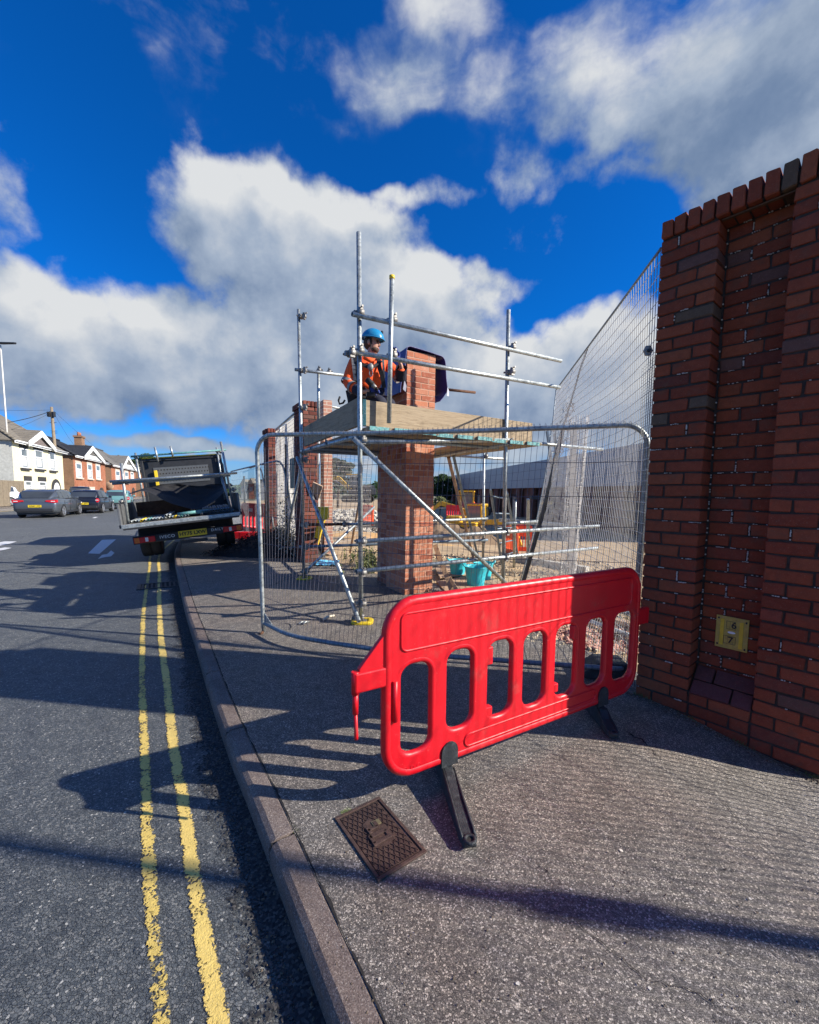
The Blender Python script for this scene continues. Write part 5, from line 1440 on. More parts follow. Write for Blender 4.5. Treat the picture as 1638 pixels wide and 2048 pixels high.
for u, w in ((0,.02), (.1,.05), (.5,.06), (.8,.07), (1,.09)):
    p = a.lerp(c, u); rings.append([p+Vector((-w,.03,0)), p+Vector((-w*.8,-.07,-.02)), p+Vector((w*.8,-.07,-.02)), p+Vector((w,.03,0)), p+Vector((w*.7,-.04,.0)), p+Vector((-w*.7,-.04,.0))])
mb.loft(rings); mb.build('chute', M['yellow_pl'], t)
mb = MB(); mb.box(c+Vector((.0,.0,.0)), (.20,.16,.22)); o = mb.build('hopper', M['yellow_pl'], t); bevel(o, .02)
# ---------------------------------------------------------------- cars
def car(name, label, paint, loc, rotz, kind='estate', plate=None, group=None):
    t = thing(name, label, 'car', loc, rotz, group, local=True)
    Lc, Wc, Hc = {'estate': (4.5, 1.82, 1.45), 'hatch': (3.75, 1.70, 1.42), 'suv': (4.3, 1.83, 1.62)}[kind]
    # local axes: x forward, y left. Rear bumper at x = 0
    hw = Wc/2
    st = {'estate': [(.0,.42,.70,.80), (.03,.30,.95,.93), (.25,.24,1.0,.98), (.7,.22,1.0,1), (1.6,.20,.97,1), (2.6,.20,.95,1), (3.3,.22,.93,.99), (3.9,.24,.85,.96), (4.3,.28,.74,.88), (4.5,.40,.62,.72)],
          'hatch': [(.0,.42,.70,.82), (.03,.30,.95,.94), (.2,.24,.98,.98), (.7,.20,.96,1), (1.6,.18,.93,1), (2.5,.20,.93,1), (2.9,.22,.93,.98), (3.4,.25,.86,.95), (3.65,.3,.76,.88), (3.75,.40,.62,.74)],
          'suv': [(.0,.45,.8,.82), (.03,.34,1.05,.94), (.2,.28,1.12,.98), (.7,.26,1.1,1), (1.6,.24,1.08,1), (2.6,.24,1.07,1), (3.1,.26,1.05,.99), (3.7,.28,.98,.96), (4.1,.32,.85,.9), (4.3,.45,.7,.76)]}[kind]
    mb = MB(); rings = []
    for x, z0, z1, w in st:
        a = hw*w; zm = z0+(z1-z0)*.55
        rings.append([Vector(p) for p in ((x,-a*.86,z0), (x,-a*.98,z0+.10), (x,-a,zm), (x,-a*.97,z1-.05), (x,-a*.84,z1), (x,0,z1+.01), (x,a*.84,z1), (x,a*.97,z1-.05), (x,a,zm), (x,a*.98,z0+.10), (x,a*.86,z0), (x,0,z0))])
    mb.csm = True; mb.loft(rings); body = mb.build('body', M[paint], t)
    # cabin
    zb = {'estate': .94, 'hatch': .93, 'suv': 1.06}[kind]
    cab = {'estate': [(.12,.0,.62), (.42,.36,.88), (.75,.46,.93), (1.6,.50,.95), (2.4,.47,.94), (2.75,.36,.90), (3.25,.02,.86)],
           'hatch': [(.10,.0,.74), (.22,.36,.86), (.45,.46,.92), (1.2,.49,.94), (1.8,.47,.94), (2.1,.38,.92), (2.5,.02,.88)],
           'suv': [(.10,.0,.74), (.30,.40,.86), (.55,.50,.90), (1.5,.54,.93), (2.2,.51,.92), (2.6,.38,.90), (3.0,.02,.86)]}[kind]
    mb = MB(); rings = []
    for x, h, w in cab:
        a = hw*w; b_ = hw*.76 if h > .1 else a*.95
        rings.append([Vector(p) for p in ((x,-a,zb), (x,-(a+(b_-a)*.5)-.0,zb+h*.5), (x,-b_,zb+h*.90), (x,-b_*.8,zb+h), (x,0,zb+h*1.02+.005), (x,b_*.8,zb+h), (x,b_,zb+h*.90), (x,a+(b_-a)*.5,zb+h*.5), (x,a,zb))])
    mb.csm = True; mb.loft(rings, cap=False); mb.build('cabin', M[paint], t)
    def cabpt(x, f, sgn):   # point on the cabin side
        for (x0,h0,w0), (x1,h1,w1) in zip(cab, cab[1:]):
            if x0 <= x <= x1:
                u = (x-x0)/(x1-x0); h = h0+(h1-h0)*u; w = w0+(w1-w0)*u; a = hw*w; b_ = hw*.76 if h > .1 else a*.95
                y = a+(b_-a)*f/.9; return Vector((x, sgn*(y+.012), zb+h*f))
    nwin = {'estate': [(.62,1.05,.42), (1.12,1.85,0), (1.93,2.85,0)], 'hatch': [(.32,.85,0), (.93,2.18,0)], 'suv': [(.45,.95,0), (1.05,1.75,0), (1.83,2.65,0)]}[kind]
    for sgn in (-1, 1):
        for x0, x1, c in nwin:
            xs_ = [x0+(x1-x0)*q/6 for q in range(7)]
            bot_ = [cabpt(x, .10, sgn) for x in xs_]; top_ = [cabpt(x, .82, sgn) for x in xs_]
            bot_ = [p for p in bot_ if p]; top_ = [p for p in top_ if p]
            mb = MB(); n = len(bot_); mb.add(bot_+top_, [(q, q+1, n+q+1, n+q) if sgn < 0 else (q+1, q, n+q, n+q+1) for q in range(n-1)]); mb.build('side_window', M['glass'], t)
    # rear screen and windscreen
    for idx, nm in ((0, 'rear_screen'), (len(cab)-2, 'windscreen')):
        (x0,h0,w0), (x1,h1,w1) = cab[idx], cab[idx+1]; s_ = -1 if idx == 0 else 1
        def q(u, f): x = x0+(x1-x0)*u; h = h0+(h1-h0)*u; w = hw*(w0+(w1-w0)*u)*.86; return Vector((x+s_*.012, w*f*(1 if True else 1), zb+h+.022))
        u0, u1 = (.12, .92) if idx == 0 else (.12, .95)
        mb = MB(); mb.grid(lambda a, c: q(u0+(u1-u0)*c, a*2-1), 4, 3); mb.build(nm, M['glass'], t)
    # lower trim, bumper, lamps, plate
    mb = MB(); mb.box((.02, 0, .40), (.10, Wc*.80, .16)); o = mb.build('rear_bumper_trim', M['black_pl'], t); bevel(o, .03)
    zl = {'estate': .83, 'hatch': .80, 'suv': .92}[kind]
    for sgn in (-1, 1):
        mb = MB()
        if kind == 'hatch': mb.prism([Vector((-.005, sgn*hw*.83+.09*math.cos(2*PI*k/12), zl+.125*math.sin(2*PI*k/12))) for k in range(12)], (.16,0,0))
        else: mb.prism([Vector((.0, sgn*hw*.96, zl-.05)), Vector((.0, sgn*hw*.96, zl+.09)), Vector((-.015, sgn*hw*.50, zl+.06)), Vector((-.015, sgn*hw*.46, zl+.0)), Vector((-.01, sgn*hw*.8, zl-.06))], (.20,0,0))
        lm = mb.build('tail_lamp', M['lamp_red'], t)
        mb = MB(); mb.box((-.012, sgn*hw*.80, zl+.01), (.02, .16, .03)); mb.build('lamp_strip', M['lamp_white'], lm)
        mb = MB(); mb.box((Lc-.10, sgn*hw*.70, .66), (.16, .34, .13)); o = mb.build('headlight', M['lamp_white'], t); bevel(o, .03)
        mb = MB(); xm = cab[-2][0]-.05; mb.box((xm, sgn*(hw+.07), zb+.05), (.12, .18, .12)); o = mb.build('door_mirror', M[paint], t); bevel(o, .03)
        if kind != 'hatch':
            mb = MB(); mb.path([Vector((cab[1][0]+.05, sgn*hw*.72, zb+cab[1][1]-.01)), Vector((cab[2][0]+.1, sgn*hw*.72, zb+cab[2][1]+.03)), Vector((cab[4][0], sgn*hw*.72, zb+cab[4][1]+.02))], .014, 6); mb.build('roof_rail', M['black_pl'], t)
        for xh in ([1.45, 2.3] if kind != 'hatch' else [1.35]):
            mb = MB(); mb.box((xh, sgn*(hw+.008), zb-.17), (.18, .02, .025)); mb.build('door_handle', M[paint], t)
        for xh in ([1.08, 1.90, 2.95] if kind != 'hatch' else [.95, 2.25]):
            mb = MB(); mb.box((xh, sgn*(hw*.999), .60), (.008, .012, .56)); mb.build('door_gap', M['crack'], t)
        mb = MB(); mb.box((Lc*.5, sgn*hw*.985, .27), (Lc*.5, .04, .09)); mb.build('sill', M['black_pl'], t)
    mb = MB(); mb.box((.10, 0, zb+.22+.2), (.10, .02, .02)); 
    if plate:
        zp = .60
        mb = MB(); mb.box((-.018, 0, zp), (.012, .52, .115)); pl = mb.build('number_plate', M['plate_y'], t)
        me = text_mesh(plate, .105, .001, .002); o = link_mesh(me, 'lettering', M['ink'], pl); o.rotation_euler = (PI/2, 0, -PI/2); o.location = (-.026, 0, zp)
    # wheels
    xw = {'estate': (.88, 3.52), 'hatch': (.62, 3.08), 'suv': (.80, 3.42)}[kind]; rw = .325 if kind != 'suv' else .35
    for x in xw:
        for sgn in (-1, 1):
            c = Vector((x, sgn*(hw-.10), rw)); mb = MB()
            prof_ = [(-.10, rw*.70), (-.105, rw*.93), (-.08, rw), (.08, rw), (.105, rw*.93), (.10, rw*.70)]
            n = 22; mb.csm = True; mb.loft([[c+Vector((math.cos(2*PI*k/n)*r_, y, math.sin(2*PI*k/n)*r_)) for k in range(n)] for y, r_ in prof_], cap=False); mb.csm = False
            mb.prism([c+Vector((math.cos(2*PI*k/n)*rw*.7, -.05, math.sin(2*PI*k/n)*rw*.7)) for k in range(n)], (0,.1,0))
            wh = mb.build('wheel', M['tyre'], t)
            mb = MB()
            for k in range(5):
                a = 2*PI*k/5+.3
                for da in (-.16, .16): mb.bar(c+Vector((0, sgn*.085, 0)), c+Vector((math.cos(a+da)*rw*.66, sgn*.098, math.sin(a+da)*rw*.66)), .035, .03, (0,1,0))
            mb.path([c+Vector((math.cos(2*PI*k/20)*rw*.67, sgn*.095, math.sin(2*PI*k/20)*rw*.67)) for k in range(20)], .016, 5, closed=True); mb.build('rim', M['alloy'], wh)
            mb = MB(); nn_ = 14
            for k in range(nn_):
                a0, a1 = PI*k/nn_, PI*(k+1)/nn_; rr0, rr1 = rw*1.10, rw*1.24
                ys_ = sgn*hw*1.002
                mb.add([Vector((x+math.cos(a0)*rr0, ys_, rw+math.sin(a0)*rr0)), Vector((x+math.cos(a1)*rr0, ys_, rw+math.sin(a1)*rr0)), Vector((x+math.cos(a1)*rr0*.2, ys_*.999, rw+math.sin(a1)*rr0*.2)), Vector((x+math.cos(a0)*rr0*.2, ys_*.999, rw+math.sin(a0)*rr0*.2))], [(0,1,2,3)])
            mb.build('wheel_arch', M['black_pl'], t)
    # underside shade
    mb = MB(); mb.box((Lc/2, 0, .24), (Lc*.9, Wc*.84, .12)); mb.build('underbody', M['black_pl'], t)
    return t
HD = math.atan2(U_ST.y, U_ST.x)
def carpos(px, py, h=-.1): return G(px, py, h)
# rear centre on the road from the rear right corner seen in the photo
def place(px, py, w, dx=0): p = carpos(px, py); c = p-N_ST*(w/2); return (c.x, c.y, -.1)
car('parked_car', 'dark grey estate car, nearest of the cars along the far kerb', 'car_grey', place(117, 1036, 1.82), HD, 'estate', 'KR60 LWJ', 'cars along the far side of the street')
car('parked_car', 'small black hatchback car right in front of the grey estate', 'car_black', place(202, 1027, 1.7), HD, 'hatch', 'GK12 JHW', 'cars along the far side of the street')
car('parked_car', 'pale teal car half hidden behind the left side of the truck', 'car_teal', place(262, 1018, 1.7), HD+.1, 'hatch', None, 'cars along the far side of the street')
p = G(30, 1016, 0); car('parked_car', 'white car with arched side decals cut off by the left edge of the view', 'car_white', (p.x-3.2, p.y+3.4, 0.0), HD+PI*.78, 'suv', None)
p = G(232, 1009, -.1); car('parked_car', 'white car far down the street between the black hatchback and the teal car', 'car_white', (p.x, p.y+9, -.1), HD, 'hatch', None, 'cars along the far side of the street')
p = G(140, 1010, 0); car('parked_car', 'black car parked in front of the brick houses, only its roof showing', 'car_black', (p.x-1.5, p.y+3, -.0), HD+.2, 'suv', None)

# ---------------------------------------------------------------- tipper truck parked half on the kerb
tk = thing('flatbed_truck', 'black flatbed truck seen from behind, leaning with two wheels up on the kerb', 'truck', (0, 0, 0), local=True)
RLp = P(253, 1047, 8.15); RRp = P(482, 1024, 8.15); tc_ = (RLp+RRp)/2; BWt = (RRp-RLp).length
rollt = math.atan2(RRp.z-RLp.z, math.hypot(RRp.x-RLp.x, RRp.y-RLp.y))
hd = Vector((-.43, .90, 0)).normalized()
tk.location = (tc_.x, tc_.y, 0)
# local: x right, y forward, z up from the bed floor at its tail
yaw = math.atan2(hd.y, hd.x)-PI/2
tk.rotation_mode = 'QUATERNION'
tk.rotation_quaternion = (Matrix.Rotation(yaw, 3, 'Z') @ Matrix.Rotation(-rollt, 3, 'Y')).to_quaternion()
tk.location = (tc_.x, tc_.y, tc_.z)
tyaw_inv = None
hb_ = BWt/2*1.02
hb_ = 1.03
def tb(name, c, size, mat_, bev=0, parent=None, label=None):
    mb = MB(); mb.box(c, size); o = mb.build(name, M[mat_], parent or tk, label)
    if bev: bevel(o, bev, 2)
    return o
BLn = 3.15
M['alu_side'] = simple('scuffed_alloy_side', (.16, .165, .17), .5, .4, .35, 9, .2, 60)
M['bed_floor'] = simple('worn_bed_floor', (.23, .20, .16), .8, 0, .4, 7, .4, 40)
tb('bed_floor', (0, BLn/2, -.03), (2*hb_-.06, BLn, .05), 'bed_floor')
tb('tail_edge', (0, .0, -.045), (2*hb_, .07, .075), 'galv', .01)
tb('tail_lip', (0, -.02, -.095), (2*hb_-.06, .05, .03), 'black_pl')
for s_ in (-1, 1):
    tb('side_board', (s_*hb_, BLn/2, .18), (.035, BLn, .40), 'alu_side', .006)
    tb('side_rail', (s_*hb_, BLn/2, -.04), (.06, BLn, .06), 'dark_metal')
    for k in range(3): tb('side_hinge', (s_*(hb_+.025), .5+k*1.1, .0), (.02, .10, .16), 'dark_metal')
# headboard with pierced plate
hbz = 1.32
tb('headboard_plate', (0, BLn, hbz/2+.05), (2*hb_-.30, .04, hbz), 'dark_metal')
for x, z, sx_, sz_ in ((-hb_+.13, hbz/2, .07, hbz+.15), (hb_-.13, hbz/2, .07, hbz+.15)): tb('headboard_post', (x, BLn-.03, z), (sx_, .07, sz_), 'dark_metal', .01)
tb('headboard_rail', (0, BLn-.02, hbz+.04), (2*hb_-.2, .07, .07), 'dark_metal', .01)
tb('yellow_strip', (0, BLn-.06, hbz+.085), (2*hb_-.3, .03, .025), 'yellow_pl')
M['grille'] = simple('grey_pierced_sheet', (.10, .108, .115), .5, .3, .2, 20)
tb('pierced_panel', (-.04, BLn-.03, .95), (1.25, .012, .42), 'grille')
mb = MB()
for r_ in range(4):
    for k in range(18):
        x = -.60+k*.068+(.034 if r_ % 2 else 0); z = .81+r_*.095
        mb.prism([Vector((x+.018*math.cos(2*PI*q/6), BLn-.040, z+.018*math.sin(2*PI*q/6))) for q in range(6)], (0,.003,0))
o = mb.build('pierced_holes', M['crack'], tk); o['kind'] = 'stuff'
tb('yellow_spirit_level', (-.62, BLn-.10, .88), (.07, .05, .42), 'yellow_pl', .006)
tb('cab', (0, BLn+1.0, .55), (1.95, 1.6, 1.45), 'black_pl', .12)
# rack tubes
def tpipe(a, b_, mat_='galv', name='rack_tube', r=.0242):
    mb = MB(); pipe(mb, a, b_, r, 10); return mb.build(name, M[mat_], tk)
tpipe((-hb_+.06, BLn-.1, .1), (-hb_+.05, BLn-.1, 1.55)); tpipe((hb_-.16, BLn-.1, .2), (hb_-.18, BLn-.1, 1.58)); 
tpipe((-hb_-.05, BLn-.16, 1.46), (hb_+.04, BLn-.16, 1.50), 'teal'); tpipe((-.52, BLn-.2, 1.30), (-.54, BLn-.2, 1.66)); tpipe((-.18, BLn-.2, 1.40), (-.20, BLn-.2, 1.66))
tpipe((-hb_+.10, .10, .0), (-hb_+.16, .10, 1.12)); tpipe((hb_-.10, .35, .0), (hb_-.16, .35, 1.45)); tpipe((hb_-.16, .10, .0), (hb_-.26, .12, .82), 'galv_dull')
tpipe((-hb_-.06, .05, .80), (hb_+.05, .05, .66+.12)); tpipe((-hb_-.04, .12, .76), (hb_-.08, .12, .745), 'galv_dull')
for p_ in ((-hb_+.14, .1, .78), (hb_-.13, .2, .78), (hb_-.18, BLn-.14, 1.48), (-hb_+.05, BLn-.14, 1.45), (hb_-.1, BLn-.14, 1.46), (-hb_+.06, .1, .42), (hb_-.05, .3, .45)): inst(CM, 'coupler', tk, Vector(p_))
# rear lamps bar, number plate and names
tb('chassis', (0, 2.3, -.22), (.9, 3.2, .22), 'black_pl'); tb('rear_crossbar', (.05, .42, -.36), (2.0, .07, .16), 'dark_metal', .015)
tb('dark_valance', (.0, .50, -.19), (1.65, .05, .18), 'net')
for s_ in (-1, 1):
    x = .05+s_*.80
    l_ = tb('tail_lamp', (x, .37, -.36), (.36, .05, .11), 'lamp_red', .01)
    tb('amber_lens', (x+s_*.125, .342, -.36), (.08, .012, .10), 'lamp_amber', 0, l_); tb('clear_lens', (x-s_*.04, .342, -.36), (.05, .012, .08), 'lamp_white', 0, l_)
pl = tb('number_plate', (.10, .365, -.345), (.52, .014, .13), 'plate_y', .003)
def ttext(s_, x, z, size, mat_, bold=0.0, parent=None, sp=1.0):
    me = text_mesh(s_, size, .001, bold, space=sp); o = link_mesh(me, 'lettering', M[mat_], parent or tk); o.rotation_euler = (PI/2, 0, 0); o.location = (x, .352 if parent else .378, z); return o
ttext('HY75 LXW', .10, -.345, .100, 'ink', .0028, pl)
ttext('IVECO', -.36, -.355, .085, 'silver_txt', .0016, None, 1.15); ttext('DAILY', .56, -.34, .075, 'silver_txt', .001, None, 1.2)
# wheels
for x, y in ((-.80, 1.05), (-.62, 1.05), (.80, 1.05), (.62, 1.05), (-.80, 4.3), (.80, 4.3)):
    c = Vector((x, y, -.42)); n = 20; mb = MB(); mb.csm = True
    mb.loft([[c+Vector((q, math.cos(2*PI*k/n)*r_, math.sin(2*PI*k/n)*r_)) for k in range(n)] for q, r_ in ((-.09,.001), (-.09,.20), (-.095,.33), (-.07,.355), (.07,.355), (.095,.33), (.09,.20), (.09,.001))], cap=False)
    mb.build('wheel', M['tyre'], tk)
for s_ in (-1, 1): tb('mudguard', (s_*.72, 1.05, -.03), (.42, .8, .03), 'black_pl')
tb('tow_bar', (.1, .47, -.52), (.5, .08, .06), 'black_pl')
# loads: each one its own thing, set in the truck's frame
TM = Matrix.Translation(tk.location) @ tk.rotation_quaternion.to_matrix().to_4x4()
def lw(p_): return TM @ Vector(p_)
R.seed(31)
ORD = 'first second third fourth fifth sixth seventh eighth ninth tenth eleventh twelfth thirteenth fourteenth fifteenth sixteenth seventeenth eighteenth'.split()
cols = ['galv', 'galv', 'galv_dull', 'yellow_pl', 'galv', 'teal', 'galv', 'galv_dull', 'galv', 'galv']
spots = [(-.88+k*.056, .03) for k in range(18)]+[(-.30, .075), (-.25, .077)]+[(.32+k*.050, .03) for k in range(13)]+[(.34+k*.050, .076) for k in range(11)]
for k, (x, z) in enumerate(spots):
    a = lw((x, .05+R.uniform(-.03,.05), z)); c = lw((x+R.uniform(-.02,.02), 2.6+R.uniform(-.3,.3), z))
    side = 'left' if x < 0 else 'right'
    mb = MB(); pipe(mb, a, c, .0235, 8); mat_ = 'galv_dull' if x > 0 else cols[k % 10]
    if k < 18: g_ = 'bottom row on the left of the truck bed'; lab = '%s tube, %s from the left in the left row on the truck bed' % ({'yellow_pl': 'yellow scaffold', 'teal': 'teal scaffold'}.get(mat_, 'grey scaffold'), ORD[k])
    elif k < 20: g_ = 'pair on the left row'; lab = '%s scaffold tube of the pair lying on top of the left row' % ('left' if k == 18 else 'right')
    elif k < 33: g_ = 'bottom row on the right'; lab = 'dull tube, %s from the left in the bottom right row on the truck bed' % ORD[k-20]
    else: g_ = 'top row on the right'; lab = 'dull tube, %s from the left in the upper right row on the truck bed' % ORD[k-33]
    o = mb.build('loose_tube', M[mat_], None, origin=a); tag(o, lab, 'scaffold tube', 'loose scaffold tubes in the truck bed')
mb = MB(); pipe(mb, lw((-.10,.12,.075)), lw((.22,.10,.085)), .03, 10); o = mb.build('short_tube', M['teal'], None, origin=lw((-.1,.12,.075))); tag(o, 'short teal tube lying across the middle of the truck bed', 'scaffold tube')
t = thing('teal_board', 'teal painted short board lying flat on the truck bed', 'board', tuple(lw((.25,.2,.05)))); mb = MB(); mb.prism([lw(q) for q in ((.02,.15,.04), (.45,.12,.05), (.48,.9,.05), (.05,.9,.04))], (0,0,.05)); mb.build('board', M['teal'], t)
t = thing('brown_board', 'dark brown sheet of board standing across the truck bed', 'board', tuple(lw((-.4,1.4,.2)))); mb = MB(); mb.prism([lw(q) for q in ((-.95,1.5,.05), (.10,1.4,.05), (.10,1.42,.36), (-.95,1.52,.36))], lw((0,.02,0))-lw((0,0,0))); mb.build('board', M['rust'], t)
t = thing('timber_block', 'short pale timber upright on the truck bed beside the netting', 'timber', tuple(lw((.15,1.2,.1)))); mb = MB(); mb.bar(lw((.12,1.3,.02)), lw((.20,1.2,.34)), .06, .06); mb.build('block', M['ply'], t)
# black netting slung across the bed
t = thing('netting_sheet', 'black netting sheet slung between the rack tubes across the truck bed', 'netting', tuple(lw((0,1,.5))))
mb = MB()
def nets(u, v):
    x = -.95+1.95*u; topz = .60+.10*math.sin(PI*min(1, u*1.6))-.0*u; sag = .44*math.sin(PI*min(1, max(0, (u-.12)/.88)))**1.2
    z = topz-v*(.06+sag)+.03*mnoise.noise(Vector((u*7, v*4, 1))); y = .55+.9*v*(1-v)+1.0*(1-v)*.8+.05*mnoise.noise(Vector((u*12, v*9, 5)))
    return lw((x, y, z))
mb.grid(nets, 40, 14); o = mb.build('sheet', M['net'], t, smooth=True)

# ---------------------------------------------------------------- street furniture at left
lp0 = G(25, 1010, 0); lpt = P(1, 690, lp0.y)
t = thing('street_lamp', 'tall slim grey street lamp at the left edge carrying a speed camera sign', 'street lamp', tuple(lp0))
mb = MB(); mb.path([lp0, P(21, 960, lp0.y)], .11, 12); mb.path([P(21, 960, lp0.y), lpt], .075, 12, r2=.045); mb.build('column', M['wire_white'], t)
mb = MB(); a = lpt+Vector((-.1,0,.1)); mb.prism([a+Vector(q) for q in ((-.3,-.12,0), (.2,-.16,-.02), (1.25,-.10,-.02), (1.4,0,0), (1.25,.10,-.02), (.2,.16,-.02), (-.3,.12,0))], (0,0,.12)); o = mb.build('lamp_head', M['dark_metal'], t); bevel(o, .03)
def sgn_pt(px, py, off=.12): return P(px, py, lp0.y-off)
t = thing('camera_sign', 'small white sign with a black camera symbol fixed to the street lamp', 'sign', tuple(sgn_pt(17, 931)))
a, c = sgn_pt(9, 925), sgn_pt(25, 937); mb = MB(); mb.box((a+c)/2, (c.x-a.x, .02, a.z-c.z)); mb.build('plate', M['black_pl'], t)
mb = MB(); mb.box((a+c)/2+Vector((0,-.014,0)), ((c.x-a.x)*.86, .01, (a.z-c.z)*.82)); mb.build('face', M['white_pl'], t)
m_ = (a+c)/2; w_ = c.x-a.x; h_ = a.z-c.z
mb = MB(); mb.box(m_+Vector((-.08*w_,-.023,-.02*h_)), (w_*.42, .006, h_*.40)); mb.build('camera_body', M['ink'], t)
mb = MB(); mb.prism([m_+Vector((.13*w_,-.026,.0)), m_+Vector((.36*w_,-.026,.24*h_)), m_+Vector((.36*w_,-.026,-.24*h_))], (0,.006,0)); mb.build('camera_lens', M['ink'], t)
mb = MB(); mb.box(m_+Vector((-.22*w_,-.023,.26*h_)), (w_*.16, .006, h_*.16)); mb.build('camera_top', M['ink'], t)
t = thing('lamp_box', 'small amber reflector box strapped to the street lamp under the camera sign', 'box', tuple(sgn_pt(20, 943))); mb = MB(); mb.box(sgn_pt(21,943), (.26,.12,.22)); o = mb.build('box', M['lamp_amber'], t); bevel(o, .02)
tp0 = G(118, 1004, 0); tpt = P(103, 814, tp0.y)
t = thing('telegraph_pole', 'brown wooden telegraph pole with a junction box near its top', 'telegraph pole', tuple(tp0))
mb = MB(); mb.path([tp0, tpt], .19, 12, r2=.12); mb.build('pole', timber('pole_wood', (.13,.10,.07), (.25,.20,.14)), t)
for dx in (-.22, .24): mb = MB(); mb.box(P(104, 829, tp0.y)+Vector((dx, -.1, 0)), (.26, .26, .5)); o = mb.build('junction_box', M['dark_metal'], t); bevel(o, .03)
for z_ in (845, 862, 866): mb = MB(); q = P(106+(z_-845)*.1, z_, tp0.y); mb.path([q+Vector((-.35,0,0)), q+Vector((.35,0,0))], .02, 5); mb.build('step_iron', M['dark_metal'], t)
def cable(px0, py0, y0, px1, py1, y1, sag, r_=.018, lab=''):
    a = P(px0, py0, y0); c = P(px1, py1, y1); t = thing('overhead_cable', lab, 'cable', tuple(a)); mb = MB()
    mb.path([a.lerp(c, k/14)-Vector((0,0,sag*4*(k/14)*(1-k/14))) for k in range(15)], r_, 4); mb.build('cable', M['dark_metal'], t)
cable(100, 823, tp0.y, -60, 852, tp0.y-8, .3, .03, 'thick black overhead cable running left from the telegraph pole')
cable(100, 820, tp0.y, -40, 818, tp0.y+10, .1, .012, 'thin upper overhead wire running left from the telegraph pole')
cable(100, 826, tp0.y, 15, 862, 36, .1, .012, 'thin overhead wire dropping from the pole to the cream house')
cable(108, 826, tp0.y, 152, 895, 46, .2, .012, 'thin overhead wire dropping from the pole to the dark roofed house')
cable(108, 822, tp0.y, 240, 925, 70, .5, .012, 'thin overhead wire dropping from the pole to the house with the chimney')

# ---------------------------------------------------------------- houses: each facade lies on one line along the street
HA = Vector((-35.5, 43.0, 0))
def hs_(px, off=0):   # distance along the line where picture column px meets the facade plane
    p = ray_plane(px, 950, HA+N_ST*off, N_ST); return (p-HA).dot(U_ST)
def hz_(px, py, off=0): return ray_plane(px, py, HA+N_ST*off, N_ST).z
def HP(s, z, off=0): return HA+U_ST*s+N_ST*off+Vector((0,0,z))
RH = Matrix(((U_ST.x, N_ST.x, 0), (U_ST.y, N_ST.y, 0), (0, 0, 1)))
def tiles(name, c0, c1, ribs=True):
    m, b = newmat(name); n = b.noise(b.pos, 1.5, 5, .6); n2 = b.noise(b.pos, 9, 4, .6)
    w = b.n('ShaderNodeTexWave', wave_type='BANDS', bands_direction='Z'); w.inputs['Scale'].default_value = 1.55; b.put(w.inputs['Vector'], b.pos)
    c = b.ramp(b.math('ADD', b.math('MULTIPLY', n, .5), b.math('MULTIPLY', n2, .5)), [(.3, c0), (.7, c1)])
    c = b.mix(b.smooth(w.outputs['Fac'], .75, .95, 0, .35), c, (.3, .3, .3), 'MULTIPLY') if ribs else c
    setp(b, c, .85, 0, .25, b.bump(b.math('ADD', w.outputs['Fac'], n2), .6, .06)); return m
M['tile_br'] = tiles('brown_roof_tiles', (.12, .105, .085), (.24, .215, .175)); M['slate'] = tiles('black_slates', (.018, .020, .026), (.035, .038, .047)); M['tile_gr'] = tiles('grey_roof_tiles', (.11, .105, .10), (.20, .19, .17))
def wallbrick(name, cs):
    m, b = newmat(name); bt = b.n('ShaderNodeTexBrick'); mp = b.n('ShaderNodeMapping')
    # lie the courses on the walls: height is v, distance along is u
    sp = b.n('ShaderNodeSeparateXYZ'); b.put(sp.inputs[0], b.pos); cx = b.n('ShaderNodeCombineXYZ')
    b.put(cx.inputs[0], b.math('ADD', b.math('MULTIPLY', sp.outputs[0], .6), b.math('MULTIPLY', sp.outputs[1], .9))); b.put(cx.inputs[1], sp.outputs[2])
    b.put(bt.inputs['Vector'], cx.outputs[0]); bt.inputs['Scale'].default_value = 1.0; bt.inputs['Brick Width'].default_value = .225; bt.inputs['Row Height'].default_value = .075; bt.inputs['Mortar Size'].default_value = .008
    bt.inputs['Color1'].default_value = c4(cs[0]); bt.inputs['Color2'].default_value = c4(cs[1]); bt.inputs['Mortar'].default_value = c4(cs[2])
    c = b.mix(b.smooth(b.noise(b.pos, .8, 5, .65), .4, .7, 0, .6), bt.outputs[0], cs[3], 'MULTIPLY')
    setp(b, c, .9, 0, .2, b.bump(bt.outputs['Fac'], -.4, .01)); return m
M['hbrick'] = wallbrick('house_red_brick', ((.38,.12,.06), (.30,.09,.05), (.35,.24,.16), (.6,.55,.45)))
M['hbrick_side'] = wallbrick('house_brown_side_brick', ((.26,.14,.08), (.20,.11,.07), (.30,.22,.15), (.6,.6,.55)))
M['cream'] = simple('cream_painted_wall', (.74, .68, .44), .8, 0, .08, 2.5, .5, 10, dirt=((.52,.50,.36), .4)); M['pebble'] = simple('grey_pebbledash', (.42, .42, .38), .95, 0, .25, 6, .6, 30)
M['white_board'] = simple('white_barge_board', (.80, .81, .80), .6, 0, .05, 3); M['gable_tile'] = simple('hung_tile_gable', (.16, .13, .12), .9, 0, .5, 9, .6, 12); M['lintel'] = simple('dark_lintel', (.035, .034, .034), .8, 0, .3, 4)
M['stone_sill'] = simple('pale_stone_sill', (.50, .44, .36), .85, 0, .15, 4)
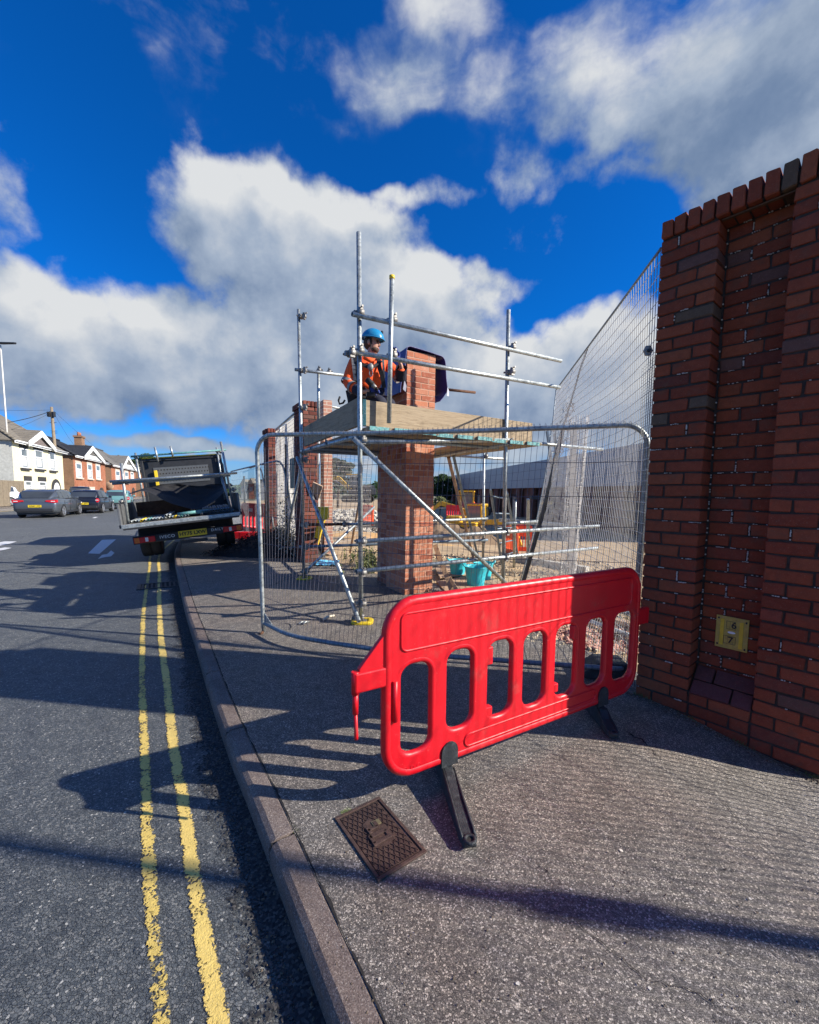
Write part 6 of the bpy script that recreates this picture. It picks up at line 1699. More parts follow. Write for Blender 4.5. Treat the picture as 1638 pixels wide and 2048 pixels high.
def hwin(t, x0, y0, x1, y1, arch=False, sash='upper', sillm='lintel', off=0, hoodm=None, hood=0):
    s0, s1 = hs_(x0, off), hs_(x1, off); mx = (x0+x1)/2; z1 = hz_(mx, y0, off); z0 = hz_(mx, y1, off)
    w = s1-s0; h = z1-z0; cx_ = (s0+s1)/2; fr = .09
    mb = MB()
    for sx_, sz_, cw_, ch_ in ((s0+fr/2, (z0+z1)/2, fr, h), (s1-fr/2, (z0+z1)/2, fr, h), (cx_, z1-fr/2, w-2*fr, fr), (cx_, z0+fr/2, w-2*fr, fr)): mb.box(HP(sx_, sz_, off+.03), (cw_, .08, ch_), RH)
    f_ = mb.build('window', M['upvc'], t)
    mb = MB(); mb.box(HP(cx_, (z0+z1)/2, off+.015), (w-2*fr, .02, h-2*fr), RH); mb.build('pane', M['pane'], f_)
    mb = MB(); mb.box(HP(cx_, z0+h*.60, off+.045), (w-2*fr, .06, .09), RH); mb.build('glazing_bar', M['upvc'], f_)
    mb = MB(); mb.box(HP(cx_, z0+h*.36, off+.028), (w*.62, .008, h*.5), RH); mb.build('net_curtain', M['curtain'], f_)
    mb = MB(); mb.box(HP(cx_, z0-.09, off+.08), (w+.35, .22, .16), RH); mb.build('sill', M[sillm], f_)
    mb = MB(); mb.box(HP(cx_, z1+.14+hood/2, off+.02), (w+.22, .06, .26+hood), RH); mb.build('lintel', M[hoodm or sillm], f_)
def house(label, x0, x1, eave, side_m, wall_m, roof_m, gable, ridge_left, depth, gx0, gx1, apex_m, wins, door, sillm='stone_sill', hoodm=None, hood=0, hip=2.5, chim=None, xr_back=None, mainridge=3.0):
    s0, s1 = hs_(x0), hs_(x1); ze = hz_(x1, eave)
    t = thing('house', label, 'house', tuple(HP((s0+s1)/2, 0, 0)))
    zb_ = -.2; D = 9.0
    q = lambda s, o, z: HP(s, z, o)
    mb = MB(); mb.add([q(s0,0,zb_), q(s1,0,zb_), q(s1,0,ze), q(s0,0,ze)], [(0,1,2,3)]); mb.add([q(s1,0,zb_), q(s1,-D,zb_), q(s1,-D,ze), q(s1,0,ze)], [(0,1,2,3)]); mb.add([q(s1,-D,zb_), q(s0,-D,zb_), q(s0,-D,ze), q(s1,-D,ze)], [(0,1,2,3)])
    mb.build('front_wall', M[wall_m], t)
    mb = MB(); mb.box(q(s0-.02, -D/2, (ze+zb_)/2), (.06, D, ze-zb_), RH); mb.build('side_wall', M[side_m], t)
    # main roof: hipped
    rz = ze+mainridge; ov = .35
    mb = MB(); vs = [q(s0-ov,ov,ze), q(s1+ov,ov,ze), q(s1+ov,-D-ov,ze), q(s0-ov,-D-ov,ze), q(s0+hip,-D/2,rz), q(s1-hip*.4,-D/2,rz)]
    mb.add(vs, [(0,1,5,4), (1,2,5), (2,3,4,5), (3,0,4), (0,3,2,1)]); rf = mb.build('roof', M[roof_m], t)
    mb = MB(); mb.path([vs[0]+ZA*.05, vs[4]+ZA*.05, vs[5]+ZA*.05], .12, 6); mb.build('ridge_tile', M[roof_m], rf)
    mb = MB(); mb.box(q((s0+s1)/2, ov-.02, ze-.08), (s1-s0+2*ov, .06, .2), RH); mb.build('fascia', M['white_board'], t)
    mb = MB(); mb.path([q(s0-ov, ov+.07, ze-.02), q(s1+ov, ov+.07, ze-.02)], .06, 6); mb.build('gutter', M['upvc'], t)
    # front gable
    g0, g1 = hs_(gx0, ov), hs_(gx1, ov); ax_, ay_ = gable; ga = hs_(ax_, ov); zg = hz_(ax_, ay_, ov); zf = ze-.05; gd = 5.0; o2 = ov+.12
    mb = MB(); th_ = .16
    for a in ((g0-.1, ga), (g1+.1, ga)):
        lo_, hi_ = q(a[0], o2, zf-.1), q(a[1], o2, zg); lb, hb2 = q(a[0], -gd, zf-.1), q(a[1], -gd, zg)
        mb.add([lo_, hi_, hb2, lb, lo_+ZA*th_, hi_+ZA*th_, hb2+ZA*th_, lb+ZA*th_], [(0,1,2,3), (4,5,6,7)[::-1], (0,1,5,4), (3,2,6,7), (0,3,7,4), (1,2,6,5)])
    g_ = mb.build('gable_roof', M[roof_m], rf)
    mb = MB(); mb.add([q(g0+.1, ov+.0, zf), q(g1-.1, ov+.0, zf), q(ga, ov+.0, zg-.1)], [(0,1,2)]); mb.build('gable_face', M[apex_m], t)
    for a, nm in ((g0, 0), (g1, 1)):
        lo_, hi_ = q(a, o2+.03, zf+.0), q(ga, o2+.03, zg+.02); mb = MB(); bw_ = .42
        mb.prism([lo_-ZA*.22, lo_+ZA*.2, hi_+ZA*.1, hi_-ZA*.42], N_ST*.06); mb.build('barge_board', M['white_board'], t)
    if apex_m == 'white_board':
        mb = MB(); zi0 = zf+(zg-zf)*.35
        mb.prism([q(ga-(ga-g0)*.40, ov+.01, zi0), q(ga+(g1-ga)*.40, ov+.01, zi0), q(ga, ov+.01, zg-.45)], N_ST*.05); mb.build('gable_vent', M['tile_gr'], t)
    for w in wins: hwin(t, *w, sillm=sillm, hoodm=hoodm, hood=hood)
    dx0, dy0, dx1, dy1 = door; d0_, d1_ = hs_(dx0), hs_(dx1); dz = hz_((dx0+dx1)/2, dy0); n = 8
    mb = MB(); r_ = (d1_-d0_)/2; cxx = (d0_+d1_)/2
    arc_ = [(cxx+r_*math.cos(PI*k/n), dz-.9+.9*math.sin(PI*k/n)) for k in range(n+1)]
    mb.prism([q(d1_, .01, zb_)]+[q(a, .01, z) for a, z in arc_]+[q(d0_, .01, zb_)], N_ST*.05); dr = mb.build('door_arch', M['lintel'], t)
    mb = MB(); mb.prism([q(cxx+r_*.68, .07, zb_)]+[q(cxx+(a-cxx)*.68, .07, z-.35) for a, z in arc_]+[q(cxx-r_*.68, .07, zb_)], N_ST*.04); mb.build('door', M['upvc'] if apex_m != 'white_board' else M['rust'], dr)
    if chim:
        cp = q((s0+s1)/2+chim[0], -D/2+chim[1], rz); mb = MB(); mb.box(cp+ZA*.1, (1.5, .9, 1.9), RH); mb.box(cp+ZA*1.0, (1.75, 1.1, .25), RH); c_ = mb.build('chimney', M['hbrick_side'], rf)
        for k in range(4):
            mb = MB(); a = cp+U_ST*(-.5+.34*k)+ZA*1.1; mb.path([a, a+ZA*.55], .14, 8, r2=.11); mb.build('chimney_pot', M['hbrick'], c_)
    return t
house('cream painted two storey house with tiled gable and grey side wall at the far left', 28, 127, 905, 'pebble', 'cream', 'tile_br', (84, 866), 0, 9, 57, 110, 'gable_tile',
      [(43,898,57,936), (71,901,87,938), (100,906,111,941), (48,962,61,984), (76,963,90,984)], (101,958,119,985), sillm='lintel', hoodm='lintel', hood=.15, mainridge=3.4)
house('red brick house with black slate roof and white gable right of the cream house', 148, 211, 926, 'hbrick_side', 'hbrick', 'slate', (185, 895), 0, 9, 168, 208, 'white_board',
      [(152,927,163,955), (175,929,184,957), (192,931,200,958), (156,977,167,994), (177,978,187,994)], (196,975,206,996), mainridge=2.6, hip=4)
house('red brick house with grey tiled roof and white gable beside the chimney', 223, 271, 941, 'hbrick_side', 'hbrick', 'tile_gr', (256, 914), 0, 9, 245, 271, 'white_board',
      [(231,942,239,965), (249,944,256,966), (261,945,267,957)], (262,975,268,990), mainridge=3.2, hip=4, chim=(-5.5, 0))
house('furthest red brick house with grey tiled roof, mostly hidden by the truck', 283, 318, 949, 'hbrick_side', 'hbrick', 'tile_gr', (305, 926), 0, 9, 296, 318, 'white_board',
      [(288,950,295,968), (300,951,306,968)], (310,975,315,990), mainridge=3.0, hip=4)
# small things before the houses
t = thing('satellite_dish', 'beige satellite dish on the side of the third house', 'satellite dish', tuple(P(217, 972, 60))); mb = MB(); mb.ball(P(217,972,60), .75, .25, .6); mb.build('dish', M['ply'], t)
M['old_fence'] = simple('old_fence_board', (.20, .16, .11), .9, 0, .3, 6)
t = thing('garden_fence', 'brown timber fence beside the grey side wall of the cream house', 'fence', tuple(HP(-12, 0, -1)))
for k in range(8):
    mb = MB(); mb.box(HP(hs_(30)-.15-k*.9, 1.0, .4), (.85, .06, 1.9), RH); mb.build('fence_board', M['old_fence'], t)
# far terrace at the end of the street, seen over the red barrier
R.seed(4)
for k, (x0, x1, y0) in enumerate(((484, 497, 962), (499, 512, 960), (514, 527, 964))):
    a = P(x0, 985, 120); c = P(x1, 985, 120); z1 = P(x0, y0+8, 120).z; z2 = P(x0, y0, 120).z
    t = thing('house', ['tiny far house with brown roof at the end of the street, leftmost of three', 'tiny far house at the end of the street, middle of three', 'tiny far house at the end of the street, rightmost of three'][k], 'house', (a.x, 120, 0))
    mb = MB(); mb.box(((a.x+c.x)/2, 122, (z1-1)/2), (c.x-a.x-.3, 6, z1+1)); mb.build('wall', M['pebble' if k != 1 else 'hbrick'], t)
    mb = MB(); mb.prism([Vector((a.x-.2, 118.5, z1)), Vector((c.x-.1, 118.5, z1)), Vector(((a.x+c.x)/2, 118.5, z2+.5))], (0,7,0)); mb.build('roof', M['tile_br'], t)
    mb = MB(); mb.box(((a.x+c.x)/2, 118.9, z1*.55), (.9, .1, 1.1)); mb.build('window', M['pane'], t)
# ---------------------------------------------------------------- long low building across the site
BD0 = Vector((10.7, 32, 0)); BDr = Vector((-.1167, 1, 0)).normalized(); BNm = Vector((-BDr.y, BDr.x, 0))
if BNm.x > 0: BNm = -BNm
def bp_(s, off, z): return BD0+BDr*s+BNm*off+Vector((0,0,z))
RB = Matrix(((BDr.x, BNm.x, 0), (BDr.y, BNm.y, 0), (0, 0, 1)))
bt_ = thing('long_building', 'long low red brick building with a deep grey clad fascia beyond the site', 'building', tuple(bp_(10, -6, -1)))
zt_, zc_, zg_ = 3.95, 1.82, -1.0
M['far_brick'] = wallbrick('far_red_brick', ((.24,.085,.06), (.19,.065,.05), (.26,.19,.15), (.6,.55,.5)))
M['clad'] = simple('grey_cladding', (.30, .32, .35), .45, .3, .08, 1.2, .05)
mb = MB(); mb.box(bp_(17, -8, (zt_+zg_)/2-.2), (62, 15.6, zt_-zg_-.4), RB); mb.build('brick_wall_face', M['far_brick'], bt_)
mb = MB(); mb.box(bp_(17, -8, zt_-.1), (62.4, 16.2, .25), RB); mb.build('roof_edge', M['galv_dull'], bt_)
mb = MB(); mb.box(bp_(17, .22, (zt_+zc_)/2), (62.2, .3, zt_-zc_-.04), RB); mb.build('fascia_backing', M['dark_metal'], bt_)
pm = MB(); pm.box((0,0,0), (1.035, .05, (zt_-zc_)/3-.02)); pmm = pm.mesh('cladding_panel', M['clad'])
qz = Matrix.Rotation(math.atan2(BDr.y, BDr.x), 4, 'Z').to_quaternion()
for k in range(59):
    for r_ in range(3): inst(pmm, 'cladding_panel', bt_, bp_(-13.4+k*1.05, .39, zc_+(zt_-zc_)*(r_+.5)/3)-bt_.location, qz)
for k in range(20):
    s_ = -12+k*3.0; mb = MB(); mb.box(bp_(s_, .12, (zc_+zg_)/2), (.55, .26, zc_-zg_), RB); mb.build('brick_pier', M['far_brick'], bt_)
    if k % 4 == 2: mb = MB(); mb.box(bp_(s_+1.4, .03, .05), (.95, .08, 2.05), RB); mb.build('door', M['ply'], bt_); mb = MB(); mb.box(bp_(s_+1.4, .06, 1.2), (1.05, .12, .12), RB); mb.build('door_head', M['crack'], bt_)
    if k % 4 == 0: mb = MB(); mb.box(bp_(s_+1.4, .03, .0), (1.1, .07, 1.9), RB); mb.build('dark_doorway', M['dark_metal'], bt_)

# ---------------------------------------------------------------- machines
def excavator(label, loc, rotz, s, boomang, stick, cab_h=1.0, person=False, group=None, bodym='yellow_ma'):
    t = thing('excavator', label, 'excavator', tuple(loc), rotz, group, local=True); Y = M['yellow_ma']; YB = M[bodym]
    def bx(n_, c, sz_, m_, bev=.03, rot=None):
        mb = MB(); mb.box(Vector(c)*s, tuple(q*s for q in sz_), rot); o = mb.build(n_, m_, t); bevel(o, bev*s, 2); return o
    for sg in (-1, 1):
        mb = MB(); pts = []
        for k in range(9): a = PI/2+PI*k/8; pts.append(Vector((-1.0+.30*math.cos(a), sg*.70-.17, .32+.30*math.sin(a)))*s)
        for k in range(9): a = -PI/2+PI*k/8; pts.append(Vector((1.0+.30*math.cos(a), sg*.70-.17, .32+.30*math.sin(a)))*s)
        mb.prism(pts, (0, .34*s, 0)); mb.build('track', M['tyre'], t)
    bx('undercarriage', (0,0,.45), (1.4,1.0,.3), M['dark_metal']); bx('slew_body', (-.35,0,.95), (2.1,1.7,.5), YB, .08); bx('engine_cover', (-.85,-.05,1.35), (1.0,1.55,.45), YB, .10); bx('counterweight', (-1.40,0,1.0), (.25,1.6,.55), M['dark_metal'], .06)
    cb = [(-.15,.05), (.85,.05), (.95,.75), (-.15,.75)]
    for (x, y) in ((-.2,.10), (.75,.10), (.75,.82), (-.2,.82)):
        mb = MB(); mb.bar(Vector((x,y,1.15))*s, Vector((x-.05,y,2.45*cab_h))*s, .09*s, .09*s); mb.build('cab_post', M['yellow_ma' if bodym == 'yellow_ma' else 'black_pl'], t)
    bx('cab_roof', (.24,.46,2.48*cab_h), (1.15,.90,.10), Y, .04); bx('cab_seat', (.15,.46,1.35), (.5,.5,.5), M['black_pl'])
    mb = MB(); mb.box(Vector((.27,.09,1.85))*s, (.92*s,.015*s,1.1*s)); mb.build('cab_glass', M['pane'], t)
    # boom, stick, bucket
    a = Vector((.75,-.15,1.15))*s; b1 = a+Vector((math.cos(boomang)*1.6, 0, math.sin(boomang)*1.6))*s; b2 = b1+Vector((math.cos(boomang-.9)*1.1, 0, math.sin(boomang-.9)*1.1))*s; c = b2+Vector((math.cos(stick)*1.4, 0, math.sin(stick)*1.4))*s
    mb = MB(); mb.bar(a, b1, .22*s, .34*s); mb.build('boom', Y, t); mb = MB(); mb.bar(b1, b2, .20*s, .28*s); mb.build('boom_end', Y, t)
    mb = MB(); mb.bar(b2, c, .16*s, .22*s); mb.build('stick', Y if person is not None else M['dark_metal'], t)
    mb = MB(); mb.path([a.lerp(b1,.1)+Vector((.2,0,.0))*s, b1.lerp(b2,.3)-Vector((0,0,.15))*s], .055*s, 6); mb.build('ram', M['alloy'], t)
    mb = MB(); mb.prism([c+Vector(q)*s for q in ((-.05,-.3,.1), (.35,-.3,.05), (.38,-.3,-.35), (.05,-.3,-.55), (-.3,-.3,-.35))], (0,.6*s,0)); mb.build('bucket', M['dark_metal'], t)
    return t
g0 = G(955, 1062, -.72); excavator('yellow excavator with a yellow roofed cab working in front of the long building', (g0.x+.3, g0.y+5, -.72), PI*.93, .88, .25, -1.3)
g0 = G(945, 1088, -.5); excavator('smaller yellow digger with a black framed cab, nearer than the roofed excavator', (g0.x+.1, g0.y+1.5, -.52), -.5, .62, .1, -1.2, .92)
g0 = P(716, 990, 40); excavator('distant dark excavator with a raised yellow boom above the rubble heap', (g0.x, 40, .35), PI*.95, 1.05, .75, -2.0, bodym='dark_metal')
g0 = P(1085, 1010, 24); t = thing('light_tower', 'dark site lighting unit on a stand in front of the long building', 'light tower', (g0.x, 24, -.75))
mb = MB(); mb.path([Vector((g0.x, 24, -.75)), Vector((g0.x, 24, 1.2))], .05, 6); mb.build('mast', M['dark_metal'], t)
mb = MB(); mb.box((g0.x-.2, 24, 1.15), (1.0, .4, .22)); mb.box((g0.x+.1, 24, .6), (.6, .4, .6)); mb.build('lamp_housing', M['dark_metal'], t)
mb = MB(); mb.box((g0.x+.12, 23.77, .85), (.7, .05, .16)); mb.build('lamp_face', M['yellow_ma'], t)

# ---------------------------------------------------------------- smaller plastic barriers far off
def far_barrier(label, a, c, h, mat_, group=None, logo=False, z0=0.0):
    a = Vector(a); c = Vector(c); d = (c-a); W_ = d.length; d.normalize(); nn = Vector((d.y, -d.x, 0))
    t = thing('plastic_barrier', label, 'barrier', tuple((a+c)/2), group=group)
    outer_ = rounded(0, W_, .12*h, h, .10*h, 3); hs2 = []
    for k in range(6):
        u0 = W_*(.06+.15*k); hs2.append(rounded(u0, u0+W_*.10, .26*h, .62*h, .045*W_*.9, 3))
    q = lambda u, z, o=0: a+d*u+nn*o+Vector((0,0,z))
    mb = plate_with_holes(outer_, hs2, .05, q); mb.build('panel', mat_, t)
    for u in (.2, .8):
        mb = MB(); mb.bar(q(W_*u, .06*h)-nn*.28, q(W_*u, .06*h)+nn*.28, .07, .10*h); mb.build('foot', mat_ if logo else M['black_rub'], t)
    if logo: mb = MB(); mb.box(q(W_*.40, .80*h, .032), (W_*.16, .01, .10*h), Matrix(((d.x, nn.x, 0), (d.y, nn.y, 0), (0,0,1)))); mb.build('white_label', M['white_pl'], t)
    return t
a = G(478, 1046); c = P(532, 1040, a.y+.6); c.z = 0
far_barrier('red plastic barrier with a white label on the footway just beyond the truck', (P(484,1000,13).x, 13, 0), (P(533,1000,12.2).x, 12.2, 0), 1.0, M['red_pl'], logo=True)
t = thing('barrier_foot_beam', 'low red plastic beam lying across the footway beside the truck', 'beam', tuple(P(500,1040,11))); mb = MB(); mb.box(Vector((P(496,1038,12).x, 12, .10)), (1.0,.2,.2)); o = mb.build('beam', M['red_pl'], t); bevel(o, .02)
g1 = G(1018, 1098, -.3); far_barrier('orange red barrier standing in the site just left of the curling mesh', (P(1012,1080,11.5).x, 11.5, -.35), (P(1036,1080,10.9).x, 10.9, -.35), .85, M['orange_bar'])
far_barrier('orange red barrier with a white label, right one of the pair seen through the mesh', (P(1030,1080,11.7).x, 11.8, -.35), (P(1066,1080,11.6).x, 11.7, -.35), .85, M['orange_bar'], logo=True)
far_barrier('crimson barrier far off between the new pillar and the roofed excavator', (P(893,1015,27).x, 27, -.3), (P(922,1015,26).x, 26, -.3), .9, M['red_pl'])
far_barrier('small orange barrier behind the rubble just left of the new pillar', (P(727,1020,14).x, 14, .25), (P(746,1020,13).x, 13, .25), .7, M['orange_bar'])

# ---------------------------------------------------------------- heaps
def heap(name, label, cat, c, rx, ry, h, mat_, seed, rough=.25, n=28, kind='structure'):
    mb = MB(); c = Vector(c)
    def f_(u, v):
        x = (u-.5)*2; y = (v-.5)*2; r2 = x*x+y*y; z = h*max(0, 1-r2)**.8
        nn_ = mnoise.noise(Vector((x*3, y*3, seed)))+.5*mnoise.noise(Vector((x*9, y*9, seed)))
        return c+Vector((x*rx, y*ry, z*(1+rough*nn_)-.08+rough*.12*nn_))
    mb.grid(f_, n, n); o = mb.build(name, mat_); o['kind'] = kind; return o
def stones(name, label, cat, c, rx, ry, h, mat_, n, smin, smax, seed, kind='stuff', zf=None):
    rr = random.Random(seed); mb = MB(); c = Vector(c)
    for k in range(n):
        a = rr.uniform(0, 2*PI); r_ = math.sqrt(rr.random()); x = math.cos(a)*r_; y = math.sin(a)*r_
        z = h*max(0, 1-r_*r_)**.8*rr.uniform(.85, 1.05); s_ = rr.uniform(smin, smax)
        p = c+Vector((x*rx, y*ry, z)); 
        if zf: p.z = zf(p.x, p.y)
        q = Matrix.Rotation(rr.uniform(0, 6), 3, 'Z') @ Matrix.Rotation(rr.uniform(0, 3), 3, 'X')
        vs = [q @ Vector((i*s_*rr.uniform(.4,1), j*s_*rr.uniform(.35,.9), l*s_*rr.uniform(.3,.7)))+p for i in (-.5,.5) for j in (-.5,.5) for l in (-.5,.5)]
        mb.add(vs, [(0,1,3,2),(4,6,7,5),(0,4,5,1),(2,3,7,6),(0,2,6,4),(1,5,7,3)])
    o = mb.build(name, mat_); o['kind'] = kind; tag(o, label, cat); return o
r1 = P(712, 1012, 22); heap('rubble_mound', '', '', (r1.x, 22, -.75), 3.2, 3, 1.05, M['rubble'], 3)
stones('rubble', 'pale broken concrete rubble heaped left of the new pillar', 'rubble', (r1.x, 21.5, -.75), 3.4, 3, 1.15, M['rubble'], 2600, .06, .26, 8)
heap('clay_bank', '', '', (P(700,1040,15).x, 15, -.75), 3.6, 2.5, .75, M['clay'], 5, .12)
heap('dirt_mound', '', '', (P(890,1040,17).x, 17, -.8), 2.6, 2.2, 1.15, simple('brown_dirt', (.17,.115,.07), .95, 0, .4, 2, 1, 20), 9, .3)
heap('clay_bank', '', '', (P(905,1060,13).x, 13.5, -.6), 2.2, 1.2, .35, M['clay'], 2, .15)
M['pinkstone'] = simple('pink_crushed_brick', (.55, .30, .22), .95, 0, .4, 12, .5, 60)
M['tanstone'] = simple('tan_gravel', (.52, .42, .28), .95, 0, .4, 12, .5, 60)
zf = lambda x, y: sz(x, y)+.012
stones('crushed_brick', 'pink crushed brick scattered on the soil behind the barrier', 'rubble', G(1200,1270,-.02), .55, .5, 0, M['pinkstone'], 900, .015, .06, 21, zf=zf)
stones('gravel', 'tan gravel scattered over the soil behind the red barrier', 'gravel', G(1150,1230,-.02), 1.3, 1.2, 0, M['tanstone'], 1800, .010, .045, 22, zf=zf)
stones('gravel', 'small stones scattered on the soil around the turquoise buckets', 'gravel', G(1000,1150,-.02)+Vector((.6,1.0,0)), 2.2, 2.0, 0, M['tanstone'], 1200, .012, .06, 23, zf=zf)

# ---------------------------------------------------------------- leaves and trees
def leafmat(name, c0, c1):
    m, b = newmat(name); c = b.ramp(b.noise(b.pos, 3.5, 3), [(.3, c0), (.7, c1)]); n_ = b.noise(b.pos, .8, 2)
    c = b.mix(b.smooth(n_, .4, .65, 0, .5), c, (.5,.55,.5), 'MULTIPLY')
    setp(b, c, .65, 0, .3); tl_ = b.n('ShaderNodeBsdfTranslucent'); b.put(tl_.inputs[0], c); mx = b.n('ShaderNodeMixShader'); mx.inputs[0].default_value = .25
    b.put(mx.inputs[1], b.bs.outputs[0]); b.put(mx.inputs[2], tl_.outputs[0]); b.put(b.out.inputs[0], mx.outputs[0]); return m
M['leaf'] = leafmat('dark_green_leaves', (.018,.042,.014), (.05,.10,.03)); M['needle'] = leafmat('pine_needles', (.014,.035,.018), (.035,.075,.035)); M['weed'] = leafmat('site_weeds', (.07,.09,.03), (.17,.19,.07))
M['bark'] = simple('tree_bark', (.11,.08,.06), .95, 0, .4, 6, .8, 20)
def leaves(mb, c, r, n, s_, rr, flat_=1.0):
    for k in range(n):
        while True:
            p = Vector((rr.uniform(-1,1), rr.uniform(-1,1), rr.uniform(-1,1)))
            if p.length < 1: break
        p = p.normalized()*(p.length**.5); q = Vector(c)+Vector((p.x*r, p.y*r, p.z*r*flat_))
        a = Vector((rr.uniform(-1,1), rr.uniform(-1,1), rr.uniform(-1,1))).normalized(); b_ = a.orthogonal().normalized(); ss = s_*rr.uniform(.6, 1.4)
        mb.add([q+a*ss, q+b_*ss*.6, q-a*ss, q-b_*ss*.6], [(0,1,2,3)])
def tree(label, base, h, clumps, n, s_, leaf='leaf', seed=1, flat_=.7, name='tree'):
    rr = random.Random(seed); t = thing(name, label, 'tree', tuple(base)); base = Vector(base)
    mb = MB(); mb.path([base, base+Vector((.02*h, 0, .5*h)), base+Vector((-.01*h,0,.88*h))], .03*h, 8, r2=.012*h)
    for (x, y, z, r_) in clumps: mb.path([base+Vector((0,0,z*h*.72)), base+Vector((x*h*.9, y*h*.9, z*h))], .012*h, 5, r2=.004*h)
    mb.build('trunk', M['bark'], t)
    mb = MB()
    for (x, y, z, r_) in clumps: leaves(mb, base+Vector((x*h, y*h, z*h)), r_*h, n, s_, rr, flat_)
    mb.build('crown', M[leaf], t); return t
rr = random.Random(3)
b0 = P(680, 985, 55); tree('dark pine with a layered crown above the rubble left of the new pillar', (b0.x-.3, 55, -.8), (P(680,915,55).z+.8), [(-.05,0,.93,.10), (.10,0,.90,.08), (.22,0,.84,.12), (-.10,0,.83,.12), (.05,.05,.80,.15), (-.14,0,.70,.10), (.18,0,.72,.11), (.04,0,.66,.14), (-.08,0,.56,.10), (.14,0,.55,.10), (.0,0,.45,.10)], 420, .16, 'needle', 3, .55, 'pine_tree')
b0 = P(884, 1000, 62)
tree('dark rounded tree beyond the left end of the long building', (b0.x, 62, -1), P(884,946,62).z+1, [(0,0,.85,.17), (.22,0,.78,.17), (-.2,0,.78,.17), (.0,.1,.62,.22), (.25,0,.55,.2), (-.25,0,.5,.2), (.05,0,.36,.22), (.4,0,.62,.14)], 450, .17, 'leaf', 5)
b0 = P(735, 1000, 60); tree('low dark tree beside the left edge of the new pillar, behind the rubble', (b0.x, 60, -1), P(735,972,60).z+1, [(0,0,.8,.22), (.3,0,.65,.25), (-.3,0,.62,.25), (0,0,.45,.3)], 380, .16, 'leaf', 6)
b0 = P(880, 1010, 40); tree('bushy green shrub in the sun at the foot of the long building', (b0.x, 40, -.8), 2.0, [(0,0,.7,.3), (.4,0,.5,.3), (-.4,0,.5,.3)], 260, .10, 'weed', 7, name='shrub')
b0 = P(296, 950, 90); tree('dark tree showing above the roofs left of the truck rack', (b0.x, 90, -1), P(296,902,90).z+1, [(0,0,.85,.14), (.15,0,.75,.16), (-.15,0,.75,.16), (0,0,.55,.25)], 380, .25, 'leaf', 8)
# distant dark tree line at the end of the site and street
mb = MB(); rr = random.Random(12)
for k in range(60):
    px = rr.uniform(420, 900); d_ = rr.uniform(150, 220); c = P(px, rr.uniform(975, 984), d_); leaves(mb, (c.x, d_, max(0, c.z)), rr.uniform(3, 6), 60, 1.0, rr, .5)
o = mb.build('tree_line', M['leaf']); o['kind'] = 'stuff'; tag(o, 'far dark tree line along the horizon beyond the street and site', 'trees')
# weeds by the pillar foot
mb = MB(); rr = random.Random(15)
for k in range(230):
    p = G(748-abs(rr.gauss(0, 22)), rr.uniform(1108, 1148), 0); h_ = rr.uniform(.03, .22); a = rr.uniform(0, 6.28)
    tip = p+Vector((math.cos(a)*.08, math.sin(a)*.08, h_)); w_ = Vector((-math.sin(a), math.cos(a), 0))*.012
    mb.add([p-w_, p+w_, tip], [(0,1,2)])
    leaves(mb, tip, .03, 3, .022, rr)
for k in range(160):
    p = G(rr.uniform(1180, 1290), rr.uniform(1215, 1290), 0); a = rr.uniform(0, 6.28); mb.add([p, p+Vector((.01,0,0)), p+Vector((math.cos(a)*.05, math.sin(a)*.05, rr.uniform(.02,.08)))], [(0,1,2)])
o = mb.build('weeds', M['weed']); o['kind'] = 'stuff'; tag(o, 'straggling green weeds growing at the foot of the new pillar', 'weeds')

# ---------------------------------------------------------------- white sheeted fence between the older pillars
def quadpt(A, B, C, D, u, v): return (A.lerp(B, u)).lerp(D.lerp(C, u), v)
LP = Vector((P(553,1000,10.6).x, 10.6, 0)); RP = Vector((P(592,1000,8.6).x, 8.6, 0))
zL = P(553, 862, 10.6).z; zR = P(590, 829, 8.6).z
wf = thing('sheeted_fence', 'mesh fence hung with dirty white sheeting between the two older red pillars', 'fence', tuple((LP+RP)/2))
def sheetm():
    m, b = newmat('dirty_white_sheeting'); c = b.mix(b.smooth(b.noise(b.pos, 2.2, 6, .65), .45, .7, 0, .7), (.86,.83,.76), (.55,.46,.34)); c = b.mix(b.smooth(b.noise(b.pos, 12, 5, .7), .5, .8, 0, .4), c, (.5,.45,.38))
    setp(b, c, .9, 0, .1); tl_ = b.n('ShaderNodeBsdfTranslucent'); b.put(tl_.inputs[0], c); mx = b.n('ShaderNodeMixShader'); mx.inputs[0].default_value = .62
    b.put(mx.inputs[1], b.bs.outputs[0]); b.put(mx.inputs[2], tl_.outputs[0]); b.put(b.out.inputs[0], mx.outputs[0]); return m
M['sheeting'] = sheetm()
A, B, C, D = LP, RP, RP+ZA*zR, LP+ZA*zL
mb = MB(); mb.grid(lambda u, v: quadpt(A+ZA*.35, B+ZA*.35, C-ZA*.03, D-ZA*.03, u, v)+Vector((.03*mnoise.noise(Vector((u*9, v*3, 0))), .10*mnoise.noise(Vector((u*7, v*2, 4))), 0)), 24, 16); mb.build('sheeting', M['sheeting'], wf, smooth=True)
mb = MB()
for k in range(34): u = k/33; mb.path([quadpt(A,B,C,D,u,0)+Vector((.03,-.08,0)), quadpt(A,B,C,D,u,1)+Vector((.03,-.08,0))], .003, 3, caps=False)
for k in range(38): v = k/37; mb.path([quadpt(A,B,C,D,0,v)+Vector((.03,-.08,0)), quadpt(A,B,C,D,1,v)+Vector((.03,-.08,0))], .003, 3, caps=False)
o = mb.build('mesh_wires', M['galv_dull'], wf); o['kind'] = 'stuff'
mb = MB(); mb.path([D+Vector((.03,-.08,.02)), C+Vector((.03,-.08,.02))], .022, 8); mb.build('top_rail', M['galv'], wf)
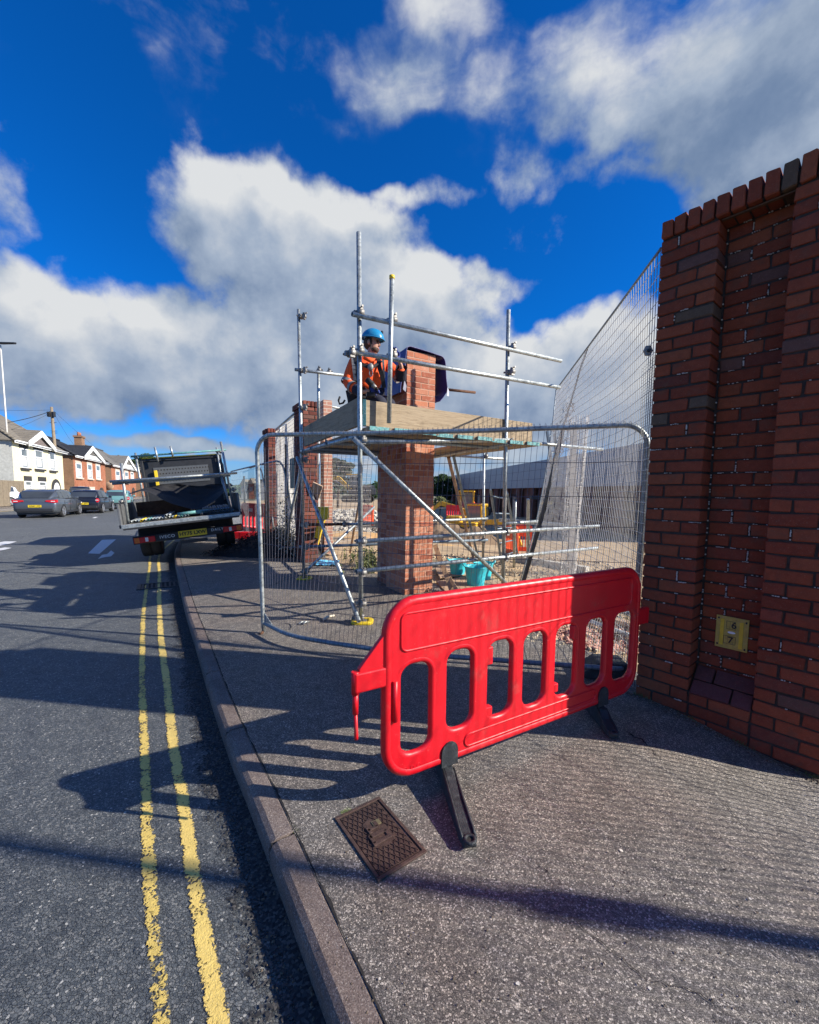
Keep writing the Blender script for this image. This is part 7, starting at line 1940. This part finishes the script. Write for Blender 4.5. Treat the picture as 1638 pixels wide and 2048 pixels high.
mb = MB(); q = quadpt(A,B,C,D,.55,0)+Vector((.04,-.12,0)); mb.path([q, q+ZA*2.4], .02, 6); mb.build('mid_post', M['dark_metal'], wf)
mb = MB(); c = quadpt(A,B,C,D,.85,.60)+Vector((.04,-.13,0)); mb.box(c, (.42,.02,.62), Matrix.Rotation(math.atan2((B-A).y, (B-A).x), 3, 'Z')); mb.build('grey_patch', simple('weathered_board_patch', (.30,.28,.20), .9), wf)
# mesh panel carried on to the right of the older pillar
wf2 = thing('bright_mesh_fence', 'sunlit mesh fence running back from the older red pillar behind the platform', 'fence', (-1.5, 8.4, 0))
A = G(634, 1100)+Vector((0,.1,0)); A.z = 0; B = Vector((P(742,1000,11.5).x, 11.5, 0)); z1, z2 = P(634,806,A.y).z, P(742, 800, 11.5).z
z2 = z1
mb = MB()
for k in range(60): u = k/59; q = A.lerp(B, u); mb.path([q, q+ZA*z1], .0032, 3, caps=False)
for k in range(30): z = z1*k/29; mb.path([A+ZA*z, B+ZA*z], .0032, 3, caps=False)
o = mb.build('mesh_wires', M['wire_white'], wf2); o['kind'] = 'stuff'
mb = MB(); mb.path([A+ZA*z1, B+ZA*z1], .03, 8); mb.build('top_rail', M['galv'], wf2)
t = thing('pale_pillar', 'pale sunlit stub of brickwork behind the white post', 'pillar', tuple(P(650,1000,9.3)))
q0 = Vector((P(642,1000,9.2).x, 9.2, 0)); zt3 = P(650, 800, 9.2).z; mb = MB(); mb.box(q0+Vector((.10,.12,zt3/2)), (.19,.25,zt3), Matrix.Rotation(.5, 3, 'Z')); mb.build('shaft', wallbrick('pale_brick', ((.42,.22,.16), (.36,.17,.12), (.5,.42,.34), (.8,.75,.7))), t)
# site panels standing beyond the front fence on the left
def bent_panel(label, pts, zbot, mat_='galv_dull', nw=40):
    t = thing('fence_panel_frame' if False else 'site_fence', label, 'fence', tuple(pts[0])); mb = MB(); mb.path(pts, .021, 8); mb.build('frame_tube', M[mat_], t)
    return t
t1 = bent_panel('mesh fence panel receding beyond the truck with its rounded corner before the far pillar', [G(592,1096)+ZA*.02, P(580,1005,8.8), P(571,950,8.8), P(566,932,8.8), P(560,924,8.8), P(553,922,8.8), P(520,929,10.3), P(462,943,14.5)], 0)
mb = MB(); a0, a1 = P(558,924,8.8), P(462,943,14.5)
for k in range(70): q = a0.lerp(a1, k/69); mb.path([q, Vector((q.x, q.y, .1))], .0028, 3, caps=False)
for k in range(9): q = .1+k*.23; mb.path([Vector((a0.x,a0.y,q)), Vector((a1.x,a1.y,q))], .003, 3, caps=False)
o = mb.build('mesh_wires', M['galv_dull'], t1); o['kind'] = 'stuff'
t2 = bent_panel('second mesh panel behind it, its corner tube curving down toward the black netting', [P(500,936,12.5), P(512,932,11.5), P(518,934,11.5), P(523,942,11.5), P(530,975,11.4), P(541,1010,11.2), P(548, 1060, 10.9)], 0, 'galv')
t = thing('site_cabin', 'small grey site cabinet beyond the mesh fence left of the far pillar', 'cabinet', tuple(P(523,985,30))); mb = MB(); a = P(516,962,30); c = P(532,1000,30); mb.box(((a.x+c.x)/2,30,(a.z+c.z)/2), (c.x-a.x,.6,a.z-c.z)); o = mb.build('cabinet', M['pebble'], t)
mb = MB(); mb.box(((a.x+c.x)/2,30,a.z+.06), (c.x-a.x+.15,.8,.1)); mb.build('lid', M['dark_metal'], t)
t = thing('far_post', 'thin dark post beyond the truck against the sky', 'post', tuple(P(489,990,35))); mb = MB(); mb.path([Vector((P(489,990,35).x,35,-.1)), P(488,952,35)], .07, 6); mb.build('post', M['dark_metal'], t)
# black netting heap with dead leaves by the fence
mb = MB(); hc_ = Vector((P(532,1060,9.3).x, 9.3, 0))
def nh(u, v):
    x = -1.25+2.5*u; y = -.75+1.5*v; r2 = (x/1.25)**2+(y/.75)**2
    z = .98*max(0, 1-r2)**.6*(.12+.88*u**1.3)+.10*mnoise.noise(Vector((x*3, y*3, 1)))+.06*mnoise.noise(Vector((x*9, y*9, 1)))
    return hc_+Vector((x, y, max(-.02, z-.03)))
mb.grid(nh, 44, 30); nhp = thing('netting_heap', 'tall heap of black netting and dead climbers slumped on the footway beyond the front fence', 'netting', tuple(hc_)); mb.build('netting', M['net'], nhp)
mb = MB(); rr = random.Random(6)
for k in range(1500):
    u, v = rr.uniform(.03,.97), rr.uniform(.05,.95); p = nh(u, v)+Vector((0,0,rr.uniform(0,.10)*1.0)); leaves(mb, p, .02, 1, .022, rr)
o = mb.build('dead_leaves', M['net'], nhp); o['kind'] = 'stuff'
mb = MB()
for k in range(900):
    p = Vector((P(rr.uniform(556,602),1000,8.8).x, rr.uniform(8.6,9.0), abs(rr.gauss(0,.55))+.05)); leaves(mb, p, .03, 1, .026, rr)
o = mb.build('dry_foliage', simple('dry_leaves', (.34,.31,.24), .9, 0, .6, 20), nhp); o['kind'] = 'stuff'
# ---------------------------------------------------------------- the worker on the platform
wk = thing('person', 'worker in orange hi-vis jacket and blue helmet crouching on the scaffold platform holding a drill', 'person', tuple(P(735,860,5.15)))
wo_ = wk.location.copy()
D_ = 5.12
FW = Vector((.93, -.32, -.14)).normalized()       # where he looks
pel = P(733,797,5.25); che = P(738,745,5.17); nek = P(741,717,5.17); hd_ = P(745,688,5.15)
shL = P(708,726,5.05); shR = P(772,726,5.30); elL = P(694,768,4.98); wrL = P(722,784,4.86); haL = P(744,782,4.84)
elR = P(801,757,5.22); wrR = P(803,733,5.10); haR = P(796,716,5.06)
hipL = P(722,802,5.18); hipR = P(745,802,5.34); knL = P(768,803,4.98); knR = P(785,806,5.22); anL = P(748,845,5.02); anR = P(765,848,5.30); toL = P(768,855,4.95); toR = P(786,855,5.22)
J = {'pel': (pel,.10), 'che': (che,(.12,.09)), 'nek': (nek,.055), 'jaw': (hd_+Vector((0,0,-.035))+FW*.018,(.062,.070)), 'hd': (hd_+Vector((0,0,.03)),(.082,.088)), 'crn': (hd_+Vector((0,0,.10)),.055),
     'shL': (shL,.060), 'elL': (elL,.045), 'wrL': (wrL,.024), 'haL': (haL,.022), 'shR': (shR,.060), 'elR': (elR,.045), 'wrR': (wrR,.024), 'haR': (haR,.020),
     'hipL': (hipL,.09), 'knL': (knL,.062), 'anL': (anL,.042), 'toL': (toL,.035), 'hipR': (hipR,.09), 'knR': (knR,.062), 'anR': (anR,.042), 'toR': (toR,.035)}
Bn = [('pel','che'),('che','nek'),('nek','jaw'),('jaw','hd'),('hd','crn'),('che','shL'),('shL','elL'),('elL','wrL'),('wrL','haL'),('che','shR'),('shR','elR'),('elR','wrR'),('wrR','haR'),('pel','hipL'),('hipL','knL'),('knL','anL'),('anL','toL'),('pel','hipR'),('hipR','knR'),('knR','anR'),('anR','toR')]
def rel(d): return {k: (v[0]-wo_, v[1]) for k, v in d.items()}
M['skin'] = simple('skin', (.48, .25, .17), .55, 0, .12, 25, .1)
M['hivis'] = simple('orange_hivis_cloth', (.98, .10, .010), .75, 0, .18, 14, .5, 45)
M['navy'] = simple('dark_navy_cloth', (.010, .012, .028), .85, 0, .4, 16, .5, 45)
M['refl'] = simple('grey_reflective_tape', (.24, .23, .21), .45, .2, .2, 40)
M['helmet'] = simple('blue_helmet_shell', (.02, .22, .42), .28, 0, .1, 10)
M['strap'] = simple('black_webbing', (.012, .012, .014), .8, 0, .3, 30)
M['hair'] = simple('brown_hair', (.07, .04, .025), .8, 0, .3, 60, .5, 200)
link_mesh(skin_mesh('body', rel(J), Bn, 'pel'), 'body', M['skin'], wk)
jk = {k: J[k] for k in ('pel','che','nek','shL','elL','wrL','shR','elR','wrR')}
jk['pel'] = (P(733,786,5.24), (.165,.135)); jk['che'] = (che, (.185,.145)); jk['nek'] = (nek+Vector((0,0,-.02)), .085); jk['shL'] = (shL,.088); jk['elL'] = (elL,.072); jk['wrL'] = (wrL,.050); jk['shR'] = (shR,.085); jk['elR'] = (elR,.066); jk['wrR'] = (wrR-Vector((0,0,.02)),.046)
jb = [b_ for b_ in Bn if b_[0] in jk and b_[1] in jk]
jo = link_mesh(skin_mesh('jacket', rel(jk), jb, 'pel'), 'jacket', M['hivis'], wk)
tr_ = {k: J[k] for k in ('pel','hipL','knL','anL','hipR','knR','anR')}
tr_['pel'] = (pel+Vector((0,0,-.02)), (.165,.15)); tr_['hipL'] = (hipL,.125); tr_['hipR'] = (hipR,.12); tr_['knL'] = (knL,.085); tr_['knR'] = (knR,.085); tr_['anL'] = (anL,.06); tr_['anR'] = (anR,.06)
link_mesh(skin_mesh('trousers', rel(tr_), [b_ for b_ in Bn if b_[0] in tr_ and b_[1] in tr_], 'pel'), 'trousers', M['navy'], wk)
for nm, a, c in (('boot', anL, toL), ('boot', anR, toR)):
    mb = MB(); mb.ball((a+c)/2+Vector((0,0,-.02)), .15, .055, .055, rot=Matrix.Rotation(math.atan2((c-a).y, (c-a).x), 3, 'Z')); mb.build(nm, M['strap'], wk)
# sleeves end in dark cuffs, reflective bands round sleeve and shoulder
def band(name, a, c, u, w, r_, m_):
    p0 = a.lerp(c, u-w/2); p1 = a.lerp(c, u+w/2); mb = MB(); mb.csm = True; mb.path([p0, p1], r_, 14, caps=False); mb.build(name, M[m_], wk)
band('reflective_band', shL, elL, .90, .12, .078, 'refl'); band('reflective_band', elL, wrL, .38, .16, .068, 'refl'); band('cuff', elL, wrL, .82, .40, .062, 'navy')
band('sleeve_end', elR, wrR, .45, .9, .070, 'navy'); band('reflective_band', shR, elR, .90, .14, .078, 'refl')
def strap(name, pts, w, m_='strap', th_=.012):
    mb = MB(); pts = [P(*q) for q in pts]; pts = catmull(pts, 4)
    for a, c in zip(pts, pts[1:]):
        if (c-a).length > 1e-4: mb.bar(a, c+(c-a)*.15, w, th_, (0,-1,.1))
    mb.build(name, M[m_], wk)
strap('reflective_stripe', [(705,708,5.02), (707,730,4.93), (710,760,4.95)], .035, 'refl'); strap('reflective_stripe', [(765,712,5.12), (767,730,5.08), (768,755,5.10)], .028, 'refl')
strap('harness_strap', [(711,706,5.02), (713,730,4.93), (712,768,4.96)], .055); strap('harness_strap', [(756,712,5.08), (759,735,5.02), (764,752,5.04), (768,775,5.06)], .05)
strap('harness_strap', [(714,724,4.93), (730,731,4.93), (742,736,4.95)], .04); strap('harness_strap', [(742,736,4.95), (752,730,5.0), (762,722,5.06)], .035)
mb = MB(); c = P(741,734,4.92); mb.ball(c, .035, .025, .045); mb.build('harness_buckle', M['coupler'], wk)
mb = MB(); c = P(742,746,4.92); mb.path([c+Vector((.018*math.cos(2*PI*k/12), 0, .038*math.sin(2*PI*k/12))) for k in range(12)], .005, 5, closed=True); mb.build('karabiner', M['galv'], wk)
mb = MB(); mb.path([P(728,715,4.97), P(741,722,4.96), P(752,717,5.02)], .022, 7); mb.build('collar', M['hivis'], wk)
# head: helmet, hair, face
hc2 = hd_+Vector((0,0,.045)); up_ = Vector((0,0,1)); sd_ = FW.cross(up_).normalized(); up2 = sd_.cross(FW).normalized()
HM = Matrix((FW, sd_, up2)).transposed()
mb = MB(); n = 20; m_ = 8; rings = []
for j in range(m_+1):
    t_ = PI/2*j/m_; rings.append([hc2+HM @ Vector((math.cos(2*PI*k/n)*.140*math.cos(t_)*(1.0 if j else 1.04)+.0, math.sin(2*PI*k/n)*.112*math.cos(t_)*(1.0 if j else 1.04), .012+.118*math.sin(t_))) for k in range(n)])
mb.csm = True; mb.loft(rings); hl = mb.build('helmet', M['helmet'], wk)
mb = MB(); mb.path([hc2+HM @ Vector((math.cos(2*PI*k/n)*.146, math.sin(2*PI*k/n)*.118, .010)) for k in range(n)], .008, 6, closed=True); mb.build('helmet_rim', M['helmet'], hl)
for k, (a, e) in enumerate(((-.9, .5), (-1.5, .55), (-2.0, .5), (-.2, .75))):
    mb = MB(); c = hc2+HM @ Vector((math.cos(a)*.142*math.cos(e), math.sin(a)*.114*math.cos(e), .012+.120*math.sin(e))); mb.ball(c, .016, .012, .024); mb.build('helmet_vent', M['strap'], hl)
mb = MB(); mb.ball(hd_+HM @ Vector((-.030,0,.008)), .085, .088, .085, 14, 8); mb.build('hair', M['hair'], wk)
fc = hd_+Vector((0,0,-.005))
mb = MB(); b_ = fc+HM @ Vector((.082,0,.004)); mb.loft([[b_+HM @ Vector(q) for q in ((-.01,-.010,.028), (-.01,.010,.028), (0,0,.032))], [b_+HM @ Vector(q) for q in ((-.012,-.018,-.022), (-.012,.018,-.022), (.026,0,-.014))], [b_+HM @ Vector(q) for q in ((-.015,-.014,-.03), (-.015,.014,-.03), (.010,0,-.028))]]); o = mb.build('nose', M['skin'], wk)
for sg in (-1, 1):
    mb = MB(); mb.ball(fc+HM @ Vector((.078, sg*.032, .020)), .011, .014, .009); mb.build('eye', M['hair'], wk)
    mb = MB(); mb.bar(fc+HM @ Vector((.085, sg*.014, .036)), fc+HM @ Vector((.072, sg*.052, .034)), .012, .009); mb.build('eyebrow', M['hair'], wk)
    mb = MB(); mb.ball(fc+HM @ Vector((-.008, sg*.084, .0)), .020, .010, .030); mb.build('ear', M['skin'], wk)
mb = MB(); mb.bar(fc+HM @ Vector((.084, -.022, -.048)), fc+HM @ Vector((.084, .022, -.048)), .010, .008); mb.build('mouth', simple('lips', (.28,.10,.08), .6), wk)
mb = MB(); mb.ball(fc+HM @ Vector((.035,0,-.065)), .055, .060, .038, 12, 7); mb.build('beard', M['hair'], wk)
mb = MB(); mb.path([hc2+HM @ Vector((.01,.100,.0)), fc+HM @ Vector((.03,.078,-.07)), fc+HM @ Vector((.04,0,-.112)), fc+HM @ Vector((.03,-.078,-.07)), hc2+HM @ Vector((.01,-.100,.0))], .006, 5); mb.build('chin_strap', M['strap'], wk)
# gloves with fingers
M['glove'] = simple('blue_work_glove', (.03,.05,.22), .8, 0, .3, 40, .4, 120)
def hand(c, palm_dir, curl_dir, label=None):
    t_ = palm_dir.normalized(); cd_ = curl_dir.normalized(); sd2 = t_.cross(cd_).normalized()
    jn = {'w': (c-t_*.04, .034), 'p': (c+t_*.02, (.044,.028))}; bn = [('w','p')]
    for k in range(4):
        b0_ = c+t_*.045+sd2*(.030-.020*k); L_ = (.040,.046,.042,.034)[k]
        jn['a%d' % k] = (b0_, .013); jn['b%d' % k] = (b0_+t_*L_*.7+cd_*L_*.35, .012); jn['c%d' % k] = (b0_+t_*L_*.8+cd_*L_*1.1, .011)
        bn += [('p','a%d' % k), ('a%d' % k,'b%d' % k), ('b%d' % k,'c%d' % k)]
    jn['t1'] = (c+sd2*.040+t_*.005, .014); jn['t2'] = (c+sd2*.052+t_*.03+cd_*.03, .012); bn += [('w','t1'), ('t1','t2')]
    link_mesh(skin_mesh('glove', {k: (v[0]-wo_, v[1]) for k, v in jn.items()}, bn, 'w', 1), 'glove', M['glove'], wk)
hand(haL, Vector((.8,-.2,.25)), Vector((.0,-.6,-.8))); hand(haR+Vector((-.02,-.05,.0)), Vector((-.25,-.15,.95)), Vector((-.3,-.9,.1)))
# tool belt and pouch behind him
mb = MB(); mb.path([P(700,790,5.15), P(722,797,5.02), P(750,797,5.08)], .03, 6); mb.build('belt', M['strap'], wk)
mb = MB(); mb.box(P(706,800,5.08), (.12,.10,.18)); o = mb.build('belt_pouch', M['strap'], wk); bevel(o, .03)
mb = MB(); mb.path([P(690,800,5.05), P(686,806,5.05), P(679,808,5.05), P(677,801,5.05), P(680,793,5.05)], .012, 6); mb.build('tool_hook', M['strap'], wk)
# cordless drill in his right hand
dr = thing('cordless_drill', 'black and grey cordless drill held low in the crouching worker\'s gloved hand', 'drill', tuple(P(750,770,4.82)))
mb = MB(); mb.path([P(735,760,4.83), P(745,770,4.80)], .034, 10); mb.build('motor_housing', M['strap'], dr)
mb = MB(); mb.path([P(745,770,4.80), P(752,776,4.79)], .027, 10, r2=.020); mb.build('gearbox', M['coupler'], dr)
mb = MB(); mb.path([P(752,776,4.79), P(756,780,4.78)], .014, 8); mb.build('chuck', M['strap'], dr)
mb = MB(); mb.path([P(740,768,4.82), P(742,786,4.84)], .018, 8); mb.build('grip', M['strap'], dr)
mb = MB(); mb.box(P(742,790,4.84), (.09,.08,.045)); mb.build('battery', M['strap'], dr)
# second person far away in the excavator cab
g2 = P(940, 1006, 30.0); dv = thing('person', 'tiny seated driver in orange inside the cab of the roofed excavator', 'person', tuple(g2))
jn = {'p': (Vector((0,0,-.35)),.16), 'c': (Vector((0,0,.05)),(.2,.14)), 'n': (Vector((0,0,.22)),.06), 'h': (Vector((0,0,.38)),.10), 'a': (Vector((.22,-.1,.1)),.07), 'b': (Vector((.28,-.3,-.1)),.05), 'd': (Vector((-.22,-.1,.1)),.07), 'e': (Vector((-.28,-.3,-.1)),.05), 'k': (Vector((.12,-.45,-.38)),.08), 'l': (Vector((-.12,-.45,-.38)),.08)}
link_mesh(skin_mesh('body', jn, [('p','c'),('c','n'),('n','h'),('c','a'),('a','b'),('c','d'),('d','e'),('p','k'),('p','l')], 'p', 1), 'body', M['skin'], dv)
jn2 = {'p': (Vector((0,0,-.33)),.19), 'c': (Vector((0,0,.03)),(.24,.18)), 'a': (Vector((.22,-.1,.1)),.09), 'b': (Vector((.27,-.26,-.06)),.07), 'd': (Vector((-.22,-.1,.1)),.09), 'e': (Vector((-.27,-.26,-.06)),.07)}
link_mesh(skin_mesh('jacket', jn2, [('p','c'),('c','a'),('a','b'),('c','d'),('d','e')], 'p', 1), 'jacket', M['hivis'], dv)
